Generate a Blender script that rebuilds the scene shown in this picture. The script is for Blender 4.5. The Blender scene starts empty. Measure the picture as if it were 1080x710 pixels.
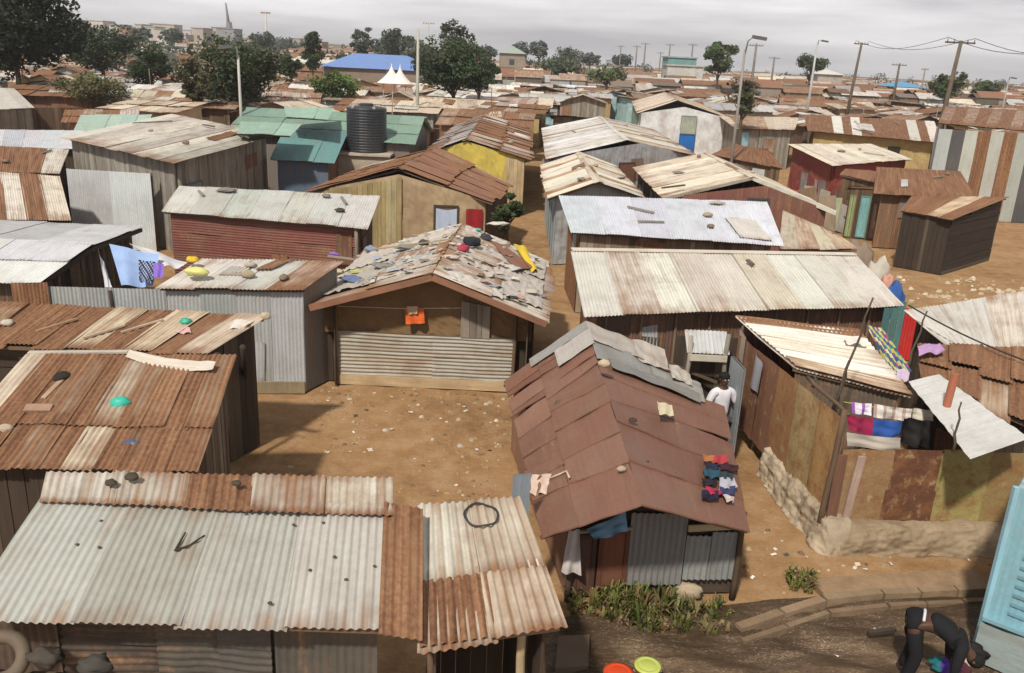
import bpy, math, random
from mathutils import Vector as V, noise as NZ
from math import pi, sin, cos, radians as rad
rnd = random.Random(11)
S = bpy.context.scene
COL = S.collection
# ------------------------------------------------------------------ camera
F, TH, RO, H = 900.0, rad(18.1), rad(2.7), 7.0
fw = V((0, cos(TH), -sin(TH))); up0 = V((0, sin(TH), cos(TH))); rt0 = V((1, 0, 0))
RT = rt0*cos(RO) + up0*sin(RO); UP = up0*cos(RO) - rt0*sin(RO)
cam = bpy.data.cameras.new('camera'); cam_o = bpy.data.objects.new('camera', cam); COL.objects.link(cam_o)
from mathutils import Matrix
m = Matrix((RT, UP, -fw)).transposed().to_4x4(); m.translation = V((0, 0, H)); cam_o.matrix_world = m
cam.sensor_width = 36; cam.lens = 36*F/1080; cam.clip_end = 6000; cam.clip_start = .1
S.camera = cam_o
# ------------------------------------------------------------------ sky, sun, exposure
SUN = V((-0.25, -0.60, 0.76)).normalized()
el = math.asin(SUN.z); az = math.atan2(SUN.x, SUN.y)
W = bpy.data.worlds.new('World'); S.world = W; W.use_nodes = True
nt = W.node_tree; N = nt.nodes; L = nt.links
bg = N['Background']
sky = N.new('ShaderNodeTexSky'); sky.sky_type = 'NISHITA'; sky.sun_disc = False
sky.sun_elevation = el; sky.sun_rotation = az; sky.dust_density = 4; sky.air_density = 1.2
hs = N.new('ShaderNodeHueSaturation'); hs.inputs['Saturation'].default_value = .3
L.new(sky.outputs[0], hs.inputs['Color'])
tc = N.new('ShaderNodeTexCoord'); mp = N.new('ShaderNodeMapping'); mp.inputs['Scale'].default_value = (1.0, 1.0, 9.0)
nz = N.new('ShaderNodeTexNoise'); nz.inputs['Scale'].default_value = 2.1; nz.inputs['Detail'].default_value = 7; nz.inputs['Roughness'].default_value = .55
L.new(tc.outputs['Generated'], mp.inputs['Vector']); L.new(mp.outputs[0], nz.inputs['Vector'])
cr = N.new('ShaderNodeValToRGB')
cr.color_ramp.elements[0].position = .36; cr.color_ramp.elements[0].color = (4.5, 4.45, 4.65, 1)
cr.color_ramp.elements[1].position = .66; cr.color_ramp.elements[1].color = (9.4, 9.3, 9.2, 1)
L.new(nz.outputs['Fac'], cr.inputs['Fac'])
mx = N.new('ShaderNodeMixRGB'); mx.inputs['Fac'].default_value = .86
sx_ = N.new('ShaderNodeSeparateXYZ'); L.new(tc.outputs['Generated'], sx_.inputs[0])
er = N.new('ShaderNodeValToRGB'); er.color_ramp.elements[0].position = .1; er.color_ramp.elements[0].color = (1.22, 1.21, 1.22, 1); er.color_ramp.elements[1].position = .42; er.color_ramp.elements[1].color = (.55, .55, .57, 1); L.new(sx_.outputs['Z'], er.inputs['Fac'])
mu = N.new('ShaderNodeMixRGB'); mu.blend_type = 'MULTIPLY'; mu.inputs['Fac'].default_value = 1; L.new(cr.outputs[0], mu.inputs[1]); L.new(er.outputs[0], mu.inputs[2])
L.new(hs.outputs[0], mx.inputs[1]); L.new(mu.outputs[0], mx.inputs[2]); L.new(mx.outputs[0], bg.inputs['Color'])
bg.inputs['Strength'].default_value = .1
sl = bpy.data.lights.new('sun', 'SUN'); sl.energy = 3.45; sl.angle = rad(3); sl.color = (1, .93, .82)
so = bpy.data.objects.new('sun', sl); COL.objects.link(so); so.rotation_euler = SUN.to_track_quat('Z', 'Y').to_euler()
S.view_settings.view_transform = 'Standard'; S.view_settings.look = 'None'; S.view_settings.exposure = 0.26; S.view_settings.gamma = 1
S.view_settings.use_curve_mapping = False

# ------------------------------------------------------------------ pixel helpers (photo coordinates 1080x710)
def ray(px, py): return fw*F + RT*(px-540) - UP*(py-355)
def P(px, py, z):
    d = ray(px, py); t = (z-H)/d.z; return V((d.x*t, d.y*t, z))
def PY(px, py, Y):
    d = ray(px, py); t = Y/d.y; return V((d.x*t, Y, H+d.z*t))
def PX(px, py, X):
    d = ray(px, py); t = X/d.x; return V((X, d.y*t, H+d.z*t))
def proj(p):
    q = V(p)-V((0, 0, H)); w = q.dot(fw)
    return (540+F*q.dot(RT)/w, 355-F*q.dot(UP)/w, w)
# ------------------------------------------------------------------ mesh builder
class MB:
    def __init__(s): s.v = []; s.f = []; s.uv = []; s.t = []
    def add(s, p, t): s.v.append(tuple(p)); s.t.append(t); return len(s.v)-1
    def face(s, ids, uvs): s.f.append(ids); s.uv.append(uvs)
    def grid(s, fn, nu, nv, uvf, t):
        ids = [[s.add(fn(i/nu, j/nv), t) for i in range(nu+1)] for j in range(nv+1)]
        for j in range(nv):
            for i in range(nu):
                q = [(i, j), (i, j+1), (i+1, j+1), (i+1, j)]
                s.face([ids[b][a] for a, b in q], [uvf(a/nu, b/nv) for a, b in q])
    def box(s, c, ax, ay, az, t, uvo=None):      # centre, three half-axis vectors
        c = V(c); ax = V(ax); ay = V(ay); az = V(az)
        o = uvo or (rnd.uniform(0, 50), rnd.uniform(0, 50))
        for (a, b, n) in ((ax, az, ay), (ax, az, -ay), (ay, az, ax), (ay, az, -ax), (ax, ay, az), (ax, ay, -az)):
            if a.length < b.length and n is not az and n is not -az: pass
            la, lb = a.length, b.length
            ids = [s.add(c+n+a*i+b*j, t) for i, j in ((-1, -1), (1, -1), (1, 1), (-1, 1))]
            s.face(ids, [(o[0]+la*(i+1), o[1]+lb*(j+1)) for i, j in ((-1, -1), (1, -1), (1, 1), (-1, 1))])
    def bar(s, p, q, w, h, t, upv=(0, 0, 1)):    # rectangular bar from p to q
        p = V(p); q = V(q); d = q-p; z = V(upv)
        x = d.cross(z)
        if x.length < 1e-4: x = V((1, 0, 0))
        x.normalize(); y = d.normalized().cross(x)
        s.box((p+q)/2, x*w/2, y*h/2, d/2, t)
    def tube(s, pts, rs, t, n=7, cap=True):
        rings = []; o = (rnd.uniform(0, 50), rnd.uniform(0, 50)); acc = 0
        for k, p in enumerate(pts):
            p = V(p); a = V(pts[max(k-1, 0)]); b = V(pts[min(k+1, len(pts)-1)]); d = (b-a).normalized()
            x = d.cross(V((.13, .31, .94)));
            if x.length < .05: x = d.cross(V((1, 0, 0)))
            x.normalize(); y = d.cross(x); r = rs[k] if isinstance(rs, (list, tuple)) else rs
            if k: acc += (p-V(pts[k-1])).length
            rings.append(([s.add(p+x*r*cos(2*pi*i/n)+y*r*sin(2*pi*i/n), t) for i in range(n)], acc, r))
        for k in range(len(rings)-1):
            (A, va, ra), (B, vb, rb) = rings[k], rings[k+1]
            for i in range(n):
                j = (i+1) % n
                s.face([A[i], A[j], B[j], B[i]], [(o[0]+i*.1, o[1]+va), (o[0]+(i+1)*.1, o[1]+va), (o[0]+(i+1)*.1, o[1]+vb), (o[0]+i*.1, o[1]+vb)])
        if cap:
            s.face(rings[0][0][::-1], [(0, 0)]*n); s.face(rings[-1][0], [(0, 0)]*n)
    def lathe(s, prof, c, t, n=20, axis=None):
        c = V(c); rings = []
        for r, z in prof: rings.append([s.add(c+V((r*cos(2*pi*i/n), r*sin(2*pi*i/n), z)), t) for i in range(n)])
        for k in range(len(rings)-1):
            for i in range(n):
                j = (i+1) % n
                s.face([rings[k][i], rings[k][j], rings[k+1][j], rings[k+1][i]],
                       [(i*.1, prof[k][1]), (i*.1+.1, prof[k][1]), (i*.1+.1, prof[k+1][1]), (i*.1, prof[k+1][1])])
    def build(s, name, mat, parent=None, smooth=False, loc=None):
        me = bpy.data.meshes.new(name); me.from_pydata(s.v, [], s.f)
        uvl = me.uv_layers.new(name='UVMap'); flat = []
        for q in s.uv:
            for a in q: flat += [a[0], a[1]]
        uvl.data.foreach_set('uv', flat)
        ca = me.color_attributes.new('tint', 'FLOAT_COLOR', 'POINT'); fl = []
        for t in s.t: fl += [t[0], t[1], t[2], t[3] if len(t) > 3 else 0.0]
        ca.data.foreach_set('color', fl)
        if smooth: me.polygons.foreach_set('use_smooth', [True]*len(me.polygons))
        me.materials.append(mat); me.update()
        o = bpy.data.objects.new(name, me); COL.objects.link(o)
        if parent is not None:
            o.parent = parent; me.transform(Matrix.Translation(-V(parent.location)))
        return o
def tag(o, label=None, cat=None, group=None, kind=None):
    if label: o['label'] = label
    if cat: o['category'] = cat
    if group: o['group'] = group
    if kind: o['kind'] = kind
    return o
def thing(name, label, cat, loc, group=None):
    o = bpy.data.objects.new(name, None); COL.objects.link(o); o.location = loc; o.empty_display_size = .3
    return tag(o, label, cat, group)
def recenter(o):       # put the origin of a single-mesh thing at its base
    vs = [v.co for v in o.data.vertices]
    c = V(((min(v.x for v in vs)+max(v.x for v in vs))/2, (min(v.y for v in vs)+max(v.y for v in vs))/2, min(v.z for v in vs)))
    o.data.transform(Matrix.Translation(-c)); o.location = c; return o
def single(mb, name, mat, label, cat, group=None, smooth=False):
    return tag(recenter(mb.build(name, mat, None, smooth)), label, cat, group)

# ------------------------------------------------------------------ materials
def new_mat(name):
    M = bpy.data.materials.new(name); M.use_nodes = True
    n = M.node_tree.nodes; return M, n, M.node_tree.links, n['Principled BSDF']
def nnoise(n, l, vec, scale, detail=4, rough=.6, mapping=None):
    if mapping:
        mp = n.new('ShaderNodeMapping'); mp.inputs['Scale'].default_value = mapping; l.new(vec, mp.inputs['Vector']); vec = mp.outputs[0]
    t = n.new('ShaderNodeTexNoise'); t.inputs['Scale'].default_value = scale; t.inputs['Detail'].default_value = detail; t.inputs['Roughness'].default_value = rough
    l.new(vec, t.inputs['Vector']); return t.outputs['Fac']
def nmath(n, l, op, a, b=None, clamp=False):
    t = n.new('ShaderNodeMath'); t.operation = op; t.use_clamp = clamp
    for i, x in enumerate((a, b)):
        if x is None: continue
        if isinstance(x, (int, float)): t.inputs[i].default_value = x
        else: l.new(x, t.inputs[i])
    return t.outputs[0]
def nramp(n, l, fac, stops):
    r = n.new('ShaderNodeValToRGB'); e = r.color_ramp.elements
    while len(e) < len(stops): e.new(.5)
    for i, (p, c) in enumerate(stops):
        e[i].position = p; e[i].color = c if len(c) == 4 else (*c, 1)
    l.new(fac, r.inputs['Fac']); return r.outputs['Color']
def nmix(n, l, fac, a, b, mode='MIX'):
    t = n.new('ShaderNodeMixRGB'); t.blend_type = mode
    for i, x in ((0, fac), (1, a), (2, b)):
        if isinstance(x, (int, float)): t.inputs[i].default_value = x
        elif isinstance(x, tuple): t.inputs[i].default_value = (*x, 1) if len(x) == 3 else x
        else: l.new(x, t.inputs[i])
    return t.outputs[0]
def bump(n, l, b, h, strength, dist):
    t = n.new('ShaderNodeBump'); t.inputs['Strength'].default_value = strength; t.inputs['Distance'].default_value = dist
    l.new(h, t.inputs['Height']); l.new(t.outputs[0], b.inputs['Normal'])
def attr(n):
    a = n.new('ShaderNodeAttribute'); a.attribute_name = 'tint'; return a
def tint_mat(name, rough=.8, var=.35, scale=(3, 3, 3), spec=.3, dirt=.3, bmp=.3, uvmap=True, dirtcol=(.16, .11, .07), bscale=30, metallic=0):
    M, n, l, b = new_mat(name); a = attr(n); tcn = n.new('ShaderNodeTexCoord'); vec = tcn.outputs['UV' if uvmap else 'Object']
    f = nnoise(n, l, vec, 1.0, 6, .65, scale)
    k = nmath(n, l, 'MULTIPLY_ADD', f, var*2); n[-1].inputs[2].default_value = 1-var
    hsv = n.new('ShaderNodeVectorMath'); hsv.operation = 'SCALE'; l.new(a.outputs['Color'], hsv.inputs[0]); l.new(k, hsv.inputs['Scale'])
    g = nnoise(n, l, vec, .9, 5, .7)
    dm = nmath(n, l, 'MULTIPLY', nramp(n, l, g, [(.42, (0, 0, 0)), (.72, (1, 1, 1))]), dirt)
    c = nmix(n, l, dm, hsv.outputs[0], dirtcol)
    l.new(c, b.inputs['Base Color']); b.inputs['Roughness'].default_value = rough; b.inputs['Specular IOR Level'].default_value = spec; b.inputs['Metallic'].default_value = metallic
    h = nnoise(n, l, vec, bscale, 4, .6, scale); bump(n, l, b, h, bmp, .01)
    return M
def metal_mat():
    M, n, l, b = new_mat('weathered_sheet_metal'); a = attr(n); vec = n.new('ShaderNodeTexCoord').outputs['UV']
    streak = nnoise(n, l, vec, 1.0, 5, .65, (7, .55, 1)); blotch = nnoise(n, l, vec, 1.1, 6, .7); fine = nnoise(n, l, vec, 14, 5, .7); stk2 = nnoise(n, l, vec, 1, 3, .6, (19, .9, 1))
    base = n.new('ShaderNodeVectorMath'); base.operation = 'SCALE'; l.new(a.outputs['Color'], base.inputs[0])
    k = nmath(n, l, 'ADD', nmath(n, l, 'MULTIPLY', stk2, .45), nmath(n, l, 'MULTIPLY', fine, .4)); k = nmath(n, l, 'ADD', k, .57); l.new(k, base.inputs['Scale'])
    # grime
    gm = nmath(n, l, 'MULTIPLY', nramp(n, l, blotch, [(.45, (0, 0, 0)), (.75, (1, 1, 1))]), .38)
    c = nmix(n, l, gm, base.outputs[0], (.2, .165, .12))
    # rust
    rib = nnoise(n, l, vec, 1, 2, .5, (13, .25, 1))
    s = nmath(n, l, 'ADD', nmath(n, l, 'MULTIPLY', streak, .5), nmath(n, l, 'MULTIPLY', blotch, .3)); s = nmath(n, l, 'ADD', s, nmath(n, l, 'MULTIPLY', fine, .18)); s = nmath(n, l, 'ADD', s, nmath(n, l, 'MULTIPLY', rib, .2))
    s = nmath(n, l, 'ADD', s, nmath(n, l, 'MULTIPLY', a.outputs['Alpha'], .55)); rm = nramp(n, l, nmath(n, l, 'SUBTRACT', s, .2), [(.45, (0, 0, 0)), (.66, (1, 1, 1))])
    rk_ = nmath(n, l, 'ADD', nmath(n, l, 'MULTIPLY', fine, .35), nmath(n, l, 'MULTIPLY', streak, .4)); rk_ = nmath(n, l, 'ADD', rk_, nmath(n, l, 'MULTIPLY', rib, .25))
    rcol = nramp(n, l, rk_, [(.33, (.06, .03, .018)), (.46, (.168, .083, .045)), (.57, (.27, .146, .08)), (.7, (.41, .28, .17))])
    c = nmix(n, l, rm, c, rcol)
    l.new(c, b.inputs['Base Color'])
    ro = nmath(n, l, 'MULTIPLY_ADD', rm, .3); n[-1].inputs[2].default_value = .52
    l.new(ro, b.inputs['Roughness']); b.inputs['Specular IOR Level'].default_value = .2
    bump(n, l, b, fine, .25, .006)
    return M
METAL = metal_mat()
WOOD = tint_mat('weathered_wood', .85, .45, (14, 1.2, 1), .2, .45, .5, True, (.07, .05, .035), 4)
MUD = tint_mat('mud_plaster', .9, .3, (2.5, 2.5, 2.5), .2, .55, .6, True, (.2, .13, .075), 9)
STONE = tint_mat('rough_stone', .9, .45, (5, 5, 5), .2, .7, .9, False, (.15, .1, .055), 5)
CLOTH = tint_mat('cloth', .9, .22, (6, 6, 6), .1, .12, .25, True, (.2, .17, .14), 6)
PLASTIC = tint_mat('plastic', .45, .1, (5, 5, 5), .4, .12, .1, False, (.2, .16, .12), 6)
PAINT = tint_mat('painted_metal', .5, .22, (4, 1.3, 1), .4, .3, .25, True, (.16, .12, .09), 10)
RUBBER = tint_mat('rubber', .7, .3, (8, 8, 8), .3, .25, .3, False, (.15, .12, .09), 6)
def stain_mat():
    M, n, l, b = new_mat('stained_sheet'); a = attr(n); vec = n.new('ShaderNodeTexCoord').outputs['UV']
    f1 = nnoise(n, l, vec, 2.2, 7, .7, (1.6, 1, 1)); f2 = nnoise(n, l, vec, 5, 6, .7, (1.5, .6, 1)); f3 = nnoise(n, l, vec, 18, 5, .7)
    k = nmath(n, l, 'MULTIPLY_ADD', f3, .9); n[-1].inputs[2].default_value = .55
    sc = n.new('ShaderNodeVectorMath'); sc.operation = 'SCALE'; l.new(a.outputs['Color'], sc.inputs[0]); l.new(k, sc.inputs['Scale'])
    c = nmix(n, l, nramp(n, l, f1, [(.46, (0, 0, 0)), (.62, (.75, .75, .75))]), sc.outputs[0], (.24, .105, .045))
    c = nmix(n, l, nramp(n, l, f2, [(.54, (0, 0, 0)), (.66, (.6, .6, .6))]), c, (.38, .25, .12)); c = nmix(n, l, nramp(n, l, nmath(n, l, 'MULTIPLY', f1, f2), [(.33, (0, 0, 0)), (.4, (.5, .5, .5))]), c, (.44, .4, .28))
    l.new(c, b.inputs['Base Color']); b.inputs['Roughness'].default_value = .75; b.inputs['Specular IOR Level'].default_value = .25; bump(n, l, b, f2, .6, .02); return M
STAIN = stain_mat()
SKIN = tint_mat('skin', .55, .1, (10, 10, 10), .35, 0, .1, False)
BARK = tint_mat('bark', .95, .4, (4, 4, 1), .1, .3, .6, False, (.06, .045, .03), 6)
def leaf_mat():
    M, n, l, b = new_mat('foliage'); a = attr(n); tr = n.new('ShaderNodeBsdfTranslucent'); mixs = n.new('ShaderNodeMixShader')
    gi = n.new('ShaderNodeNewGeometry'); f = nnoise(n, l, n.new('ShaderNodeTexCoord').outputs['Object'], .7, 3)
    k = nmath(n, l, 'MULTIPLY_ADD', f, 1.0); n[-1].inputs[2].default_value = .5
    c = n.new('ShaderNodeVectorMath'); c.operation = 'SCALE'; l.new(a.outputs['Color'], c.inputs[0]); l.new(k, c.inputs['Scale'])
    l.new(c.outputs[0], b.inputs['Base Color']); l.new(c.outputs[0], tr.inputs['Color']); b.inputs['Roughness'].default_value = .6; b.inputs['Specular IOR Level'].default_value = .25
    mixs.inputs[0].default_value = .25; l.new(b.outputs[0], mixs.inputs[1]); l.new(tr.outputs[0], mixs.inputs[2]); l.new(mixs.outputs[0], n['Material Output'].inputs['Surface'])
    return M
LEAF = leaf_mat()
def ground_mat(name, c1, c2, c3, wet=0.0, sc=1.0):
    M, n, l, b = new_mat(name); vec = n.new('ShaderNodeTexCoord').outputs['Object']
    if wet:
        mp_ = n.new('ShaderNodeMapping'); mp_.inputs['Rotation'].default_value = (0, 0, .62); mp_.inputs['Scale'].default_value = (.45, 1.5, 1); l.new(vec, mp_.inputs['Vector']); vec = mp_.outputs[0]
    big = nnoise(n, l, vec, .35*sc, 6, .6); mid = nnoise(n, l, vec, 2.2*sc, 6, .7); fine = nnoise(n, l, vec, 22*sc, 5, .75); spk = nnoise(n, l, vec, 60*sc, 2, .5)
    f = nmath(n, l, 'ADD', nmath(n, l, 'MULTIPLY', big, .45), nmath(n, l, 'MULTIPLY', mid, .4)); f = nmath(n, l, 'ADD', f, nmath(n, l, 'MULTIPLY', fine, .2))
    c = nramp(n, l, f, [(.36, c1), (.52, c2), (.68, c3)])
    pale = nramp(n, l, nmath(n, l, 'MULTIPLY', spk, nmath(n, l, 'ADD', mid, .55)), [(.66, (0, 0, 0)), (.72, (1, 1, 1))])
    c = nmix(n, l, nmath(n, l, 'MULTIPLY', pale, .6), c, (.42, .34, .25))
    l.new(c, b.inputs['Base Color'])
    if wet:
        r = nramp(n, l, mid, [(.42, (.16,)*3), (.58, (.8,)*3)]); l.new(r, b.inputs['Roughness'])
    else: b.inputs['Roughness'].default_value = .95
    b.inputs['Specular IOR Level'].default_value = .25
    h = nmath(n, l, 'ADD', nmath(n, l, 'MULTIPLY', mid, 1.2), nmath(n, l, 'MULTIPLY', fine, .5)); bump(n, l, b, h, .55, .06)
    return M
GROUND = ground_mat('packed_dirt', (.15, .082, .04), (.26, .15, .073), (.34, .215, .12))
STREETM = ground_mat('muddy_street', (.028, .019, .012), (.085, .055, .033), (.24, .16, .095), wet=1, sc=1.0)

# palettes: (weight, tint, rust)
GALV = (.40, .41, .41); PALE = (.57, .55, .505); WHITE = (.67, .655, .62); TAN = (.55, .47, .37); DULL = (.34, .33, .31); BLUEW = (.58, .61, .66); BROWN = (.17, .085, .06)
PAL = {
 'white': [(5, PALE, .05), (3, WHITE, .0), (1, TAN, .25)],
 'bluewhite': [(1, BLUEW, -.1)],
 'galv': [(4, GALV, .05), (2, DULL, .1), (2, (.48, .48, .47), 0)],
 'greyroof': [(1, (.46, .455, .43), -.05), (1, (.5, .49, .46), 0)],
 'tan': [(4, TAN, .12), (3, (.62, .54, .43), .1), (1, (.5, .38, .28), .4)],
 'rust': [(4, (.4, .33, .26), .65), (3, (.48, .42, .34), .42), (2, (.3, .2, .14), .85), (2, PALE, .2)],
 'rusty2': [(4, (.5, .46, .4), .45), (3, (.42, .3, .2), .8), (2, PALE, .2)],
 'redrust': [(3, (.24, .12, .085), .35), (2, (.32, .19, .13), .45), (2, (.42, .34, .27), .45), (1, (.5, .44, .37), .3)],
 'brown': [(3, BROWN, .25), (2, (.21, .12, .085), .3), (1, (.13, .07, .05), .2)],
 'maroon': [(1, (.17, .062, .052), .1), (1, (.19, .075, .06), .2)],
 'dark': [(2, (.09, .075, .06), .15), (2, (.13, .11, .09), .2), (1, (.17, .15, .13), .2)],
 'mix': [(3, (.5, .46, .41), .3), (3, (.36, .26, .19), .7), (2, PALE, .1), (1, (.3, .3, .3), .2), (1, (.25, .13, .09), .5)],
 'green': [(1, (.2, .31, .25), -.15), (1, (.24, .35, .285), -.15)],
 'teal': [(1, (.12, .33, .33), -.15)],
 'blue': [(1, (.11, .2, .42), -.2)],
 'yellow': [(1, (.55, .43, .1), -.1)],
 'gwood': [(3, (.25, .22, .18), 0), (2, (.32, .29, .25), 0), (1, (.18, .15, .12), 0)],
 'bwood': [(3, (.13, .085, .055), 0), (2, (.18, .12, .075), 0), (1, (.09, .06, .04), 0)],
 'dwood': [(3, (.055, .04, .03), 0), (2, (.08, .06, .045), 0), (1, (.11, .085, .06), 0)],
 'ywood': [(3, (.36, .28, .14), 0), (2, (.27, .2, .1), 0), (1, (.42, .35, .2), 0)],
 'mudw': [(1, (.3, .2, .12), 0)], 'plaster': [(1, (.5, .4, .28), 0)], 'greyplaster': [(1, (.34, .36, .37), 0)], 'whitewall': [(1, (.62, .62, .64), -.2)],
 'ochre': [(1, (.4, .3, .14), 0)], 'redwall': [(1, (.3, .07, .06), -.1)], 'bluewall': [(1, (.3, .46, .5), -.1)],
}
def jit(c, a=.07):
    k = 1+rnd.uniform(-a, a)*1.3; return tuple(max(0.004, x*k*(1+rnd.uniform(-a, a)*.35)) for x in c)
def pick(p):
    if isinstance(p, tuple) and len(p) == 2 and isinstance(p[0], tuple): return (*jit(p[0]), p[1]+rnd.uniform(-.08, .08))
    L_ = PAL[p] if isinstance(p, str) else p
    x = rnd.uniform(0, sum(w for w, _, _ in L_))
    for w, t, r in L_:
        x -= w
        if x <= 0: break
    return (*jit(t), r+rnd.uniform(-.1, .1))
# ------------------------------------------------------------------ sheets
def bil(A, B, C, D, u, v): return (A*(1-u)+B*u)*(1-v)+(D*(1-u)+C*u)*v
def corr(mb, A, B, C, D, t, pitch=.076, amp=.011, k=4, rows=4, warp=.012):
    A, B, C, D = map(V, (A, B, C, D)); W_ = ((B-A).length+(C-D).length)/2; Ln = (D-A).length
    nrm = (B-A).cross(D-A).normalized(); nu = max(2, int(W_/pitch*k)); o = (rnd.uniform(0, 90), rnd.uniform(0, 90)); sd = rnd.uniform(0, 99); ph = rnd.uniform(0, 6)
    i0 = len(mb.t); rows = max(rows, 5)
    fn = lambda u, v: bil(A, B, C, D, u, v)+nrm*(amp*sin(2*pi*u*W_/pitch+ph)+warp*NZ.noise(V((u*W_*1.6+sd, v*Ln*1.3, sd))))
    mb.grid(fn, nu, rows, lambda u, v: (o[0]+u*W_, o[1]+v*Ln), t)
    if len(t) > 3:      # laps and cut ends rust first
        for i in range(nu+1):
            mb.t[i0+i] = (*t[:3], t[3]+.1); q = i0+rows*(nu+1)+i; mb.t[q] = (*t[:3], t[3]+.22)
def roof(mb, A, B, C, D, pal, sw=.75, rows=1, pitch=.076, amp=.011, k=4, jig=.04, lift=.012, seq=None, warp=.022, split=None):
    A, B, C, D = map(V, (A, B, C, D)); W_ = ((B-A).length+(C-D).length)/2; Ln = ((D-A).length+(C-B).length)/2
    n = max(1, round(W_/sw)); nrm = (D-A).cross(B-A).normalized()
    if nrm.z < 0: nrm = -nrm
    main = pick(pal) if isinstance(pal, str) else None
    cuts = [0, *split, 1] if split else [i/rows for i in range(rows+1)]
    for r in range(len(cuts)-1):
        p_ = pal[r] if isinstance(pal, list) and isinstance(pal[0], str) else pal
        for i in range(n):
            t = pick(seq[(i+r*7) % len(seq)]) if seq else pick(p_)
            if main and not seq and rnd.random() < .66: t = (*jit(main[:3], .1), main[3]+rnd.uniform(-.12, .12))
            u0 = i/n-(.03/W_); u1 = (i+1)/n+(.03/W_); v0 = cuts[r]-(.0 if r == 0 else .06/Ln); v1 = cuts[r+1]+(.05+rnd.uniform(-jig, jig))/Ln
            off = nrm*(lift*(i % 2)+rnd.uniform(0, .008)+lift*2*(len(cuts)-2-r)); tl = nrm*rnd.uniform(-1, 1)*lift
            q = [bil(A, B, C, D, u, v) for u, v in ((u0, v0), (u1, v0), (u1, v1), (u0, v1))]
            corr(mb, q[0]+off, q[1]+off, q[2]+off+tl, q[3]+off+tl*.4, t, pitch, amp, k, 4, warp)
def lerp_top(tops, u):
    for (a, za), (b, zb) in zip(tops, tops[1:]):
        if u <= b+1e-6: return za+(zb-za)*((u-a)/(b-a) if b > a else 0)
    return tops[-1][1]
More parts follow.
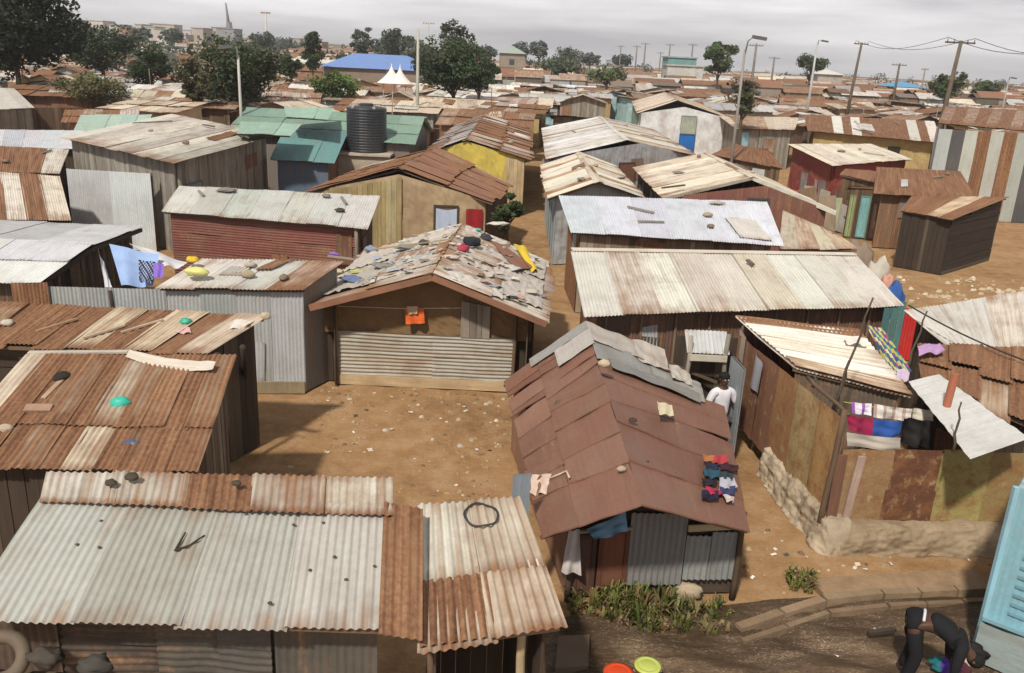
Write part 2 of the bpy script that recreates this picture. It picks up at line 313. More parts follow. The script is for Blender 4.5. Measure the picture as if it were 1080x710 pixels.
def wall(parent, p0, p1, tops, style='vcorr', pal='galv', zb=0.0, name='wall', pitch=.076, amp=.01, sw=.75, label=None, k=4, seq=None, ragged=.0, mat_=None, warp=.012):
    p0 = V((p0[0], p0[1], 0)); p1 = V((p1[0], p1[1], 0)); W_ = (p1-p0).length
    if isinstance(tops, (int, float)): tops = [(0, tops), (1, tops)]
    d = (p1-p0)/W_; nrm = V((d.y, -d.x, 0)); mb = MB(); mat = METAL
    if style == 'vcorr':
        n = max(1, round(W_/sw))
        for i in range(n):
            t = pick(seq[i % len(seq)] if seq else pal); u0, u1 = i/n-.015/W_, (i+1)/n+.015/W_
            o = (rnd.uniform(0, 90), rnd.uniform(0, 90)); off = .008*(i % 2)+rnd.uniform(0, .006); rg = rnd.uniform(-ragged, ragged); ph = rnd.uniform(0, 6)
            nu = max(2, int((u1-u0)*W_/pitch*k)); sd = rnd.uniform(0, 99)
            def fn(a, b):
                u = u0+(u1-u0)*a; zt = lerp_top(tops, min(1, max(0, u)))+rg
                return p0+d*(u*W_)+V((0, 0, zt+(zb-zt)*b))+nrm*(off+amp*sin(2*pi*u*W_/pitch+ph)+warp*NZ.noise(V((a*2+sd, b*2, 3))))
            mb.grid(fn, nu, 3, lambda a, b: (o[0]+a*W_/n, o[1]+b*2.2), t)
    elif style == 'hcorr':
        zt = max(z for _, z in tops); hgt = zt-zb; nr = max(1, round(hgt/.6))
        for r in range(nr):
            for s_ in range(2):
                t = pick(pal); o = (rnd.uniform(0, 90), rnd.uniform(0, 90)); c0, c1 = (0, .56) if s_ == 0 else (.54, 1); lo, hi = zb+hgt*r/nr-.02, zb+hgt*(r+1)/nr+.02
                nv = max(3, int((hi-lo)/pitch*k)); sd = rnd.uniform(0, 99); tilt = rnd.uniform(-.02, .02)
                def fn(a, b):
                    u = c0+(c1-c0)*a; z = lo+(hi-lo)*b; zz = min(z+tilt*(a-.5), lerp_top(tops, u))
                    return p0+d*(u*W_)+V((0, 0, max(zb, zz)))+nrm*(.01*s_+.008*(r % 2)+amp*sin(2*pi*(z-zb+.02*NZ.noise(V((u*4+sd, z*2, 8))))/pitch)+.03*NZ.noise(V((u*5+sd, z*1.5, 3))))
                mb.grid(fn, 14, nv, lambda a, b: (o[0]+(lo+(hi-lo)*b), o[1]+a*W_*.56), t)
    elif style in ('plank', 'hplank'):
        mat = WOOD
        if style == 'plank':
            n = max(2, round(W_/.17)); xs = [0]
            for i in range(n): xs.append(xs[-1]+rnd.uniform(.7, 1.3))
            xs = [x/xs[-1] for x in xs]
            for i in range(n):
                u0, u1 = xs[i], xs[i+1]; t = pick(pal); um = (u0+u1)/2; hw = (u1-u0)*W_/2-.004
                z0, z1 = lerp_top(tops, u0), lerp_top(tops, u1); dep = rnd.uniform(0, .015); o = (rnd.uniform(0, 90), rnd.uniform(0, 90))
                a = p0+d*(um*W_)+nrm*dep; x = d*hw; y = nrm*.012; rg = rnd.uniform(-ragged, ragged)
                pts = [(-1, zb), (1, zb), (1, z1+rg), (-1, z0+rg)]
                f_ = [mb.add(a+x*s_+y+V((0, 0, z)), t) for s_, z in pts]; b_ = [mb.add(a+x*s_-y+V((0, 0, z)), t) for s_, z in pts]
                uv = [(o[0]+s_*hw, o[1]+z) for s_, z in pts]
                mb.face(f_, uv); mb.face(b_[::-1], uv[::-1])
                for e in range(4): mb.face([f_[e], b_[e], b_[(e+1) % 4], f_[(e+1) % 4]], [uv[e], uv[e], uv[(e+1) % 4], uv[(e+1) % 4]])
        else:
            zt = max(z for _, z in tops); z = zb
            while z < zt-.03:
                hgt = min(rnd.uniform(.12, .22), zt-z); t = pick(pal); o = (rnd.uniform(0, 90), rnd.uniform(0, 90)); dep = rnd.uniform(0, .02)
                us = [u for u in (i/24 for i in range(25)) if lerp_top(tops, u) >= z+hgt*.55]
                if len(us) > 1:
                    a = p0+d*(us[0]*W_)+nrm*dep+V((0, 0, z+hgt/2)); b = p0+d*(us[-1]*W_)+nrm*(dep+rnd.uniform(-.01, .01))+V((0, 0, z+hgt/2+rnd.uniform(-.015, .015)))
                    ids0 = len(mb.v); hx = (b-a)/2; mb.box((a+b)/2, V((0, 0, hgt/2-.004)), nrm*.012, hx, t)
                z += hgt
            # backing so that gaps read dark
    else:   # 'mud' / plaster: thick wall with uneven face
        mat = MUD; t = pick(pal); o = (rnd.uniform(0, 90), rnd.uniform(0, 90)); sd = rnd.uniform(0, 99)
        for side in (0, 1):
            def fn(a, b):
                zt = lerp_top(tops, a); return p0+d*(a*W_)+V((0, 0, zt+(zb-zt)*b))+nrm*((.035*NZ.noise(V((a*W_*2+sd, b*4, 2)))+.03*NZ.noise(V((a*W_*7+sd, b*9, 4)))) if side == 0 else -.12)
            mb.grid(fn, max(4, int(W_*9)), 16, lambda a, b: (o[0]+a*W_, o[1]+b*2.4), t)
    ob = mb.build(name, mat_ or mat, parent, smooth=style in ('vcorr', 'hcorr'))
    if label: ob['label'] = label
    return ob
def panel(parent, p0, p1, z0, z1, pal, mat=None, off=.03, name='door', th=.03, label=None, mb=None):
    """flat framed leaf fixed on a wall: a slab with a raised rim"""
    p0 = V((p0[0], p0[1], 0)); p1 = V((p1[0], p1[1], 0)); d = (p1-p0).normalized(); nrm = V((d.y, -d.x, 0)); mb = MB(); t = pick(pal); c = (p0+p1)/2+nrm*off+V((0, 0, (z0+z1)/2)); hx = (p1-p0)/2; hz = V((0, 0, (z1-z0)/2))
    mb.box(c, hx, nrm*th/2, hz, t)
    t2 = tuple(x*.7 for x in t[:3])+(t[3],)
    ob = mb.build(name, mat or WOOD, parent); mb = MB()
    q4 = [c-hx-hz, c+hx-hz, c+hx+hz, c-hx+hz]; r_ = nrm*(th/2+.02)      # mitred rim, one closed ring
    ids = [[mb.add(p+k, t2) for p, k in zip(q4, ks)] for ks in ([-r_*.2]*4, [r_]*4, [r_+(d+V((0, 0, 1)))*.06, r_+(-d+V((0, 0, 1)))*.06, r_+(-d-V((0, 0, 1)))*.06, r_+(d-V((0, 0, 1)))*.06], [(d+V((0, 0, 1)))*.06, (-d+V((0, 0, 1)))*.06, (-d-V((0, 0, 1)))*.06, (d-V((0, 0, 1)))*.06])]
    for k in range(3):
        for i in range(4): mb.face([ids[k][i], ids[k][(i+1) % 4], ids[k+1][(i+1) % 4], ids[k+1][i]], [(i*.7, k*.1), (i*.7+.7, k*.1), (i*.7+.7, k*.1+.1), (i*.7, k*.1+.1)])
    fo = mb.build('frame', mat or WOOD); fo.data.transform(Matrix.Translation(-V(parent.location))); fo.parent = ob
    if label: ob['label'] = label
    return ob
def pole(parent, p, q, r, pal='bwood', name='post', mat=None, wob=.02):
    mb = MB(); p = V(p); q = V(q); n = 5; pts = [p.lerp(q, i/n)+V((rnd.uniform(-wob, wob), rnd.uniform(-wob, wob), 0))*(1 if 0 < i < n else 0) for i in range(n+1)]
    mb.tube(pts, [r*(1-.15*i/n) for i in range(n+1)], pick(pal), 8); return mb.build(name, mat or WOOD, parent, True)
def patches(t, p0, p1, lod, zb=0.):
    p0 = V(p0); p1 = V(p1); zt = min(p0.z, p1.z); W_ = (p1-p0).length
    if W_ < 1.4 or zt < 1.3: return
    d = V((p1.x-p0.x, p1.y-p0.y, 0)).normalized(); n = V((d.y, -d.x, 0))
    for _ in range(min(5, int(W_*rnd.uniform(.25, .75)))):
        w = rnd.uniform(.35, 1.1); h = rnd.uniform(.4, min(1.5, zt-.2)); x = rnd.uniform(.05, max(.06, (p1-p0).to_2d().length-w-.05)); z = zb+rnd.uniform(.0, max(.02, zt-h-.12)); tw = rnd.uniform(-.07, .07)
        a = V((p0.x, p0.y, 0))+d*x+n*rnd.uniform(.035, .05)
        q = [a+V((0, 0, z+h)), a+d*w+V((0, 0, z+h+tw)), a+d*(w+tw)+V((0, 0, z+tw)), a+d*tw+V((0, 0, z))]
        mb = MB(); corr(mb, *q, pick(rnd.choice(['rust', 'galv', 'rusty2', 'dark', 'brown', 'dark', 'mix'])), .19 if lod else .076, .012, 3, 3, .03); mb.build('patch_sheet', METAL, t, True)
QD = {}
WSIDES = ('front', 'right', 'back', 'left')
PSD = ('front', 'right', 'left')
def mono(name, label, A, B, C, D, rpal, walls, inset=.18, group=None, cat='shack', zb=0., lod=0, rname='roof', beams=True, **rk):
    """A,B far edge left,right; C,D near edge right,left (world points)"""
    A, B, C, D = map(V, (A, B, C, D)); c = (A+B+C+D)/4; QD[label] = [(A, B, C, D)]
    t = thing(name, label, cat, (c.x, c.y, zb), group)
    if lod: rk = {**dict(pitch=.19, amp=.02, k=3), **rk}
    mb = MB(); roof(mb, A, B, C, D, rpal, **rk); mb.build(rname, METAL, t, True)
    W_ = ((B-A).length+(C-D).length)/2; Ln = ((D-A).length+(C-B).length)/2; a = inset/W_; b = inset/Ln
    q = [bil(A, B, C, D, u, v)-V((0, 0, .05)) for u, v in ((a, b), (1-a, b), (1-a, 1-b), (a, 1-b))]
    pairs = {'front': (q[3], q[2]), 'right': (q[2], q[1]), 'back': (q[1], q[0]), 'left': (q[0], q[3])}
    for s_ in WSIDES:
        w = walls.get(s_, walls.get('all'))
        if not w: continue
        p0, p1 = pairs[s_]
        if s_ in PSD and rnd.random() < .85: patches(t, p0, p1, lod, zb)
        wall(t, p0, p1, [(0, p0.z), (1, p1.z)], w[0], w[1], zb, **(dict(pitch=.19, amp=.02, k=3) if lod else {}))
    if beams and not lod:
        for v in (.97, .04):
            mb = MB(); p0 = bil(A, B, C, D, .01, v)-V((0, 0, .055)); p1 = bil(A, B, C, D, .99, v)-V((0, 0, .055)); mb.bar(p0, p1, .06, .05, pick('bwood')); mb.build('roof_beam', WOOD, t)
    return t, q
def gable(name, label, r0, r1, l0, l1, g0, g1, rpal, walls, inset=.2, group=None, cat='shack', zb=0., lod=0, rpalr=None, **rk):
    """r0 front ridge end, r1 back ridge end; l0,l1 left eave front/back; g0,g1 right eave"""
    r0, r1, l0, l1, g0, g1 = map(V, (r0, r1, l0, l1, g0, g1)); c = (l0+l1+g0+g1)/4; QD[label] = [(r0, r1, l1, l0), (r0, r1, g1, g0)]
    t = thing(name, label, cat, (c.x, c.y, zb), group)
    if lod: rk = {**dict(pitch=.19, amp=.02, k=3), **rk}
    mb = MB(); roof(mb, r1, r0, l0, l1, rpal, **rk); mb.build('roof', METAL, t, True)
    mb = MB(); roof(mb, r0, r1, g1, g0, rpalr or rpal, **rk); mb.build('roof', METAL, t, True)
    mb = MB(); up = V((0, 0, .035))
    for s_ in (0, 1):
        for i in range(4):
            a = r0.lerp(r1, i/4-.01)+up; b = r0.lerp(r1, (i+1)/4+.01)+up
            e0 = (l0 if s_ == 0 else g0)-r0; e1 = (l1 if s_ == 0 else g1)-r1
            tt = pick(rpal if isinstance(rpal, str) else 'rust'); w0 = e0.normalized()*.2; w1 = e1.normalized()*.2
            corr(mb, a, b, b+w1, a+w0, tt, .3, .004, 2, 1, .006)
    mb.build('ridge_cap', METAL, t, True)
    def ins(l, r, g, fr, o):   # section inset along the ridge
        ul = inset/max((l-r).length, .1); ug = inset/max((g-r).length, .1); ax = ((r1-r0).normalized())*(inset*fr)
        dz = V((0, 0, -.05)); return l.lerp(r, ul)+ax+dz, r+ax+dz, g.lerp(r, ug)+ax+dz
    lf, rf, gf = ins(l0, r0, g0, 1, 0); lb, rb, gb = ins(l1, r1, g1, -1, 0)
    kw = dict(pitch=.19, amp=.02, k=3) if lod else {}
    for s_ in WSIDES:
        w = walls.get(s_, walls.get('all'))
        if not w: continue
        if s_ == 'front': p0, p1, md = lf, gf, rf
        elif s_ == 'back': p0, p1, md = gb, lb, rb
        elif s_ == 'right': p0, p1, md = gf, gb, None
        else: p0, p1, md = lb, lf, None
        tops = [(0, p0.z), (1, p1.z)]
        if s_ in PSD and rnd.random() < .75: patches(t, p0, p1, lod, zb)
        if md is not None:
            d2 = V((p1.x-p0.x, p1.y-p0.y)); u = V((md.x-p0.x, md.y-p0.y)).dot(d2)/d2.length_squared; tops = [(0, p0.z), (min(.95, max(.05, u)), md.z), (1, p1.z)]
        wall(t, p0, p1, tops, w[0], w[1], zb, **kw)
    if not lod:
        dz = V((0, 0, -.06))
        for f_ in (.015, .985):
            for e_ in (l0.lerp(l1, f_), g0.lerp(g1, f_)): mb = MB(); mb.bar(e_+dz, r0.lerp(r1, f_)+dz, .05, .05, pick('bwood')); mb.build('rafter', WOOD, t)
    return t, (lf, rf, gf, lb, rb, gb)
# ------------------------------------------------------------------ ground
def gz(x, y):
    if y > 60 or abs(x) > 40: return 0.0
    k = min(1, max(0, (60-y)/15))
    return k*(.05*NZ.noise(V((x*.5, y*.5, 0)))+.025*NZ.noise(V((x*1.7, y*1.7, 4)))+.012*NZ.noise(V((x*5, y*5, 9))))-.03
xs = [-1850, -800, -200, -60, -30]+[-16+i*.16 for i in range(181)]+[22, 40, 70, 200, 800, 1850]
ys = [-38, 0, 5]+[7.5+i*.13 for i in range(170)]+[31, 33, 36, 40, 50, 70, 120, 300, 1000, 1900]
mb = MB()
ids = [[mb.add((x, y, gz(x, y)), (.3, .2, .1, 0)) for x in xs] for y in ys]
for j in range(len(ys)-1):
    for i in range(len(xs)-1): mb.face([ids[j][i], ids[j][i+1], ids[j+1][i+1], ids[j+1][i]], [(0, 0)]*4)
GM = ground_mat('packed_dirt_ground', (.16, .088, .041), (.315, .182, .083), (.4, .262, .142))
tag(mb.build('ground', GM, None, True), kind='structure')
# muddy street along the bottom edge
mb = MB()
def sfn(u, v):
    x = .6+9.5*u; y0 = 6.5; y1 = 9.55+.95*min(1, u*2.1)+.12*NZ.noise(V((x*1.3, 0, 7)))
    y = y0+(y1-y0)*v; rut = -.04*sin((x*.75+y)*5.2+NZ.noise(V((x, y, 1)))*3)
    return V((x, y, gz(x, y)+.055+(rut+.02*NZ.noise(V((x*3, y*3, 5))))*min(1, (1-v)*6)-(.05 if v > .99 else 0)))
mb.grid(sfn, 90, 40, lambda u, v: (u*9, v*3), (.1, .07, .04, 0))
tag(mb.build('street', STREETM, None, True), kind='structure')

def pebbles(name, n, area, smin, smax, pals, label, stuff=True, power=3):
    mb = MB()
    for _ in range(n):
        x, y = area(); s_ = smin+(smax-smin)*rnd.random()**power; t = pick(pals[rnd.randrange(len(pals))]); a = rnd.uniform(0, 6.3); z = gz(x, y)
        e = rnd.uniform(.5, 1); pts = []
        for i in range(6):
            th = a+i*1.047; q = rnd.uniform(.7, 1.1); pts.append((x+cos(th)*s_*q, y+sin(th)*s_*q*e))
        lo = [mb.add((p[0], p[1], z-.01), t) for p in pts]; hi = [mb.add((x+(p[0]-x)*.6, y+(p[1]-y)*.6, z+s_*rnd.uniform(.25, .6)), t) for p in pts]
        for i in range(6): mb.face([lo[i], lo[(i+1) % 6], hi[(i+1) % 6], hi[i]], [(i, 0), (i+1, 0), (i+1, 1), (i, 1)])
        mb.face(hi, [(0, 0)]*6)
    return tag(mb.build(name, STONE), label, 'gravel', kind='stuff')
PEB = [[(3, (.36, .25, .14), 0), (2, (.42, .33, .22), 0), (2, (.2, .13, .08), 0), (1, (.55, .49, .4), 0)]]
def rect(x0, x1, y0, y1, bias=None):
    def f():
        x = rnd.uniform(x0, x1); y = rnd.uniform(y0, y1); return x, y
    return f
def clumpy(x0, x1, y0, y1):
    def f():
        while 1:
            x = rnd.uniform(x0, x1); y = rnd.uniform(y0, y1)
            if rnd.random() < .5+.9*NZ.noise(V((x*.7, y*.7, 3))): return x, y
    return f
pebbles('gravel', 750, clumpy(-4.2, .4, 9.5, 17.4), .008, .09, PEB, 'pale pebbles and crumbs of rubble strewn over the dirt yard', power=5)
pebbles('gravel', 300, clumpy(3.0, 9, 9.2, 15.5), .008, .075, PEB, 'small stones and crumbs scattered along alley and street', power=4)
pebbles('rubble', 700, clumpy(11, 20, 22.5, 31), .02, .17, [[(3, (.5, .42, .28), 0), (2, (.58, .52, .4), 0), (1, (.3, .22, .12), 0)]], 'pale rubble heaped along the dirt path at right', power=3)
def edge():
    k = rnd.random()
    if k < .4: return rnd.uniform(-3.9, .1), 17.35-abs(rnd.gauss(0, .35))
    if k < .75: return -.15-abs(rnd.gauss(0, .4)), rnd.uniform(9.8, 16.5)
    return rnd.uniform(3.4, 4.4), rnd.uniform(9.9, 13)
pebbles('rubble', 260, edge, .012, .08, PEB, 'crumbs and stones gathered along the foot of the walls round the yard', power=3)
def litter(name, n, area, smin, smax, cols, label, zf=gz):
    mb = MB()
    for _ in range(n):
        x, y = area(); s_ = rnd.uniform(smin, smax); c = rnd.choice(cols); t = (*jit(c, .15), 0); a = rnd.uniform(0, 6.3); z = zf(x, y)+.012
        d1 = V((cos(a), sin(a), rnd.uniform(-.15, .3))); d2 = V((-sin(a), cos(a), rnd.uniform(-.15, .3)))*rnd.uniform(.4, 1); q = V((x, y, z)); sd = rnd.uniform(0, 99)
        mb.grid(lambda u, v: q+d1*s_*(u-.5)+d2*s_*(v-.5)+V((0, 0, abs(s_*.25*NZ.noise(V((u*3+sd, v*3, sd)))))), 3, 3, lambda u, v: (u*s_+sd, v*s_), t)
    return tag(mb.build(name, CLOTH), label, 'litter', kind='stuff')
litter('litter', 75, clumpy(-3.9, .2, 9.6, 17.2), .03, .11, [(.66, .58, .46), (.58, .46, .33), (.66, .6, .54), (.4, .2, .17), (.12, .09, .07), (.6, .5, .38)], 'scraps of paper and plastic trodden into the dirt yard')
litter('litter', 60, clumpy(3.2, 8.5, 9.0, 12), .03, .1, [(.7, .66, .6), (.5, .4, .3), (.1, .08, .07), (.55, .5, .4)], 'scraps lying in the muddy street and alley')

# ------------------------------------------------------------------ foreground left: A
A0, A1 = P(48, 522, 2.72), P(413, 536, 2.72); D0 = V((A0.x-.02, 6.09, 2.3)); D1 = P(410, 663, 2.3)
t, q = mono('shack', 'pale grey corrugated shack across the front left corner, rusty old sheets along its top edge', A0, A1, D1, D0, [(1, (.37, .365, .335), .0), (1, (.355, .35, .32), .04), (1, (.38, .372, .34), .03)],
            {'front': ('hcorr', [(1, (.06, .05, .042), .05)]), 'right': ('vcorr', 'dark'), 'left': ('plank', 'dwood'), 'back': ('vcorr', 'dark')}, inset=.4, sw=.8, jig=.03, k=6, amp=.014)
mb = MB(); roof(mb, P(52, 497, 2.81), P(411, 505, 2.78), A1+V((.0, -.1, .014)), A0+V((.02, -.08, .014)), [(3, (.5, .45, .37), .38), (1, (.5, .36, .24), .62), (2, (.55, .52, .45), .2)], sw=.7, k=6, jig=.05); mb.build('roof_edge', METAL, t, True)['label'] = 'rusty older sheets along the ridge'
mb = MB(); roof(mb, A1+V((-.05, .02, .055)), P(443, 536, 2.76), P(442, 669, 2.32)+V((0, 0, .02)), D1+V((-.05, -.05, .055)), [(1, (.45, .3, .17), .55)], sw=.5, k=6); mb.build('roof_strip', METAL, t, True)['label'] = 'rust orange strip at the right edge of the roof'
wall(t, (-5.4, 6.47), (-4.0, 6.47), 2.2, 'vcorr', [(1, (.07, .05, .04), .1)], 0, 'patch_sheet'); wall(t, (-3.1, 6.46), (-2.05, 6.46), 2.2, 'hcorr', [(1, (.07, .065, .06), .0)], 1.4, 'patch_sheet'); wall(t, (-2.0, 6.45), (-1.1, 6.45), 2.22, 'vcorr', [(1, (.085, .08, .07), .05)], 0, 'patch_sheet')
# lean-to with the second roof
B0, B1 = P(443, 534, 2.6), P(546, 527, 2.62); C1, C0 = P(593, 660, 2.2), P(444, 681, 2.2)
t, q = mono('lean_to', 'small lean-to with striped white and rust corrugated roof beside the pale front roof', B0, B1, C1, C0, [(3, (.62, .585, .52), .12), (1, (.5, .4, .3), .3)],
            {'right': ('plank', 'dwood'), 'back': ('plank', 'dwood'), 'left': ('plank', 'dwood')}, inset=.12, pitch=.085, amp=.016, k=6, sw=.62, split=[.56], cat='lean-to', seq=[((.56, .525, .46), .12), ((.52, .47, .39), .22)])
mb = MB(); roof(mb, bil(B0, B1, C1, C0, 0.0, .6)+V((0, 0, .035)), bil(B0, B1, C1, C0, 1.0, .6)+V((0, 0, .035)), C1+V((0, -.02, .03)), C0+V((0, -.02, .03)), 'rusty2', sw=.62, pitch=.085, amp=.016, k=6, seq=[((.38, .22, .13), .75), ((.58, .5, .4), .3)]); mb.build('roof_strip', METAL, t, True)['label'] = 'rusty lower sheets of the lean-to roof'
pole(t, (.2, 6.6, 0), (.22, 6.55, 2.2), .05, [(1, (.42, .32, .2), 0)], 'post'); pole(t, (-.6, 6.35, 0), (-.6, 6.35, 2.15), .045, 'bwood', 'post')
mb = MB(); mb.bar((-.62, 6.4, 1.95), (.5, 6.7, 2.0), .05, .04, pick('dwood')); mb.build('cross_beam', WOOD, t)
# ------------------------------------------------------------------ B, C
A, B = P(30, 375, 2.5), P(248, 376, 2.5); C = P(207, 497, 1.95); D = V((A.x+.05, C.y-.1, 1.95))
RB = [(6, (.36, .24, .15), .66), (3, (.3, .18, .11), .8), (2, (.52, .45, .35), .22), (3, (.44, .34, .24), .45)]
t, q = mono('shack', 'rust striped corrugated shack with a turquoise bag on its roof', A, B, C, D, RB, {'front': ('plank', 'dwood'), 'right': ('plank', [(2, (.15, .11, .08), 0), (1, (.24, .19, .14), 0), (1, (.09, .07, .05), 0)]), 'back': ('plank', 'dwood'), 'left': ('plank', 'dwood')}, inset=.16, sw=.32, split=[.68], k=6, jig=.05)
mb = MB(); mb.bar(P(30, 372, 2.53), P(135, 371, 2.53), .1, .03, (.5, .45, .38, 0)); mb.build('ridge_board', WOOD, t)
mb = MB(); mb.bar((-7.1, 9.62, 1.25), (-5.2, 9.55, 1.2), .03, .2, (.2, .07, .04, 0)); mb.build('cross_beam', WOOD, t)
A, B, C, D = V((-9.6, 14.35, 2.5)), P(283, 333, 2.46), P(222, 372, 2.2), V((-9.6, 12.9, 2.2))
t, q = mono('shack', 'low rust streaked shack roof strewn with scraps, behind the roof with the turquoise bag', A, B, C, D, [(4, (.38, .25, .16), .62), (3, (.5, .38, .26), .4), (3, (.56, .47, .36), .2)], {'front': ('hplank', 'dwood'), 'right': ('plank', 'dwood'), 'back': ('plank', 'dwood'), 'left': ('plank', 'dwood')}, inset=.16, sw=.5, k=6, jig=.08, lift=.02)
pole(t, P(262, 440, 0), P(256, 366, 2.28), .06, 'dwood', 'post'); pole(t, (-4.75, 13.05, 0), (-4.8, 13.1, 2.2), .05, 'dwood', 'post')
# ------------------------------------------------------------------ D grey shack and fence
A, B, C, D = P(215, 273, 2.6), P(362, 276, 2.6), P(321, 305, 2.3), P(166, 303, 2.3)
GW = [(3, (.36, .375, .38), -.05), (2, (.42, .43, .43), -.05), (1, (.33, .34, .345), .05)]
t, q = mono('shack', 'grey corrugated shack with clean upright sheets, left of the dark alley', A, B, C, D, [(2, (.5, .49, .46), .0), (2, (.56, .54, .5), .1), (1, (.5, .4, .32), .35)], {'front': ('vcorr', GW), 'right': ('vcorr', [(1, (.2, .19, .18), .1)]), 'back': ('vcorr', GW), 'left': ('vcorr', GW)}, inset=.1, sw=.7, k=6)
mb = MB(); mb.box(((q[2]+q[3])/2*V((1, 1, 0))+V((0, -.03, .14)) if False else V(((q[2].x+q[3].x)/2, (q[2].y+q[3].y)/2-.04, .12))), V(((q[2].x-q[3].x)/2, (q[2].y-q[3].y)/2, 0)), V((0, .03, 0)), V((0, 0, .13)), (.3, .24, .15, 0)); mb.build('base_board', WOOD, t)
f0, f1 = P(46, 302, 2.1), P(186, 333 if False else 305, 2.1)
tf = thing('fence', 'grey corrugated sheet fence with one rusty sheet at its left end', 'fence', ((f0.x+f1.x)/2, f0.y, 0))
wall(tf, (f0.x, f0.y), (f1.x+.1, f1.y-.02), 2.1, 'vcorr', GW, 0, 'fence_panel', k=6)
g0 = P(17, 294, 2.2); wall(tf, (g0.x, f0.y-.05), (f0.x+.1, f0.y-.05), [(0, 2.16), (1, 2.2)], 'vcorr', [(1, (.36, .22, .12), .8)], 1.35, 'rusty_sheet', k=6); wall(tf, (g0.x, f0.y-.02), (f0.x, f0.y-.02), 1.4, 'vcorr', GW, 0, 'fence_panel')
for x in (f0.x+.05, (f0.x+f1.x)/2, g0.x): pole(tf, (x, f0.y+.1, 0), (x, f0.y+.1, 2.05), .045, 'dwood', 'post')
# ------------------------------------------------------------------ E white roof at the left edge
e_b, e_m, e_f = P(151, 239, 2.15), P(98, 259, 2.62), P(42, 298, 2.1); dx = V((-5.2, -.2, 0))
t = thing('shack', 'white sheeted shack cut by the left edge, open timber gable towards the laundry', 'shack', (e_m.x-2.5, e_m.y, 0))
mb = MB(); roof(mb, e_m+dx, e_m, e_b, e_b+dx, 'white', seq=[((.52, .52, .52), -.05), ((.56, .56, .565), -.05)], sw=1.3, k=4); mb.build('roof', METAL, t, True)
mb = MB(); roof(mb, e_m+dx+V((0, .1, .03)), e_m+V((.0, .1, .03)), e_f, e_f+dx, 'white', seq=[((.56, .57, .585), -.08), ((.6, .6, .6), -.08)], sw=1.5, rows=2, k=4); mb.build('roof', METAL, t, True)
ins = V((-.35, 0, -.05))
for a, b, st, pl in ((e_f, e_m, 'plank', [(2, (.09, .065, .05), 0), (1, (.2, .14, .09), 0), (1, (.05, .04, .03), 0)]), (e_m, e_b, 'plank', 'dwood')):
    p0, p1 = a+ins, b+ins; wall(t, p0, p1, [(0, p0.z), (1, p1.z)], st, pl)
for a, b in ((e_f+dx, e_f), ): p0, p1 = a+V((.2, .2, 0)), b+V((-.35, .2, 0)); wall(t, p0, p1, p0.z-.05, 'vcorr', 'dark')
for a, b in ((e_b+dx, e_b), ): p0, p1 = a+V((.2, -.2, 0)), b+V((-.35, -.2, 0)); wall(t, p0, p1, p0.z-.05, 'vcorr', 'dark')
for f_ in (.15, .4, .62, .85):
    b = e_f.lerp(e_m, f_); pole(t, (b.x-.1, b.y, .0), (b.x-.1, b.y, b.z-.06), .05, 'bwood', 'post')
mb = MB(); mb.bar(e_f+V((-.06, 0, -.1)), e_m+V((-.06, 0, -.1)), .06, .1, (.05, .04, .03, 0)); mb.bar(e_m+V((-.06, 0, -.1)), e_b+V((-.06, 0, -.1)), .06, .1, (.05, .04, .03, 0)); mb.build('rafter', WOOD, t)
# ------------------------------------------------------------------ F maroon walled shack
A, B, C, D = P(190, 196, 2.7), P(400, 207, 2.7), P(387, 241, 2.3), P(171, 223, 2.3)
t, q = mono('shack', 'maroon walled shack under a plain grey single-slope roof', A, B, C, D, 'greyroof', {'front': ('hcorr', 'maroon'), 'right': ('plank', 'dwood'), 'back': ('vcorr', 'brown'), 'left': ('plank', 'bwood')}, inset=.22, sw=.95, jig=.02)
pole(t, (q[2].x-.1, q[2].y-.15, 0), (q[2].x-.1, q[2].y-.15, 2.25), .06, 'gwood', 'post')
mb = MB(); mb.bar((q[2].x-.9, q[2].y-.2, 1.45), (q[2].x+.5, q[2].y-.3, 1.35), .05, .05, pick('gwood')); mb.build('rail', WOOD, t)
# ------------------------------------------------------------------ G big grey house, screen panel
A, B, C, D = P(190, 120, 3.75), P(291, 143, 3.4), P(183, 172, 3.2), P(62, 145, 3.3)
A = D+B-C+V((0, 0, .2))
t, q = mono('house', 'large grey timber house with broad weathered single-slope roof, upper left', A, B, C, D, [(2, (.52, .49, .44), .05), (2, (.62, .58, .5), .05), (1, (.45, .43, .39), .1)], {'front': ('plank', [(2, (.27, .25, .21), 0), (1, (.34, .32, .28), 0), (1, (.22, .2, .17), 0)]), 'right': ('plank', 'gwood'), 'back': ('plank', 'gwood'), 'left': ('plank', 'gwood')}, inset=.45, sw=.9, rows=1, cat='house', jig=.02)
dv = (q[1]-q[2]); a = q[2]+dv*.08; b = q[2]+dv*.24; panel(t, (a.x, a.y), (b.x, b.y), 0, 2.3, [(1, (.22, .24, .26), 0)], off=.05)
a = q[2]+dv*.02; pole(t, (a.x+.1, a.y, 0), (a.x+.1, a.y, 3.1), .09, 'gwood', 'post')
s0, s1 = P(70, 178, 2.7), P(158, 183, 2.7)
ts = thing('fence', 'pale blue-grey corrugated screen standing in front of the large timber house', 'fence', ((s0.x+s1.x)/2, s0.y, 0))
wall(ts, s0, (s1.x, s1.y), 2.7, 'vcorr', [(1, (.5, .52, .54), -.2), (1, (.54, .56, .58), -.2)], 0, 'fence_panel', sw=1.4)
for p in (s0, s1): pole(ts, (p.x, p.y+.1, 0), (p.x, p.y+.1, 2.7), .05, 'bwood', 'post')
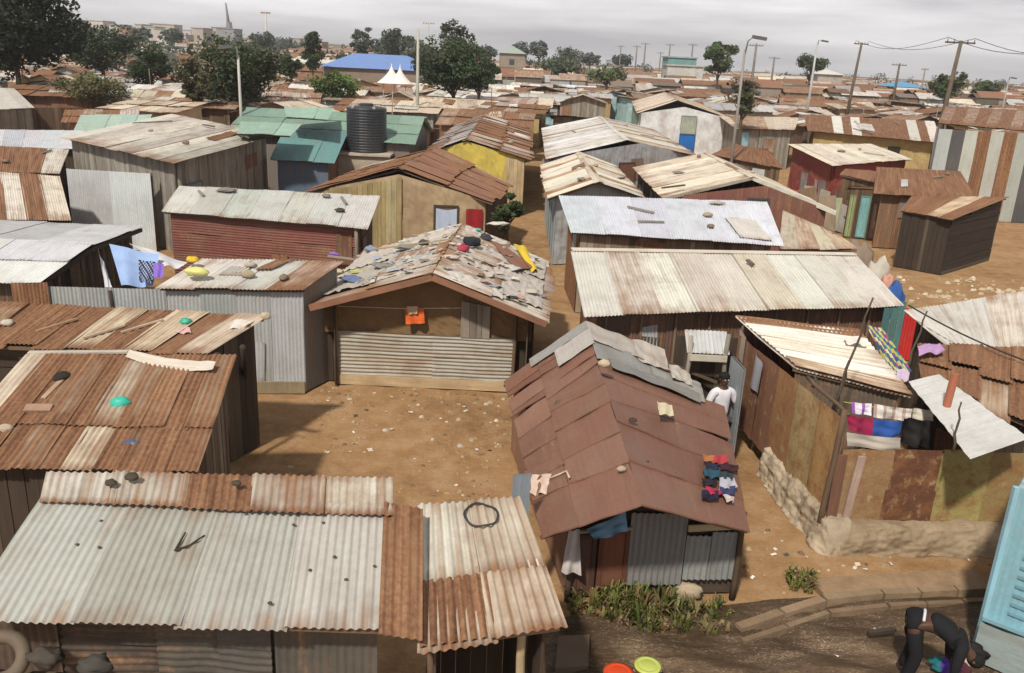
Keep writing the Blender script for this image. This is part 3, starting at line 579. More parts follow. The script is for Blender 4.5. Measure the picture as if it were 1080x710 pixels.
# ------------------------------------------------------------------ H rusty roofs on the left edge
A, B, C, D = P(-40, 178, 2.6), P(62, 186, 2.6), P(74, 232, 2.1), P(-40, 232, 2.1)
mono('shack', 'shack with rust and white striped roof at left edge above the white sheeted one', A, B, C, D, 'rusty2', {'all': ('plank', 'dwood')}, sw=.6, jig=.06, seq=[((.6, .55, .46), .1), ((.38, .2, .12), .85), ((.62, .57, .5), .15), ((.33, .18, .11), .9)])
A, B, C, D = P(-40, 152, 2.7), P(72, 158, 2.7), P(62, 183, 2.3), P(-40, 180, 2.3)
mono('shack', 'dark rusty shack roof with a pale corner sheet, left of the large timber house', A, B, C, D, 'rust', {'all': ('plank', 'dwood')}, sw=.8, seq=[((.36, .2, .13), .8), ((.33, .18, .12), .85), ((.34, .19, .12), .8), ((.3, .17, .11), .85), ((.62, .58, .5), .1)])
A, B, C, D = P(-60, 136, 2.6), P(88, 138, 2.6), P(80, 157, 2.3), P(-60, 156, 2.3)
mono('shack', 'long pale grey roof at left edge below the dark timber shed', A, B, C, D, 'galv', {'all': ('plank', 'dwood')}, seq=[((.56, .57, .6), -.1), ((.5, .52, .55), -.1)])
A, B, C, D = P(-60, 92, 3.2), P(14, 93, 3.2), P(36, 114, 2.7), P(-60, 118, 2.7)
mono('shed', 'dark timber shed with smooth grey roof at the upper left edge', A, B, C, D, 'greyroof', {'all': ('plank', 'gwood')}, cat='shed')
a, b = P(20, 112, 2.6), P(84, 112, 2.6)
ts = thing('fence', 'dark board fence with hanging clothes, left of the pale green roof', 'fence', ((a.x+b.x)/2, a.y, 0)); wall(ts, a, b, 2.5, 'plank', 'bwood', 0, 'fence_panel')
A, B, C, D = P(86, 121, 2.9), P(160, 121, 2.9), P(150, 140, 2.5), P(76, 142, 2.5)
mono('shack', 'pale mint green roof just behind the large timber house', A, B, C, D, 'green', {'all': ('plank', 'gwood')}, seq=[((.4, .52, .45), -.2)])
# ------------------------------------------------------------------ I green hall, tank
r1, r0 = P(262, 114, 3.9), P(448, 124, 3.9)
# long hall: ridge along the picture, gable end to the right
ea, eb = V((0, -4.0, -.95)), V((0, 4.0, -.95))
gable('hall', 'long green roofed hall behind the black water tank', r0, r1, r0+ea, r1+ea, r0+eb, r1+eb, 'green', {'all': ('vcorr', [(1, (.2, .17, .16), 0)])}, inset=.3, cat='hall', sw=1.2, rows=3, jig=.0, lift=.01)
A, B, C, D = P(300, 137, 3.3), P(367, 138, 3.3), P(352, 172, 2.5), P(285, 168, 2.5)
mono('annex', 'low turquoise roofed annex with one mint sheet, left of the water tank', A, B, C, D, 'teal', {'all': ('vcorr', [(1, (.16, .08, .06), .1)]), 'front': ('vcorr', [(1, (.1, .14, .2), 0)])}, inset=.3, cat='annex', seq=[((.15, .3, .29), -.15), ((.16, .31, .3), -.15), ((.15, .3, .3), -.15), ((.36, .45, .35), -.15), ((.14, .28, .3), -.15)], sw=.95, jig=.01)
for i, (a, b, c, d) in enumerate((((300, 113), (352, 114), (345, 126), (302, 123)), ((255, 128), (318, 131), (306, 143), (250, 141)))):
    A, B, C, D = P(*a, 4.25-.4*i), P(*b, 4.25-.4*i), P(*c, 4.05-.4*i), P(*d, 4.05-.4*i)
    mono('canopy', ('mint green raised canopy on the ridge of the green hall', 'mint green canopy on thin posts beside the large timber house')[i], A, B, C, D, 'green', {}, cat='canopy', seq=[((.3, .45, .37), -.2)])
    t = COL.objects[-1]
tkp = P(387, 160, 2.45)
tb = thing('tank_stand', 'rough concrete block stand carrying the black water tank', 'stand', (tkp.x, tkp.y, 0))
mb = MB(); mb.box((tkp.x, tkp.y, 1.2), V((1.15, 0, 0)), V((0, 1.15, 0)), V((0, 0, 1.2)), (.4, .35, .28, 0)); mb.build('base_block', MUD, tb)
mb = MB(); mb.box((tkp.x, tkp.y, 2.425), V((1.3, 0, 0)), V((0, 1.3, 0)), V((0, 0, .045)), (.46, .4, .32, 0)); mb.build('top_slab', MUD, tb)
TR = 20*(tkp-V((0, 0, H))).length/F
tw = thing('water_tank', 'tall black plastic water tank standing beside the green roofs', 'water tank', (tkp.x, tkp.y, 2.47))
prof = [(TR*.97, 0)]; zz = 0; TH_ = TR*2.25
for i in range(16):
    z0 = TH_*.95*i/16; prof += [(TR*.985, z0+.008), (TR, z0+.03), (TR, z0+TH_*.95/16-.03), (TR*.985, z0+TH_*.95/16-.008)]
prof += [(TR*.98, TH_*.95), (TR*.8, TH_*.975), (TR*.4, TH_), (.0, TH_)]
mb = MB(); mb.lathe(prof, tw.location, (.025, .027, .033, 0), 32); mb.build('tank_body', PLASTIC, tw, False)
mb = MB(); mb.lathe([(.3, 0), (.32, .02), (.32, .09), (.28, .12), (0, .13)], V(tw.location)+V((0, 0, TH_-.02)), (.03, .03, .035, 0), 20); mb.build('lid', PLASTIC, tw)
for i in range(5):
    a = i*1.25+.3; mb = MB(); mb.box(V(tw.location)+V((TR*.9*cos(a), TR*.9*sin(a), TH_*.955)), (.06, 0, 0), (0, .06, 0), (0, 0, .09), (.35, .36, .38, 0)); mb.build('lug', PLASTIC, tw)
# ------------------------------------------------------------------ J rust gable house, K yellow house
r0, r1 = P(421, 178, 3.0), P(461, 157, 3.0); l0 = P(322, 203, 2.3); g0 = P(519, 214, 2.15); g1 = P(541, 195, 2.15); l1 = l0+(r1-r0)
t, q = gable('house', 'rusty gable roofed house with plank gable, blue curtained window and red door curtain', r0, r1, l0, l1, g0, g1, [(3, (.36, .2, .13), .62), (2, (.3, .17, .115), .6), (1, (.55, .47, .37), .3)], {'front': ('mud', [(1, (.36, .26, .165), 0)]), 'right': ('plank', 'bwood'), 'left': ('plank', 'bwood'), 'back': ('plank', 'bwood')}, inset=.3, cat='house', sw=.7, rows=2, jig=.1, lift=.03, rpalr='redrust')
fl, fr, fg = q[0], q[1], q[2]; d = (V((fg.x, fg.y, 0))-V((fl.x, fl.y, 0)))
def on(u, o=.0): p = V((fl.x, fl.y, 0))+d*u; n_ = V((d.y, -d.x, 0)).normalized(); return p+n_*o
wall(t, on(.02, .06), on(.5, .06), [(0, 2.28), (1, 2.88)], 'plank', 'ywood', 0, 'plank_cladding')
p0, p1 = on(.68, .05), on(.84, .05)
panel(t, on(.69), on(.84), .95, 1.95, [(1, (.1, .08, .06), 0)], off=.04, name='window'); wt = [o for o in t.children if o.name.startswith('window')][-1]
mb = MB(); a, b = on(.705, .075), on(.83, .075); mb.grid(lambda u, v: a.lerp(b, u)+V((0, -.012*sin(u*13+v*2), 1.08+.76*v-.05*sin(pi*u))), 24, 3, lambda u, v: (u, v), (.4, .47, .6, 0)); cu_ = mb.build('curtain', CLOTH, t, True); cu_.parent = wt
mb = MB(); a, b = on(.885, .08), on(.985, .08); mb.grid(lambda u, v: a.lerp(b, u)+V((0, -.02*sin(u*9+v), .15+1.7*v)), 20, 6, lambda u, v: (u, v), (.26, .02, .025, 0)); mb.build('door_curtain', CLOTH, t, True)
r0, r1 = P(492, 148, 3.3), P(512, 122, 3.3); g0 = P(560, 169, 2.6); l0 = P(446, 163, 2.6)
t, q = gable('house', 'yellow walled house under a rusty gable roof littered with junk', r0, r1, l0, l0+(r1-r0), g0, g0+(r1-r0), 'mix', {'front': ('mud', [(1, (.6, .47, .1), 0)]), 'right': ('mud', 'ochre'), 'left': ('mud', 'ochre'), 'back': ('mud', 'ochre')}, inset=.3, cat='house', sw=.8, rows=2, jig=.12, lift=.03)
p0, p1 = q[0].lerp(q[2], .8), q[2]; wall(t, (p0.x, p0.y-.08), (p1.x, p1.y-.08), [(0, 2.65), (1, 2.5)], 'plank', [(1, (.5, .38, .22), 0), (1, (.45, .34, .2), 0)], 0, 'plank_cladding')
r0, r1 = P(535, 113, 3.2), P(535, 100, 3.2)
A, B, C, D = P(493, 101, 3.1), P(568, 104, 3.1), P(560, 112, 2.7), P(488, 108, 2.7)
t, q = mono('house', 'bright yellow walled house with pinkish tin roof, below the dark round tree', A, B, C, D, 'redrust', {'all': ('mud', [(1, (.62, .47, .03), 0)])}, cat='house', seq=[((.5, .4, .36), .1), ((.42, .3, .26), .25)])
panel(t, (q[3].x+2.2, q[3].y), (q[3].x+3.0, q[3].y), 0, 2, [(1, (.2, .2, .08), 0)], off=.12)
# ------------------------------------------------------------------ L central shack
r0 = V((-1.68, 16.9, 2.72)); r1 = V((-1.45, 22.4, 2.72)); l0 = V((-4.22, 16.95, 1.93)); g0 = P(577, 344, 1.88); g0.y = 16.75; l1 = l0+(r1-r0); g1 = g0+(r1-r0)
LR = [(4, (.5, .46, .4), .22), (3, (.44, .38, .32), .35), (2, (.36, .34, .32), .1), (1, (.35, .2, .14), .6), (2, (.56, .52, .47), .1)]
t, q = gable('shack', 'shack facing the dirt yard, roof covered in rags and rubbish', r0, r1, l0, l1, g0, g1, LR, {'right': ('plank', 'dwood'), 'left': ('plank', 'dwood'), 'back': ('plank', 'dwood')}, inset=.42, sw=.75, rows=2, jig=.1, lift=.02)
fl, fr, fg = q[0], q[1], q[2]; Yf = 17.55
x0, x1 = P(355, 405, 0).x, P(541, 405, 0).x
wall(t, (x0, Yf), (x1, Yf), 1.22, 'hcorr', [(2, (.37, .355, .31), .08), (2, (.33, .31, .265), .12), (1, (.41, .38, .32), .12)], .2, 'wall', pitch=.085, amp=.014, k=6)
mb = MB(); mb.bar((x0, Yf-.02, .1), (x1, Yf-.02, .1), .04, .22, (.5, .37, .22, 0)); mb.build('base_board', WOOD, t)
wall(t, (x0-.35, Yf+.06), (x1+.35, Yf+.06), [(0, 1.85), ((-1.66-x0+.35)/(x1-x0+.7), 2.64), (1, 1.85)], 'mud', [(1, (.22, .135, .068), 0)], 1.15)
wall(t, (x0-.4, Yf+.14), (x1+.4, Yf+.14), [(0, 1.9), ((-1.66-x0+.4)/(x1-x0+.8), 2.66), (1, 1.9)], 'plank', 'dwood', 0)
a, b = PY(486, 340, Yf), PY(517, 340, Yf); wall(t, (a.x, Yf-.03), (b.x, Yf-.03), [(0, 2.02), (1, 1.92)], 'plank', 'gwood', 1.2, 'shutter')
mb = MB(); p0, p1 = PY(356, 323, Yf-.1), PY(486, 325, Yf-.1); mb.tube([p0, p0.lerp(p1, .5)+V((0, 0, -.03)), p1], .008, (.5, .48, .45, 0), 5); mb.build('clothes_line', PLASTIC, t)
for x in (x0, x1): pole(t, (x, Yf-.06, 0), (x, Yf-.06, 1.9), .045, 'bwood', 'post')
mb = MB()
for (a, b) in ((l0, r0), (r0, g0)): mb.bar(a+V((0, -.03, -.05)), b+V((0, -.03, -.05)), .03, .13, (.26, .13, .08, 0))
mb.build('barge_board', WOOD, t)
# ------------------------------------------------------------------ M brown roof, front centre
zr, ze = 2.12, 1.36
r0 = P(677, 531, zr); r1 = P(617, 342, zr+.03); l0 = P(571, 567, ze); l1 = P(531, 402, ze); g0 = P(790, 560, ze); g1 = P(757, 398, ze)
t = thing('shack', 'low shack with lapped red-brown painted roof sheets, front centre', 'shack', ((l0.x+g0.x)/2, (r0.y+r1.y)/2, 0))
MR = [(.19, .09, .06), (.205, .1, .068), (.17, .082, .056), (.225, .115, .08)]
for sdn, (e0, e1) in enumerate(((l0, l1), (g0, g1))):
    mb = MB(); cuts = [0, .16, .3, .44, .57, .68, .76, .84, .92, 1] if sdn == 0 else [0, .17, .33, .47, .6, .7]
    for i in range(len(cuts)-1):
        a, b = cuts[i], cuts[i+1]; far = .006; near = .034
        for s_ in range(2 if sdn == 0 else 1):
            sp = (0, .62, 1) if sdn == 0 else (0, 1); v0, v1 = sp[s_], sp[s_+1]
            tt = (*jit(rnd.choice(MR), .06), rnd.uniform(-.08, .08)); sd = rnd.uniform(0, 99); o = (sd, sd*2); ja = rnd.uniform(-.02, .02) if i else 0; jb = rnd.uniform(-.045, .045) if i else 0
            def fn(u, v):   # u from near to far along the ridge, v from ridge to eave
                vv = v0+(v1-v0)*v; w = (a+ja+(jb-ja)*vv-.012)+(b-a+.03)*u; p = r0.lerp(r1, w).lerp(e0.lerp(e1, w), vv*(1.0+.02*NZ.noise(V((i*3.1, sd, 1)))))
                return p+V((0, 0, near+(far-near)*u+.03*NZ.noise(V((w*6+sd*.01, vv*3, sdn*7.)))+.018*NZ.noise(V((w*17+sd, vv*6, 2)))+.012*s_*(1-v)-(.05 if False else 0)*vv))
            mb.grid(fn, 10, 12, lambda u, v: (o[0]+(v0+(v1-v0)*v)*1.7, o[1]+u*1.1), tt)
            # rolled near edge
            ed = [fn(0, j/12) for j in range(13)]; lo = [p+V((0, 0, -.022)) for p in ed]
            ia = [mb.add(p, tt) for p in ed]; ib = [mb.add(p, tt) for p in lo]
            for j in range(12): mb.face([ia[j], ia[j+1], ib[j+1], ib[j]], [(o[0]+j*.1, o[1]), (o[0]+j*.1+.1, o[1]), (o[0]+j*.1+.1, o[1]+.03), (o[0]+j*.1, o[1]+.03)])
    mb.build('roof', METAL, t, True)
# grey felt and old sheets at the far end of the right slope
mb = MB()
for i, (w0, w1, v0, v1, c, rr) in enumerate(((.70, .86, 0, .5, (.25, .245, .23), 0), (.69, .84, .45, .84, (.3, .29, .27), .05), (.84, 1.0, 0, .42, (.4, .36, .32), .1), (.82, 1.01, .36, .6, (.46, .41, .36), .15), (.66, .73, .1, .8, (.2, .195, .185), 0), (.76, .88, .6, .76, (.44, .4, .35), .1))):
    sd = rnd.uniform(0, 99)
    mb.grid(lambda u, v: r0.lerp(r1, w0+(w1-w0)*u).lerp(g0.lerp(g1, w0+(w1-w0)*u), v0+(v1-v0)*v)+V((0, 0, .05+.012*i+.05*NZ.noise(V((u*3+sd, v*4, 1))))), 12, 16, lambda u, v: (sd+v*1.4, u+sd), (*c, rr-.1))
mb.build('roof_patch', METAL, t, True)['label'] = 'grey felt and old sheets on the far end of the roof'
mb = MB(); sd = 3.3
for w0, w1, v0, v1 in ((.80, .93, -.02, .42), (.93, 1.0, 0, .7)):
    mb.grid(lambda u, v: r0.lerp(r1, w0+(w1-w0)*u).lerp(l0.lerp(l1, w0+(w1-w0)*u), v0+(v1-v0)*v)+V((0, 0, .075+.02*NZ.noise(V((u*3+sd, v*4, 1))))), 8, 8, lambda u, v: (sd+v, u), (.4, .37, .34, .0) if w0 < .9 else (.27, .265, .25, -.1))
mb.build('roof_patch', METAL, t, True)
# walls
wl = V((.92, 10.05, 0)); wr = V((3.22, 10.28, 0)); wm = V((1.62, 10.1, 0))
dd = wr-wl
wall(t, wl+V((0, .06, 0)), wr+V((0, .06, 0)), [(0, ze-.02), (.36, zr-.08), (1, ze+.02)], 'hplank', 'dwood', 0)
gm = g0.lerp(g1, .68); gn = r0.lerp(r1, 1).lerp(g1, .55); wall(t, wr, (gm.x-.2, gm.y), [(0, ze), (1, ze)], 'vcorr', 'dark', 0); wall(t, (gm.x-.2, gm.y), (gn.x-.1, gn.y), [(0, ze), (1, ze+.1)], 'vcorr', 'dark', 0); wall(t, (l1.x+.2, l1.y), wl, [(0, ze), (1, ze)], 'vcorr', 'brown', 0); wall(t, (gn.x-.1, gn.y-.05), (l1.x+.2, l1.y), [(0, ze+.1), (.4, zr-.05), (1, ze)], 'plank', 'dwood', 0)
def onM(u, o=0): return wl+dd*u+V((0, -o, 0))
panel(t, onM(.02), onM(.15), .05, 1.0, [(1, (.1, .05, .035), 0)], name='side_board'); panel(t, onM(.16), onM(.34), .05, 1.08, [(1, (.17, .065, .04), 0)], off=.05)
wall(t, onM(.345, .05), onM(.67, .05), [(0, 1.32), (1, 1.3)], 'vcorr', [(1, (.17, .17, .165), .05), (1, (.22, .22, .215), .02)], .2, 'grey_sheet', sw=.8, k=6, pitch=.085, amp=.014)
wall(t, onM(.69, .05), onM(.99, .05), [(0, 1.0), (1, .98)], 'vcorr', [(1, (.25, .255, .25), .05)], .28, 'grey_sheet', sw=.4, k=6, pitch=.085, amp=.014, ragged=.05)
mb = MB(); mb.bar(onM(.68, .08)+V((0, 0, 1.1)), onM(1.0, .08)+V((0, 0, 1.14)), .03, .1, (.4, .31, .2, 0)); mb.bar(onM(0, .1)+V((0, 0, 1.06)), onM(.35, .1)+V((0, 0, 1.12)), .04, .04, (.3, .23, .15, 0)); mb.bar(onM(.55, .3)+V((0, 0, 1.75)), onM(.95, .2)+V((0, 0, 1.36)), .02, .12, (.4, .36, .3, 0)); mb.bar(onM(.5, .25)+V((0, 0, 1.72)), onM(.78, .2)+V((0, 0, 1.42)), .02, .1, (.26, .22, .17, 0)); mb.build('beam', WOOD, t)
for f_ in (0, 1):
    for e0, e1 in ((l0, l1), (g0, g1)): mb = MB(); mb.bar(r0.lerp(r1, f_*.96)+V((0, .1, -.06)), e0.lerp(e1, f_*.96)+V((0, .1, -.06)), .05, .05, pick('bwood')); mb.build('rafter', WOOD, t)
for u in (.0, 1.0): pole(t, onM(u, .1), onM(u, .1)+V((0, 0, 1.35)), .045, 'bwood', 'post')
# ------------------------------------------------------------------ N, O long white roofs
A, B, C, D = P(603, 265, 2.72), P(902, 270, 2.72), P(951, 322, 2.2), P(617, 333, 2.2)
t, q = mono('long_house', 'long brown walled building with broad off-white roof, second row right of centre', A, B, C, D, [(4, (.57, .55, .495), .02), (2, (.61, .59, .535), -.03), (1, (.53, .48, .41), .12)], {'all': ('vcorr', 'brown'), 'front': ('vcorr', [(2, (.13, .075, .055), .15), (1, (.16, .09, .065), .2)])}, inset=.3, cat='house', sw=.82, jig=.02, lift=.016)
mb = MB(); mb.bar(A+V((0, .05, .04)), B+V((0, .05, .04)), .22, .03, (.6, .55, .48, 0)); mb.build('ridge_cap', METAL, t)
mb = MB()
for i in range(9):
    p = q[3].lerp(q[2], .03+i*.115); mb.bar((p.x, p.y-.04, 0), (p.x, p.y-.04, 2.15), .045, .03, (.22, .15, .1, 0))
mb.build('wall_batten', WOOD, t)
A, B, C, D = P(590, 206, 2.95), P(808, 213, 2.95), P(826, 259, 2.4), P(603, 245, 2.4)
t, q = mono('long_house', 'long building with bright blue-white roof, behind the broad off-white roof', A, B, C, D, 'bluewhite', {'all': ('vcorr', 'brown'), 'front': ('plank', [(2, (.22, .15, .1), 0), (1, (.32, .25, .18), 0), (1, (.13, .09, .06), 0)]), 'left': ('vcorr', [(1, (.3, .15, .09), .5)])}, inset=.3, cat='house', sw=1.0, jig=.02, lift=.01, seq=[((.54, .57, .63), -.12), ((.57, .6, .65), -.12)])
# ------------------------------------------------------------------ S T U V and neighbours
r0, r1 = P(661, 148, 3.1), P(632, 123, 3.1); l0 = P(576, 168, 2.4); g0 = P(737, 165, 2.4)
t, q = gable('house', 'white roofed house with grey-blue plaster gable and brown door', r0, r1, l0, l0+(r1-r0), g0, g0+(r1-r0), 'white', {'all': ('mud', 'greyplaster')}, inset=.5, cat='house', sw=.9, jig=.03, rows=1)
fl, fg = q[0], q[2]; a, b = fl.lerp(fg, .46), fl.lerp(fg, .58); panel(t, (a.x, a.y), (b.x, b.y), 0, 2.1, [(1, (.16, .08, .05), 0)], off=.12, th=.06)
r0, r1 = P(632, 192, 3.0), P(611, 161, 3.0); l0 = P(578, 210, 2.4); g0 = P(680, 208, 2.4)
gable('house', 'tan and white striped gable roof behind the blue-white long roof', r0, r1, l0, l0+(r1-r0), g0, g0+(r1-r0), 'tan', {'all': ('plank', 'gwood'), 'front': ('mud', 'greyplaster'), 'left': ('vcorr', [(1, (.36, .42, .45), 0)])}, inset=.35, cat='house', sw=.8, jig=.05, seq=[((.55, .53, .49), 0), ((.63, .55, .43), .1), ((.5, .4, .3), .3), ((.66, .6, .48), .0)])
r0, r1 = P(794, 187, 3.1), P(745, 161, 3.1); l0 = P(699, 209, 2.5); g0 = P(882, 224, 2.3)
t, q = gable('house', 'broad tan gable roof with white verge and brick-red gable wall', r0, r1, l0, l0+(r1-r0), g0, g0+(r1-r0), 'tan', {'all': ('plank', 'bwood'), 'front': ('vcorr', [(1, (.22, .095, .075), .15), (1, (.19, .08, .065), .15)])}, inset=.3, cat='house', sw=.8, jig=.03, seq=[((.62, .55, .44), .05), ((.58, .5, .4), .12), ((.66, .6, .5), 0)])
mb = MB(); mb.bar(r0+V((0, -.03, -.03)), g0+V((0, -.03, -.03)), .04, .16, (.62, .58, .5, 0)); mb.bar(r0+V((0, -.03, -.03)), l0+V((0, -.03, -.03)), .04, .12, (.5, .44, .35, 0)); mb.build('barge_board', WOOD, t)
fl, fg = q[0], q[2]; a, b = fl.lerp(fg, .5), fl.lerp(fg, .64); panel(t, (a.x, a.y), (b.x, b.y), 1.5, 2.6, [(1, (.1, .1, .1), 0)], off=.04, name='window')
r0, r1 = P(715, 106, 3.9), P(700, 97, 3.9); l0 = P(672, 120, 3.2); g0 = P(776, 127, 3.1)
t, q = gable('house', 'white walled house with bright blue lower door and tan gable roof', r0, r1, l0, l0+(r1-r0), g0, g0+(r1-r0), 'tan', {'all': ('mud', 'whitewall'), 'left': ('vcorr', 'green')}, inset=.6, cat='house', sw=1.0)
fl, fg = q[0], q[2]; a, b = fl.lerp(fg, .46), fl.lerp(fg, .63); panel(t, (a.x, a.y), (b.x, b.y), 0, 1.75, [(1, (.02, .15, .46), 0)], off=.14, th=.08); panel(t, (a.x, a.y), (b.x, b.y), 1.78, 3.2, [(1, (.33, .36, .3), 0)], off=.13, name='transom', th=.08)
A, B, C, D = P(758, 122, 3.3), P(842, 124, 3.3), P(838, 137, 2.9), P(776, 136, 2.9)
t, q = mono('shack', 'shack with tan roof, weathered plank wall and pale blue side panel', A, B, C, D, 'tan', {'all': ('plank', 'gwood')}, inset=.4)
a, b = q[3].lerp(q[2], .02), q[3].lerp(q[2], .2); panel(t, (a.x, a.y), (b.x, b.y), 0, 2.7, [(1, (.32, .5, .56), 0)], off=.06, name='side_board', th=.06)
A, B, C, D = P(776, 152, 2.6), P(812, 160, 2.6), P(826, 178, 2.2), P(750, 163, 2.3)
mono('shack', 'small rust-red roofed shack behind the tan roof with white verge', A, B, C, D, 'rust', {'all': ('plank', 'bwood')}, seq=[((.3, .13, .08), .75)])
A, B, C, D = P(830, 152, 2.9), P(918, 152, 2.9), P(962, 168, 2.6), P(878, 175, 2.5)
mono('shack', 'red walled shack under a flat bleached tan roof', A, B, C, D, 'tan', {'all': ('mud', 'redwall')}, inset=.35, seq=[((.6, .54, .44), 0), ((.64, .58, .48), 0)])
A, B, C, D = P(848, 121, 3.3), P(985, 128, 3.3), P(993, 151, 2.6), P(852, 138, 2.6)
t, q = mono('long_house', 'long ochre walled house with rusty roof and two white patch sheets', A, B, C, D, 'rust', {'all': ('mud', 'ochre')}, inset=.6, cat='house', seq=[((.3, .17, .11), .75), ((.33, .18, .12), .7), ((.3, .16, .1), .8), ((.66, .62, .55), 0), ((.32, .17, .12), .7), ((.66, .62, .55), 0), ((.36, .2, .13), .7), ((.4, .26, .17), .6)])
a, b = q[3].lerp(q[2], .66), q[3].lerp(q[2], .76); panel(t, (a.x, a.y), (b.x, b.y), 0, 2, [(1, (.03, .025, .02), 0)], off=.13)
A, B, C, D = P(998, 112, 4.95), P(1110, 118, 4.95), P(1104, 140, 4.6), P(990, 130, 4.6)
mono('house', 'tall house clad in upright grey, black and rust striped sheets at right edge', A, B, C, D, 'rust', {'all': ('vcorr', 'galv'), 'front': ('vcorr', [(1, (.4, .42, .4), 0)])}, inset=.3, cat='house', seq=[((.5, .4, .33), .4), ((.3, .18, .12), .7)])
th_ = COL.objects[-1].parent
for o in list(COL.objects):
    if o.parent is th_ and o.name.startswith('wall'): pass
A, B, C, D = P(925, 176, 2.9), P(1012, 181, 2.9), P(1030, 211, 2.3), P(922, 204, 2.3)
STR = None
mono('shack', 'plain rust-brown roofed shack beside the tall striped house', A, B, C, D, 'redrust', {'all': ('vcorr', [(2, (.13, .08, .055), .3), (1, (.2, .15, .11), .35)])}, inset=.3, sw=.9, seq=[((.27, .125, .08), .5), ((.25, .115, .075), .5), ((.3, .15, .1), .5)])
A, B, C, D = P(990, 205, 2.6), P(1062, 206, 2.6), P(1003, 233, 2.15), P(950, 221, 2.2)
A, B, C, D = P(962, 207, 2.5), P(1064, 208, 2.55), P(1004, 232, 2.1), P(950, 222, 2.15)
t, q = mono('shack', 'open fronted black shed with orange-brown roof above the rubble path', A, B, C, D, 'redrust', {'right': ('hplank', [(3, (.04, .03, .024), 0), (1, (.1, .08, .06), 0)]), 'front': ('plank', [(2, (.045, .034, .027), 0), (1, (.1, .075, .055), 0)]), 'left': ('plank', 'dwood'), 'back': ('plank', 'dwood')}, inset=.15, sw=.7, seq=[((.34, .18, .11), .45), ((.3, .15, .095), .5), ((.55, .42, .3), .2)], cat='shed')
A, B, C, D = P(892, 178, 2.5), P(932, 181, 2.5), P(930, 194, 2.2), P(886, 184, 2.3)
t, q = mono('stall', 'little shop stall with teal board and pink goods facing the path', A, B, C, D, 'redrust', {'all': ('plank', 'bwood')}, cat='stall')
A, B, C, D = P(897, 196, 2.3), P(962, 200, 2.3), P(966, 206, 2.1), P(893, 200, 2.1)
t, q = mono('stall', 'low wooden stall front with turquoise and white boards beside the path', A, B, C, D, 'rust', {'all': ('plank', 'bwood')}, cat='stall', inset=.1)
for u0, u1, c, z1 in ((.02, .12, (.35, .42, .2), 1.9), (.2, .36, (.2, .42, .44), 1.9), (.42, .6, (.5, .35, .3), 1.6), (.75, .9, (.5, .5, .5), 1.5)):
    a, b = q[3].lerp(q[2], u0), q[3].lerp(q[2], u1); panel(t, (a.x, a.y), (b.x, b.y), .05, z1, [(1, c, 0)], off=.05, name='shop_board')
A, B, C, D = P(826, 222, 2.4), P(880, 245, 2.4), P(905, 263, 2.1), P(822, 263, 2.1)
mono('shack', 'low tan roofed shack squeezed behind the far end of the off-white roof', A, B, C, D, 'tan', {'all': ('plank', 'bwood')}, seq=[((.52, .46, .36), .1), ((.5, .4, .3), .2)])
# teal and red boards near the path
a, b = PY(936, 330, 21.2), PY(1000, 330, 20.6)
tt_ = thing('fence', 'teal board fence with a bright red sheet, between white roofs and path', 'fence', ((a.x+b.x)/2, 21, 0))
wall(tt_, (a.x-1.1, 22.2), (a.x+.45, 21.2), 1.5, 'plank', [(1, (.06, .16, .17), 0), (1, (.09, .2, .2), 0)], 0, 'fence_panel'); wall(tt_, (a.x+.45, 21.2), (b.x, 20.5), 1.35, 'vcorr', [(1, (.45, .03, .03), -.2)], 0, 'red_sheet'); wall(tt_, (b.x, 20.5), (b.x+.6, 20.9), 1.1, 'plank', 'dwood', 0, 'fence_panel')
# tall striped house: stripes
for o in list(COL.objects):
    if o.parent is th_ and o.type == 'MESH' and o.name.startswith('wall'): bpy.data.objects.remove(o)
p0, p1 = P(991, 136, 4.52), P(1100, 140, 4.52); p1.y = p0.y-.3
ST = [((.42, .44, .45), -.2), ((.09, .09, .095), -.1), ((.42, .44, .4), -.1), ((.2, .14, .08), .7), ((.42, .44, .4), -.1), ((.22, .15, .08), .75), ((.4, .42, .38), -.1), ((.08, .08, .085), -.1)]
wall(th_, p0, p1, [(0, p0.z), (1, p1.z)], 'vcorr', 'galv', 0, 'wall', sw=.62, seq=ST)
wall(th_, (p0.x+1.25, p0.y+3), p0, p0.z, 'vcorr', 'galv', 0); wall(th_, p1, (p1.x+1.25, p1.y+3), p1.z, 'vcorr', 'galv', 0)
# ------------------------------------------------------------------ P compound at right
A, B, C, D = P(777, 335, 2.3), P(905, 350, 2.3), P(958, 418, 1.98), P(838, 388, 1.98)
t, q = mono('shack', 'shack under a cream roof with rust bands, right of the alley, washing in its yard', A, B, C, D, 'white', {'front': ('vcorr', [(1, (.13, .1, .08), .2)]), 'right': ('plank', 'bwood'), 'back': ('vcorr', 'brown')}, inset=.12, sw=3.0, rows=1)
mb = MB()
for i, (v0, v1, c, r_) in enumerate(((-.04, .16, (.45, .3, .2), .62), (.12, .42, (.68, .65, .58), .0), (.38, .66, (.62, .57, .48), .1), (.62, .9, (.7, .67, .6), 0), (.86, 1.03, (.55, .45, .33), .35))):
    a = [bil(A, B, C, D, u, v)+V((0, 0, .03+.012*i)) for u, v in ((-.01, v0), (1.01, v0), (1.02, v1), (-.01, v1))]
    corr(mb, a[3], a[0], a[1], a[2], (*c, r_-.05), .15, .014, 5, 8, .02)
mb.build('roof_sheet', METAL, t, True)
wz = [PX(776, 350, 4.46), PX(893, 438, 5.02)]
tops = [(0, wz[0].z), (1, wz[1].z-.08)]
tc_ = thing('compound_wall', 'patched rust brown and ochre sheet wall round the yard with washing', 'wall', (4.9, 11.3, 0))
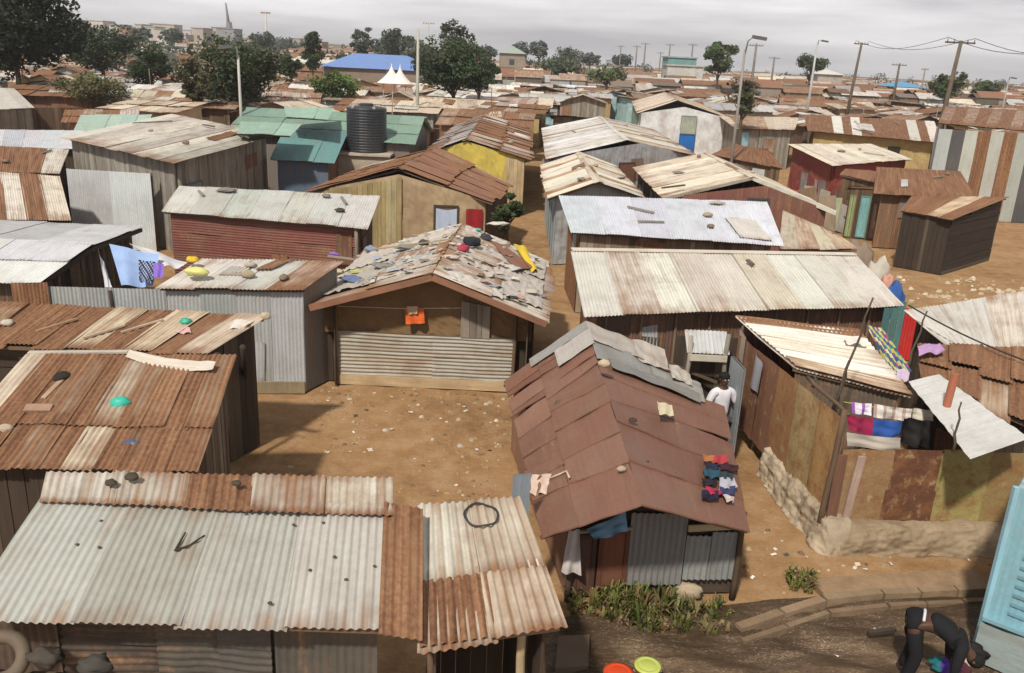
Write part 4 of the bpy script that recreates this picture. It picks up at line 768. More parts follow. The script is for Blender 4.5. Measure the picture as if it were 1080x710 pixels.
w0, w1, w2 = V((4.46, wz[0].y, 0)), V((5.02, wz[1].y, 0)), V((8.2, wz[1].y+.25, 0))
mid = w0.lerp(w1, .47); zm = lerp_top(tops, .47)
wall(tc_, w0, mid, [(0, tops[0][1]), (1, zm)], 'vcorr', [(2, (.2, .1, .065), .1), (1, (.24, .13, .085), .15)], .3, 'wall', sw=.8, amp=.004, pitch=.4, mat_=STAIN, warp=.03)
wall(tc_, mid, w1, [(0, zm), (1, tops[1][1])], 'vcorr', [(2, (.36, .22, .09), .15), (1, (.4, .29, .14), .1), (1, (.28, .15, .07), .2)], .4, 'wall', sw=.8, amp=.004, pitch=.4, mat_=STAIN, warp=.03)
zf = PY(950, 474, wz[1].y+.1).z
wall(tc_, w1+V((.05, 0, 0)), w2, [(0, zf+.02), (.5, zf), (1, zf-.02)], 'vcorr', 'brown', .42, 'wall', sw=.72, amp=.005, pitch=.4, mat_=STAIN, warp=.035, ragged=.03, seq=[((.3, .19, .1), .1), ((.11, .05, .03), -.1), ((.34, .29, .11), .08), ((.27, .2, .085), .1), ((.19, .165, .07), .1)])
pole(tc_, w1+V((-.12, -.02, .2)), w1+V((-.05, -.03, wz[1].z+.1)), .05, 'bwood', 'post')
mb = MB(); mb.box(w1+V((.02, -.05, .95)), V((.08, 0, .0)), V((0, .02, 0)), V((.0, 0, .6)), (.17, .085, .055, 0)); mb.box(w1+V((.27, -.07, 1.0)), V((.06, 0, 0)), V((0, .02, 0)), V((.04, 0, .55)), (.42, .3, .24, 0)); mb.build('upright_board', WOOD, tc_)
p0, p1 = PX(806, 385, 4.62), PX(822, 410, 4.66)
mb = MB(); mb.grid(lambda u, v: V((4.57, w0.y-.95-.7*u+.08*v, 2.0-.1*u-(.75-.15*u)*v))+V((.02*sin(u*9), 0, 0)), 8, 8, lambda u, v: (u, v), (.42, .42, .46, 0)); mb.build('hung_sheet', CLOTH, tc_, True)
mb = MB(); mb.grid(lambda u, v: V((4.5, w0.y-.12-.5*u, 2.1-.02*u-.55*v)), 6, 6, lambda u, v: (u, v), (.5, .42, .34, .1)); mb.build('patch_sheet', METAL, tc_, True)
pole(tc_, P(852, 398, 2.15), w1+V((0, -.05, wz[1].z+.03)), .035, 'bwood', 'rail')
# stone plinth
def stonebox(mb, a, b, w, h, t, seed, nrmside=1):
    a = V(a); b = V(b); d = (b-a); Ln = d.length; d.normalize(); n = V((d.y, -d.x, 0))*nrmside
    nu = int(Ln/.035)
    prof = [(0, 0), (.03, h*.3), (.06, h*.6), (.13, h*.9), (.22, h), (w, h)]
    prof = [(.0-x if False else x, z) for x, z in prof]
    def fn(u, v):
        k = v*(len(prof)-1); i = min(int(k), len(prof)-2); f_ = k-i; x = prof[i][0]+(prof[i+1][0]-prof[i][0])*f_; z = prof[i][1]+(prof[i+1][1]-prof[i][1])*f_
        en = min(1, u*Ln/.16, (1-u)*Ln/.16)**.5; z *= en; p = a+d*(u*Ln)+n*((w/2-x)*(.35+.65*en))+V((0, 0, z)); q_ = p*4; vd = NZ.voronoi(p*3.4+V((seed, 0, 0))+V((NZ.noise(q_), NZ.noise(q_*1.3), 0))*.5)[0]; ns = NZ.noise(q_*.7+V((seed, 0, 0)))*.09+NZ.noise(q_*3.6+V((0, seed, 0)))*.03+NZ.noise(q_*8)*.015+min(.018, (vd[1]-vd[0])*.09)-.015
        cell = 0
        return p+(n*(ns+cell)+V((0, 0, .6*ns if z > 0 else 0)))
    mb.grid(fn, nu, 34, lambda u, v: (u*Ln, v), t)
tp = thing('stone_plinth', 'pale rough stone footing under the patched compound wall', 'plinth', (5, 11, 0))
mb = MB(); stonebox(mb, w0.lerp(w1, .45)+V((.08, 0, -.02)), w1+V((.03, -.34, -.02)), .5, .55, (.42, .345, .25, 0), 3); mb.build('side_footing', STONE, tp, True)
mb = MB(); stonebox(mb, w1+V((-.18, -.1, -.02)), w2+V((0, -.1, -.02)), .5, .45, (.29, .22, .145, 0), 8); mb.build('front_footing', STONE, tp, True)
# drain along the street
td = thing('drain', 'broken concrete drain with low kerb stones along the muddy street', 'drain', (5.5, 10.4, 0))
pts = [P(778, 664, .05), P(868, 634, .05), P(930, 628, .05), P(1045, 622, .05)]
for k, (off, hh, ww, name, c) in enumerate(((0, .09, .13, 'kerb_stone', (.27, .19, .12)), (-.24, .05, .08, 'drain_lip', (.2, .14, .09)))):
    for (a, b) in zip(pts, pts[1:]):
        n = max(1, round((b-a).length/.62))
        for i in range(n):
            p = a.lerp(b, (i+.02)/n)+V((0, off, 0)); q_ = a.lerp(b, (i+.97)/n)+V((0, off+rnd.uniform(-.02, .02), 0)); p.z = q_.z = hh/2-.02+rnd.uniform(-.015, .01)
            mb = MB(); mb.bar(p, q_, ww, hh+.08, (*jit(c), 0)); mb.build(name, STONE, td)
mb = MB(); a, b = pts[1]+V((.02, .3, 0)), pts[3]+V((0, .28, 0)); a.z = b.z = .03; mb.bar(a, b, .42, .1, (.3, .2, .12, 0)); mb.build('walkway_slab', STONE, td)
# CC, DD roofs at right
A, B, C, D = P(955, 327, 2.45), P(1110, 303, 2.45), P(1110, 385, 2.1), P(1000, 366, 2.15)
t, q = mono('shack', 'cream roofed shack at right edge below the rubble path', A, B, C, D, 'white', {'all': ('plank', 'dwood')}, inset=.25, sw=1.5, seq=[((.58, .55, .5), .05), ((.6, .55, .48), .12)], jig=.05)
A, B, C, D = P(960, 350, 2.2), P(1090, 384, 2.2), P(1100, 462, 2.05), P(985, 408, 2.05)
A, B, C, D = P(968, 366, 2.25), P(1100, 372, 2.3), P(1100, 455, 1.98), P(972, 398, 2.0)
t, q = mono('shack', 'collapsing rust and tan sheets over the shack at the right edge', A, B, C, D, [(3, (.42, .3, .21), .55), (2, (.5, .42, .33), .3), (1, (.28, .17, .11), .6)], {'all': ('plank', 'dwood')}, inset=.2, sw=.62, rows=2, jig=.22, lift=.04)
mb = MB(); a = [P(958, 404, 2.14), P(990, 398, 2.17), P(1085, 466, 2.05), P(1023, 486, 2.0)]; corr(mb, a[1]+V((0, 0, .05)), a[2]+V((0, 0, .05)), a[3]+V((0, 0, .02)), a[0]+V((0, 0, .02)), (.55, .545, .53, -.2), .3, .006, 4, 5, .03); mb.build('roof_sheet', METAL, t, True)['label'] = 'smooth pale grey sheet laid over the eave'
mb = MB(); p = P(998, 430, 2.1); mb.tube([p, p+V((.05, .05, .55))], [.062, .062], (.36, .11, .055, 0), 12); single(mb, 'pipe', PAINT, 'orange-brown pipe standing up through the pale sheet at right', 'pipe', smooth=False)
for a, b, r_, lb in (((878, 432, 1.9), (921, 314, 3.0), .022, 'tall thin crooked stick leaning over the cream roof'), ((880, 434, 1.85), (896, 380, 2.4), .03, 'shorter dark stick beside the taller crooked one'), ((955, 392, 2.0), (978, 328, 2.75), .022, 'thin bent stick beside the patterned cloth'), ((1005, 476, 1.9), (1014, 424, 2.35), .02, 'dark stick rising from the yard wall by the pipe'), ((857, 408, 2.0), (861, 396, 2.1), .03, 'short stub of post on the eave of the cream roof')):
    mb = MB(); p, q_ = P(*a), P(*b); q_.y = p.y+.12; q_ = PY(b[0], b[1], p.y+.12); mb.tube([p.lerp(q_, i/6)+V((.02*sin(i*2.1), 0, 0)) for i in range(7)], [r_*(1.1-.08*i) for i in range(7)], (.09, .07, .05, 0), 7); single(mb, 'stick', WOOD, lb, 'stick', smooth=True)
mb = MB(); p, q_ = PY(958, 322, 16.5), PY(1085, 382, 14.0); mb.tube([p.lerp(q_, i/12)+V((0, 0, -.06*sin(pi*i/12))) for i in range(13)], .016, (.03, .028, .026, 0), 5); single(mb, 'cable', RUBBER, 'dark cable slung across the cream roof at right', 'cable', smooth=True)
# dark gap with hung cloth behind the cream roof
def cloth(name, c, label, cat, col, n=14, amp=.03, mat=None, freq=9, group=None, col2=None, solid=True, pattern=None):
    """c: four corners tl,tr,br,bl"""
    mb = MB(); c = [V(x) for x in c]; nr = (c[1]-c[0]).cross(c[3]-c[0]).normalized(); sd = rnd.uniform(0, 9)
    fn = lambda u, v: bil(*c, u, v)+nr*(amp*sin(u*freq+sd+v*1.3)*(.3+.7*v)+amp*.8*NZ.noise(V((u*3+sd, v*3, sd))))-V((0, 0, .05*sin(pi*u)*(c[1]-c[0]).length*.4*(1-.6*v)))
    if pattern:
        for i in range(n):
            for j in range(n): mb.grid(lambda u, v: fn((i+u)/n, (j+v)/n), 1, 1, lambda u, v: (u, v), (*pattern(i, j), 0))
    else: mb.grid(fn, n, n, lambda u, v: (u+sd, v), (*col, 0))
    return single(mb, name, mat or CLOTH, label, cat, group, smooth=True)
PC = [(.06, .09, .2), (.5, .47, .1), (.12, .3, .22), (.6, .58, .5), (.4, .08, .25)]
a = P(912, 346, 2.3)
cloth('cloth', [P(914, 343, 2.3), P(930, 346, 2.32), P(962, 392, 2.2), P(942, 398, 1.98)], 'yellow and blue patterned cloth hanging behind the cream roof', 'cloth', PC[0], 12, .02, pattern=lambda i, j: PC[(i*2+j*3+(i*j) % 3) % 5] if (i+j) % 2 else PC[(i//2+j//2) % 2])
cloth('cloth', [P(968, 364, 2.4), P(992, 361, 2.42), P(996, 372, 2.35), P(970, 374, 2.32)], 'crumpled mauve cloth on the rusty sheets at right', 'cloth', (.42, .26, .46), 10, .05)
cloth('cloth', [P(946, 388, 2.2), P(960, 390, 2.2), P(958, 402, 2.12), P(946, 400, 2.1)], 'small lilac rag below the patterned cloth', 'cloth', (.5, .4, .52), 8, .03)
cloth('cloth', [P(890, 356, 2.34), P(906, 354, 2.36), P(915, 364, 2.3), P(893, 362, 2.3)], 'white rag on the top corner of the cream roof', 'cloth', (.65, .62, .56), 8, .03)
# washing in the yard
Yw = 12.4
lines = [PY(890, 424, Yw+.3), PY(995, 436, Yw+.5)]
mb = MB(); mb.tube([lines[0], lines[0].lerp(lines[1], .5)+V((0, 0, -.05)), lines[1]], .006, (.6, .5, .1, 0), 5); single(mb, 'washing_line', PLASTIC, 'thin washing line across the yard behind the patched wall', 'washing line')
def hang(px0, py0, px1, py1, px2, py2, px3, py3, Y, col, label, name='garment', pattern=None, amp=.03):
    return cloth(name, [PY(px0, py0, Y), PY(px1, py1, Y), PY(px2, py2, Y-.03), PY(px3, py3, Y-.03)], label, 'washing', col, 12, amp, pattern=pattern, group='washing on the line')
hang(898, 424, 920, 426, 918, 438, 899, 436, Yw+.3, (.6, .52, .66), 'white and purple cloth at the left end of the washing line', pattern=lambda i, j: (.68, .64, .7) if (i//2) % 3 else (.3, .12, .42))
hang(922, 426, 962, 431, 960, 444, 921, 440, Yw+.34, (.6, .55, .5), 'pale striped towel on the washing line', pattern=lambda i, j: (.64, .58, .54) if i % 3 else (.4, .3, .26))
hang(963, 430, 985, 433, 984, 444, 962, 443, Yw+.36, (.58, .54, .45), 'cream garment at the right end of the washing line')
hang(893, 437, 921, 441, 919, 460, 896, 454, Yw, (.28, .02, .07), 'crimson garment hung over the yard wall')
hang(921, 442, 952, 444, 950, 461, 919, 461, Yw, (.03, .09, .33), 'deep blue garment next to the crimson one')
hang(952, 440, 982, 444, 980, 474, 950, 468, Yw-.1, (.01, .01, .012), 'black bunched garment in the yard by the wall', amp=.08)
hang(893, 456, 950, 462, 950, 476, 893, 470, Yw-.3, (.42, .38, .33), 'grey cover below the blue garment')
# blue kiosk
k0 = P(1027, 690, 0.0); kt = PY(1079, 512, k0.y+.05)
t = thing('kiosk', 'sky blue painted sheet metal kiosk at the lower right corner', 'kiosk', (k0.x+.9, k0.y+.3, 0))
KB = [(1, (.22, .42, .52), -.2), (1, (.25, .46, .55), -.15)]
kz = kt.z
wall(t, (k0.x+1.9, k0.y-1.5), (k0.x, k0.y), kz, 'vcorr', KB, .55, 'wall', amp=.004, sw=.9, seq=[((.2, .38, .46), .04)]); wall(t, (k0.x+.95, k0.y-.85), (k0.x, k0.y), .55, 'mud', [(1, (.28, .36, .36), 0)], 0, 'base')
wall(t, (k0.x, k0.y), (k0.x+1.4, k0.y+1.7), kz, 'vcorr', KB, .0, 'wall', amp=.004, sw=.9, seq=[((.2, .38, .46), .04)])
mb = MB(); d = V((1.9, -1.5, 0)).normalized(); n_ = V((-d.y, d.x, 0))*-1
for i in range(9):
    z = .75+i*.13; p = V((k0.x, k0.y, z))+d*.25+n_*.012; q_ = p+d*.75+V((0, 0, -.02)); mb.bar(p, q_, .02, .035, (.14, .3, .38, 0))
mb.build('louvre', PAINT, t)
mb = MB(); p = V((k0.x, k0.y, .57))+n_*.03; mb.bar(p, p+d*2, .06, .05, (.2, .38, .44, 0)); p = V((k0.x, k0.y, 0)); mb.bar(p, p+V((0, 0, kz)), .06, .06, (.27, .5, .6, 0)); mb.build('trim', PAINT, t)
mb = MB(); corr(mb, V((k0.x+.02, k0.y, kz-.02)), V((k0.x+1.4, k0.y+1.7, kz+.02)), V((k0.x+3.3, k0.y+.2, kz+.02)), V((k0.x+1.9, k0.y-1.5, kz-.02)), (.3, .42, .46, .1)); mb.build('roof', METAL, t, True)
# outhouse frame and gate by the standing person
a, b = P(726, 404, 0), P(764, 407, 0); Yo = 15.1
t = thing('gate', 'rough timber gate frame with small grey tin hood, beside the person in white', 'gate', (4.0, Yo, 0))
x0, x1 = PY(725, 390, Yo).x, PY(764, 390, Yo).x; zt = PY(725, 356, Yo).z
pole(t, (x0, Yo, 0), (x0, Yo, zt+.03), .05, 'gwood', 'post'); pole(t, (x1, Yo, 0), (x1, Yo, zt+.1), .05, 'gwood', 'post')
mb = MB(); corr(mb, (x0-.05, Yo+.4, zt+.03), (x1+.05, Yo+.4, zt+.03), (x1+.05, Yo-.05, zt-.28), (x0-.05, Yo-.05, zt-.28), (.44, .45, .45, .0), k=6); mb.build('hood', METAL, t, True)
mb = MB(); mb.bar((x0, Yo-.08, zt-.36), (x1, Yo-.08, zt-.36), .04, .12, (.5, .46, .38, 0)); mb.build('lintel', WOOD, t)
panel(t, (x1+.12, Yo-.75), (x1+.06, Yo-.05), .1, 1.9, [(1, (.3, .34, .35), 0)], name='gate_leaf'); wall(t, (x0-.2, Yo+.42), (x1+.3, Yo+.42), zt-.1, 'plank', 'dwood', 0, 'back_wall')
# ------------------------------------------------------------------ small things on roofs and ground
def lump(name, c, rx, ry, rz, col, label, cat, mat=None, seed=None, group=None, rough=.25, rot=0):
    mb = MB(); sd = seed or rnd.uniform(0, 99); c = V(c)
    def fn(u, v):
        th = u*2*pi; ph = v*pi; d = V((cos(th)*sin(ph), sin(th)*sin(ph), cos(ph))); k = 1+rough*NZ.noise(d*1.8+V((sd, 0, 0)))+rough*.5*NZ.noise(d*4+V((0, sd, 0)))
        x, y = d.x*rx*k, d.y*ry*k; return c+V((x*cos(rot)-y*sin(rot), x*sin(rot)+y*cos(rot), max(-rz*.6, d.z*rz*k)+rz*.6))
    mb.grid(fn, 16, 10, lambda u, v: (u, v), (*col, 0)); return single(mb, name, mat or CLOTH, label, cat, group, True)
def onq(A, B, C, D, px, py):     # point on a roof plane under a pixel
    A, B, C, D = map(V, (A, B, C, D)); n = (B-A).cross(D-A); d = ray(px, py); o = V((0, 0, H)); return o+d*((A-o).dot(n)/d.dot(n))
QB = (P(30, 375, 2.5), P(248, 376, 2.5), P(207, 497, 1.95), V((-7.0, 9.5, 1.95)))
lump('plastic_bag', onq(*QB, 127, 430), .14, .1, .1, (.03, .42, .32), 'bright turquoise plastic bag on the rust striped roof', 'bag', PLASTIC)
lump('plastic_bag', onq(*QB, 140, 471), .13, .08, .06, (.06, .09, .16), 'dark blue crumpled bag near the eave of the rust striped roof', 'bag', PLASTIC)
lump('rag', onq(*QB, 66, 399), .12, .16, .05, (.03, .025, .022), 'black rag on the rust striped roof', 'rag'); lump('rag', onq(*QB, 119, 411), .05, .12, .04, (.12, .09, .07), 'brown rag above the turquoise bag', 'rag')
lump('stone', onq(*QB, 5, 455), .12, .08, .06, (.45, .37, .28), 'rounded stone at the left edge of the rust striped roof', 'stone', STONE)
mb = MB(); p = onq(*QB, 42, 436); mb.box(p+V((0, 0, .05)), (.17, .02, .0), (-.01, .07, .02), (0, -.02, .05), (.34, .22, .16, 0)); single(mb, 'brick', STONE, 'brown brick lying on the rust striped roof', 'brick')
mb = MB(); p = onq(*QB, 46, 424); q_ = onq(*QB, 68, 402); mb.bar(p+V((0, 0, .05)), q_+V((0, 0, .05)), .07, .03, (.4, .29, .2, 0)); single(mb, 'board', WOOD, 'short board leaning beside the brown brick', 'board')
cloth('scrap', [onq(*QB, 217, 405)+V((0, 0, .03)), onq(*QB, 230, 402)+V((0, 0, .03)), onq(*QB, 230, 407)+V((0, 0, .03)), onq(*QB, 218, 408)+V((0, 0, .03))], 'pale green scrap near the right edge of the rust striped roof', 'scrap', (.5, .56, .3), 6, .02)
mb = MB(); a, b = P(137, 368, 2.62), P(228, 381, 2.58)
mb.grid(lambda u, v: a.lerp(b, u)+V((0, -.02-.14*v, -.11*v*(.6+.5*sin(pi*u))-.05*sin(pi*u)+.02*NZ.noise(V((u*6, v*2, 1))))), 24, 6, lambda u, v: (v*.3, u), (.55, .5, .43, .12)); single(mb, 'ridge_sheet', METAL, 'bent whitish flashing sheet lying along the rust striped roof top', 'sheet', smooth=True)
QC = (V((-9.6, 14.35, 2.5)), P(283, 333, 2.46), P(222, 372, 2.2), V((-9.6, 12.9, 2.2)))
lump('plastic_bag', onq(*QC, 196, 342), .1, .08, .07, (.03, .33, .22), 'green plastic bag on the low rust roof', 'bag', PLASTIC)
cloth('scrap', [onq(*QC, 186, 348)+V((0, 0, .03)), onq(*QC, 200, 347)+V((0, 0, .03)), onq(*QC, 202, 353)+V((0, 0, .03)), onq(*QC, 185, 353)+V((0, 0, .03))], 'pink scrap next to the green bag', 'scrap', (.6, .36, .34), 6, .02)
cloth('scrap', [onq(*QC, 240, 340)+V((0, 0, .03)), onq(*QC, 270, 338)+V((0, 0, .05)), onq(*QC, 262, 348)+V((0, 0, .04)), onq(*QC, 238, 350)+V((0, 0, .02))], 'crumpled white plastic at the right end of the low rust roof', 'scrap', (.62, .58, .52), 8, .05)
lump('stone', onq(*QC, 280, 336), .09, .07, .07, (.48, .4, .3), 'tan stone on the right corner of the low rust roof', 'stone', STONE)
lump('stone', onq(*QC, 8, 343), .1, .09, .06, (.5, .46, .4), 'pale stone at the left end of the low rust roof', 'stone', STONE)
for i, (px, py, c) in enumerate(((60, 345, (.42, .26, .16)), (110, 352, (.5, .38, .26)), (150, 346, (.52, .4, .3)))):
    a, b = onq(*QC, px-22, py+7), onq(*QC, px+22, py-6); mb = MB(); mb.bar(a+V((0, 0, .04)), b+V((0, 0, .05)), .05, .03, (*c, 0)); single(mb, 'batten', WOOD, ('leftmost loose batten on the low rust roof', 'middle loose batten on the low rust roof', 'loose batten left of the pink scrap')[i], 'batten')
lump('sack', P(208, 290, 2.5), .25, .13, .1, (.6, .58, .2), 'pale yellow sack lying on the grey shack roof', 'sack', PLASTIC); lump('rag', P(203, 276, 2.65), .14, .09, .07, (.6, .42, .04), 'orange-yellow rag behind the pale yellow sack', 'rag')
# laundry by the white roof
bl = cloth('bed_sheet', [PY(115, 257, 18.6), PY(168, 268, 18.7), PY(162, 303, 18.2), PY(128, 301, 18.1)], 'light blue sheet drying between the white roof and grey shack', 'washing', (.3, .42, .68), 16, .06)
cloth('cloth', [PY(146, 274, 18.45), PY(164, 276, 18.5), PY(160, 298, 18.05), PY(147, 297, 18.0)], 'black printed cloth pinned over the light blue sheet', 'washing', (.1, .12, .2), 12, .03, pattern=lambda i, j: (.03, .03, .05) if (i*7+j*3) % 5 < 3 else (.3, .36, .55))
cloth('cloth', [PY(162, 277, 18.42), PY(173, 278, 18.5), PY(172, 293, 18.1), PY(162, 293, 18.05)], 'violet cloth at the right of the light blue sheet', 'washing', (.22, .13, .5), 8, .03)
cloth('bed_sheet', [PY(136, 255, 19.4), PY(198, 276, 19.4), PY(192, 283, 18.7), PY(170, 280, 18.6)], 'white sheet stretched behind the light blue sheet', 'washing', (.6, .58, .6), 12, .05)
cloth('cloth', [PY(103, 262, 18.3), PY(113, 285, 18.3), PY(118, 303, 18.0), PY(111, 303, 18.0)], 'narrow white cloth left of the light blue sheet', 'washing', (.6, .6, .64), 8, .03)
# front roof bits
QA = (P(48, 522, 2.72), P(413, 536, 2.72), P(410, 663, 2.3), V((P(48, 522, 2.72).x, 6.09, 2.3)))
QA2 = (P(443, 534, 2.6), P(546, 527, 2.62), P(593, 660, 2.2), P(444, 681, 2.2))
mb = MB(); c = onq(*QA2, 507, 549)+V((0, .0, .065)); s_ = (onq(*QA2, 507, 541)-onq(*QA2, 507, 549)).normalized(); rr = .17; sx = V((1, 0, 0))
ring = [c+sx*rr*cos(2*pi*i/32)+s_*rr*.95*sin(2*pi*i/32)+V((0, 0, .01*sin(i*.8))) for i in range(33)]; mb.tube(ring, .011, (.035, .03, .028, 0), 8, cap=False); single(mb, 'rubber_ring', RUBBER, 'dark rubber ring lying on the striped lean-to roof', 'ring', smooth=True)
mb = MB(); g = [onq(*QA, x, y)+V((0, 0, .035)) for x, y in ((196, 565), (185, 584), (200, 579), (216, 568))]; mb.tube(g[:3], [.008, .012, .01], (.05, .04, .03, 0), 6); mb.tube([g[1], g[2], g[3]], [.012, .01, .007], (.05, .04, .03, 0), 6); single(mb, 'twig', WOOD, 'forked dark twig on the pale front roof', 'twig', smooth=True)
for px, py, r_, lb in ((140, 513, .07, 'dark clod beside the small black shoe-like scrap on the front roof edge'), (250, 519, .05, 'dark pebble on the rusty upper edge of the front roof'), (118, 519, .06, 'black scrap on the upper left of the front roof'), (184, 534, .025, 'small dark stone below the front roof edge'), (285, 640, .022, 'single dark nail-cap spot near the front eave')):
    lump('stone' if r_ < .06 else 'clod', onq(*QA, px, py)+V((0, 0, .08 if py < 530 else .03)), r_, r_*.7, r_*.6, (.05, .045, .035), lb, 'stone', STONE)
for px, py in ((341, 554), (310, 556), (353, 590), (365, 614), (327, 604), (395, 600), (82, 577), (105, 580), (107, 552), (260, 545)):
    lump('pebble', onq(*QA, px, py)+V((0, 0, .02)), .018, .014, .012, (.07, .06, .05), 'small dark pebble scattered on the pale front roof', 'pebble', STONE, group='pebbles on the pale front roof')
# tyre, junk under the eave
tc0 = PY(1, 694, 5.95); ty = thing('tyre', 'worn tyre with dusty tread under the front eave at lower left', 'tyre', (tc0.x, tc0.y, tc0.z-.28))
prof = []
for i in range(17):
    a = 2*pi*i/16; prof.append((.22+.075*cos(a), .07*sin(a)))
mb = MB(); n = 28; ax = V((.25, -.75, .62)).normalized(); u_ = ax.orthogonal().normalized(); v_ = ax.cross(u_)
mb.grid(lambda u, v: tc0+(u_*cos(2*pi*u)+v_*sin(2*pi*u))*(.17+.06*cos(2*pi*v)+(.006*(int(u*112) % 2) if abs(v-.5) > .38 else 0))+ax*(.055*sin(2*pi*v)), 112, 16, lambda u, v: (u, v), (.13, .1, .07, 0)); mb.build('tread', RUBBER, ty, True)
sh = thing('shelf', 'dark timber shelf under the front eave carrying the tyre', 'shelf', (-3.7, 5.9, 0))
mb = MB(); mb.box((-3.75, 5.9, 1.72), (.75, 0, 0), (0, .2, 0), (0, 0, .02), (.1, .075, .05, 0)); mb.build('board', WOOD, sh)
for x in (-4.4, -3.1): pole(sh, (x, 5.85, 0), (x, 5.85, 1.7), .035, 'dwood', 'leg')
for i, (px, py, c, lb) in enumerate(((48, 690, (.07, .06, .05), 'grey bundle of slats next to the tyre'), (100, 698, (.06, .056, .05), 'grey crumpled cloth under the front eave'))):
    lump('bundle', PY(px, py, 5.98)-V((0, 0, .08)), .14, .1, .08, c, lb, 'bundle', rough=.4)
# M roof bits
RM = (P(677, 531, zr), P(617, 342, zr+.03), P(531, 402, ze), P(571, 567, ze)); RMr = (P(790, 560, ze), P(790, 560, ze).lerp(P(757, 398, ze), .4), P(677, 531, zr).lerp(P(617, 342, zr), .2), V((0, 0, 0))); RMr = (RMr[0], RMr[1], RMr[1], RMr[2])
upz = V((0, 0, .115))
def px4(Q, pts): return [onq(*Q, x, y)+upz for x, y in pts]
cloth('rag', px4(RM, ((561, 509), (581, 507), (575, 528), (560, 530))), 'cream rag with trailing strip on the left slope of the brown roof', 'rag', (.58, .44, .36), 10, .04)
mb = MB(); g = px4(RM, ((578, 513), (590, 508), (597, 505), (600, 512))); mb.tube(g, .014, (.55, .42, .34, 0), 6); single(mb, 'strip', CLOTH, 'twisted pale strip beside the cream rag', 'strip', smooth=True)
cloth('scrap', px4(RMr, ((692, 430), (708, 434), (710, 446), (695, 444))), 'pale yellow scrap on the right slope of the brown roof', 'scrap', (.6, .52, .36), 8, .02)
lump('clod', onq(*RMr, 667, 447)+V((0, 0, .04)), .06, .05, .03, (.04, .03, .025), 'dark clod on the right slope of the brown roof', 'clod', STONE); lump('stone', onq(*RMr, 637, 390)+V((0, 0, .06)), .1, .08, .07, (.5, .4, .28), 'tan stone on the ridge of the brown roof', 'stone', STONE)
cols = [(.42, .16, .06), (.4, .05, .06), (.02, .025, .05), (.05, .02, .03), (.02, .08, .12), (.03, .05, .06), (.02, .02, .03), (.45, .44, .5), (.4, .03, .07), (.04, .05, .13), (.02, .02, .04), (.5, .42, .4)]
nm = ['orange cloth folded at top of', 'red cloth at top right of', 'black cloth second row of', 'maroon cloth second row right of', 'dark teal cloth in the middle of', 'dark grey cloth mid right of', 'navy-black cloth middle row of', 'white cloth lower right of', 'crimson cloth lower left of', 'blue cloth lower right of', 'black cloth bottom left of', 'pale scrap at the bottom of']
for i in range(12):
    r_, c_ = divmod(i, 2); x = 738+c_*16+r_*.8+rnd.uniform(-4, 4); y = 486+r_*8.2+rnd.uniform(-2, 2); w_, h_ = rnd.uniform(13, 22), rnd.uniform(8, 13); k1, k2 = rnd.uniform(-3, 3), rnd.uniform(-3, 3)
    cloth('garment', px4(RMr, ((x, y), (x+w_, y+2+k1), (x+w_+k2, y+h_), (x+1+k1, y+h_-1+k2))), nm[i]+' the clothes drying on brown roof', 'clothes', cols[i], 12, .02, group='clothes drying on the brown roof')
# scrap, tyre-tube and plank weights on the brown roof
for (Q, px, py, rx_, c, lb) in ((RM, 590, 430, .08, (.12, .08, .06), 'dark stone on the left slope of the brown roof'), (RM, 655, 500, .06, (.4, .32, .24), 'small tan stone near the front ridge of the brown roof'), (RM, 560, 455, .07, (.3, .24, .18), 'grey-brown stone low on the left slope of the brown roof')):
    lump('stone', onq(*Q, px, py)+V((0, 0, .05)), rx_, rx_*.8, rx_*.6, c, lb, 'stone', STONE)
# M front: blue tarp, cloth
cloth('tarp', [PY(618, 558, 9.9), PY(660, 540, 9.85), PY(662, 560, 9.78), PY(628, 570, 9.76)], 'torn blue tarp under the gable of the brown roof', 'tarp', (.16, .3, .44), 14, .05)
cloth('cloth', [PY(600, 560, 9.85), PY(611, 558, 9.85), PY(613, 606, 9.8), PY(592, 604, 9.78)], 'dirty white cloth hanging at the left of the low shack front', 'cloth', (.5, .46, .44), 10, .04)
a = P(548, 552, 0); wall_t = thing('board', 'weathered blue-grey board standing between lean-to and brown roof', 'board', (.35, 9.0, 0)); mb = MB(); p0, p1 = PY(541, 502, 9.5), PY(560, 500, 9.6); mb.grid(lambda u, v: p0.lerp(p1, u)+V((0, 0, -p0.z*v)), 4, 4, lambda u, v: (u*.3, v*1.5), (.25, .29, .33, 0)); mb.grid(lambda u, v: p0.lerp(p1, u)+V((0, .03, -p0.z*v)), 4, 4, lambda u, v: (u*.3, v*1.5), (.25, .29, .33, 0)); mb.build('face_board', WOOD, wall_t)
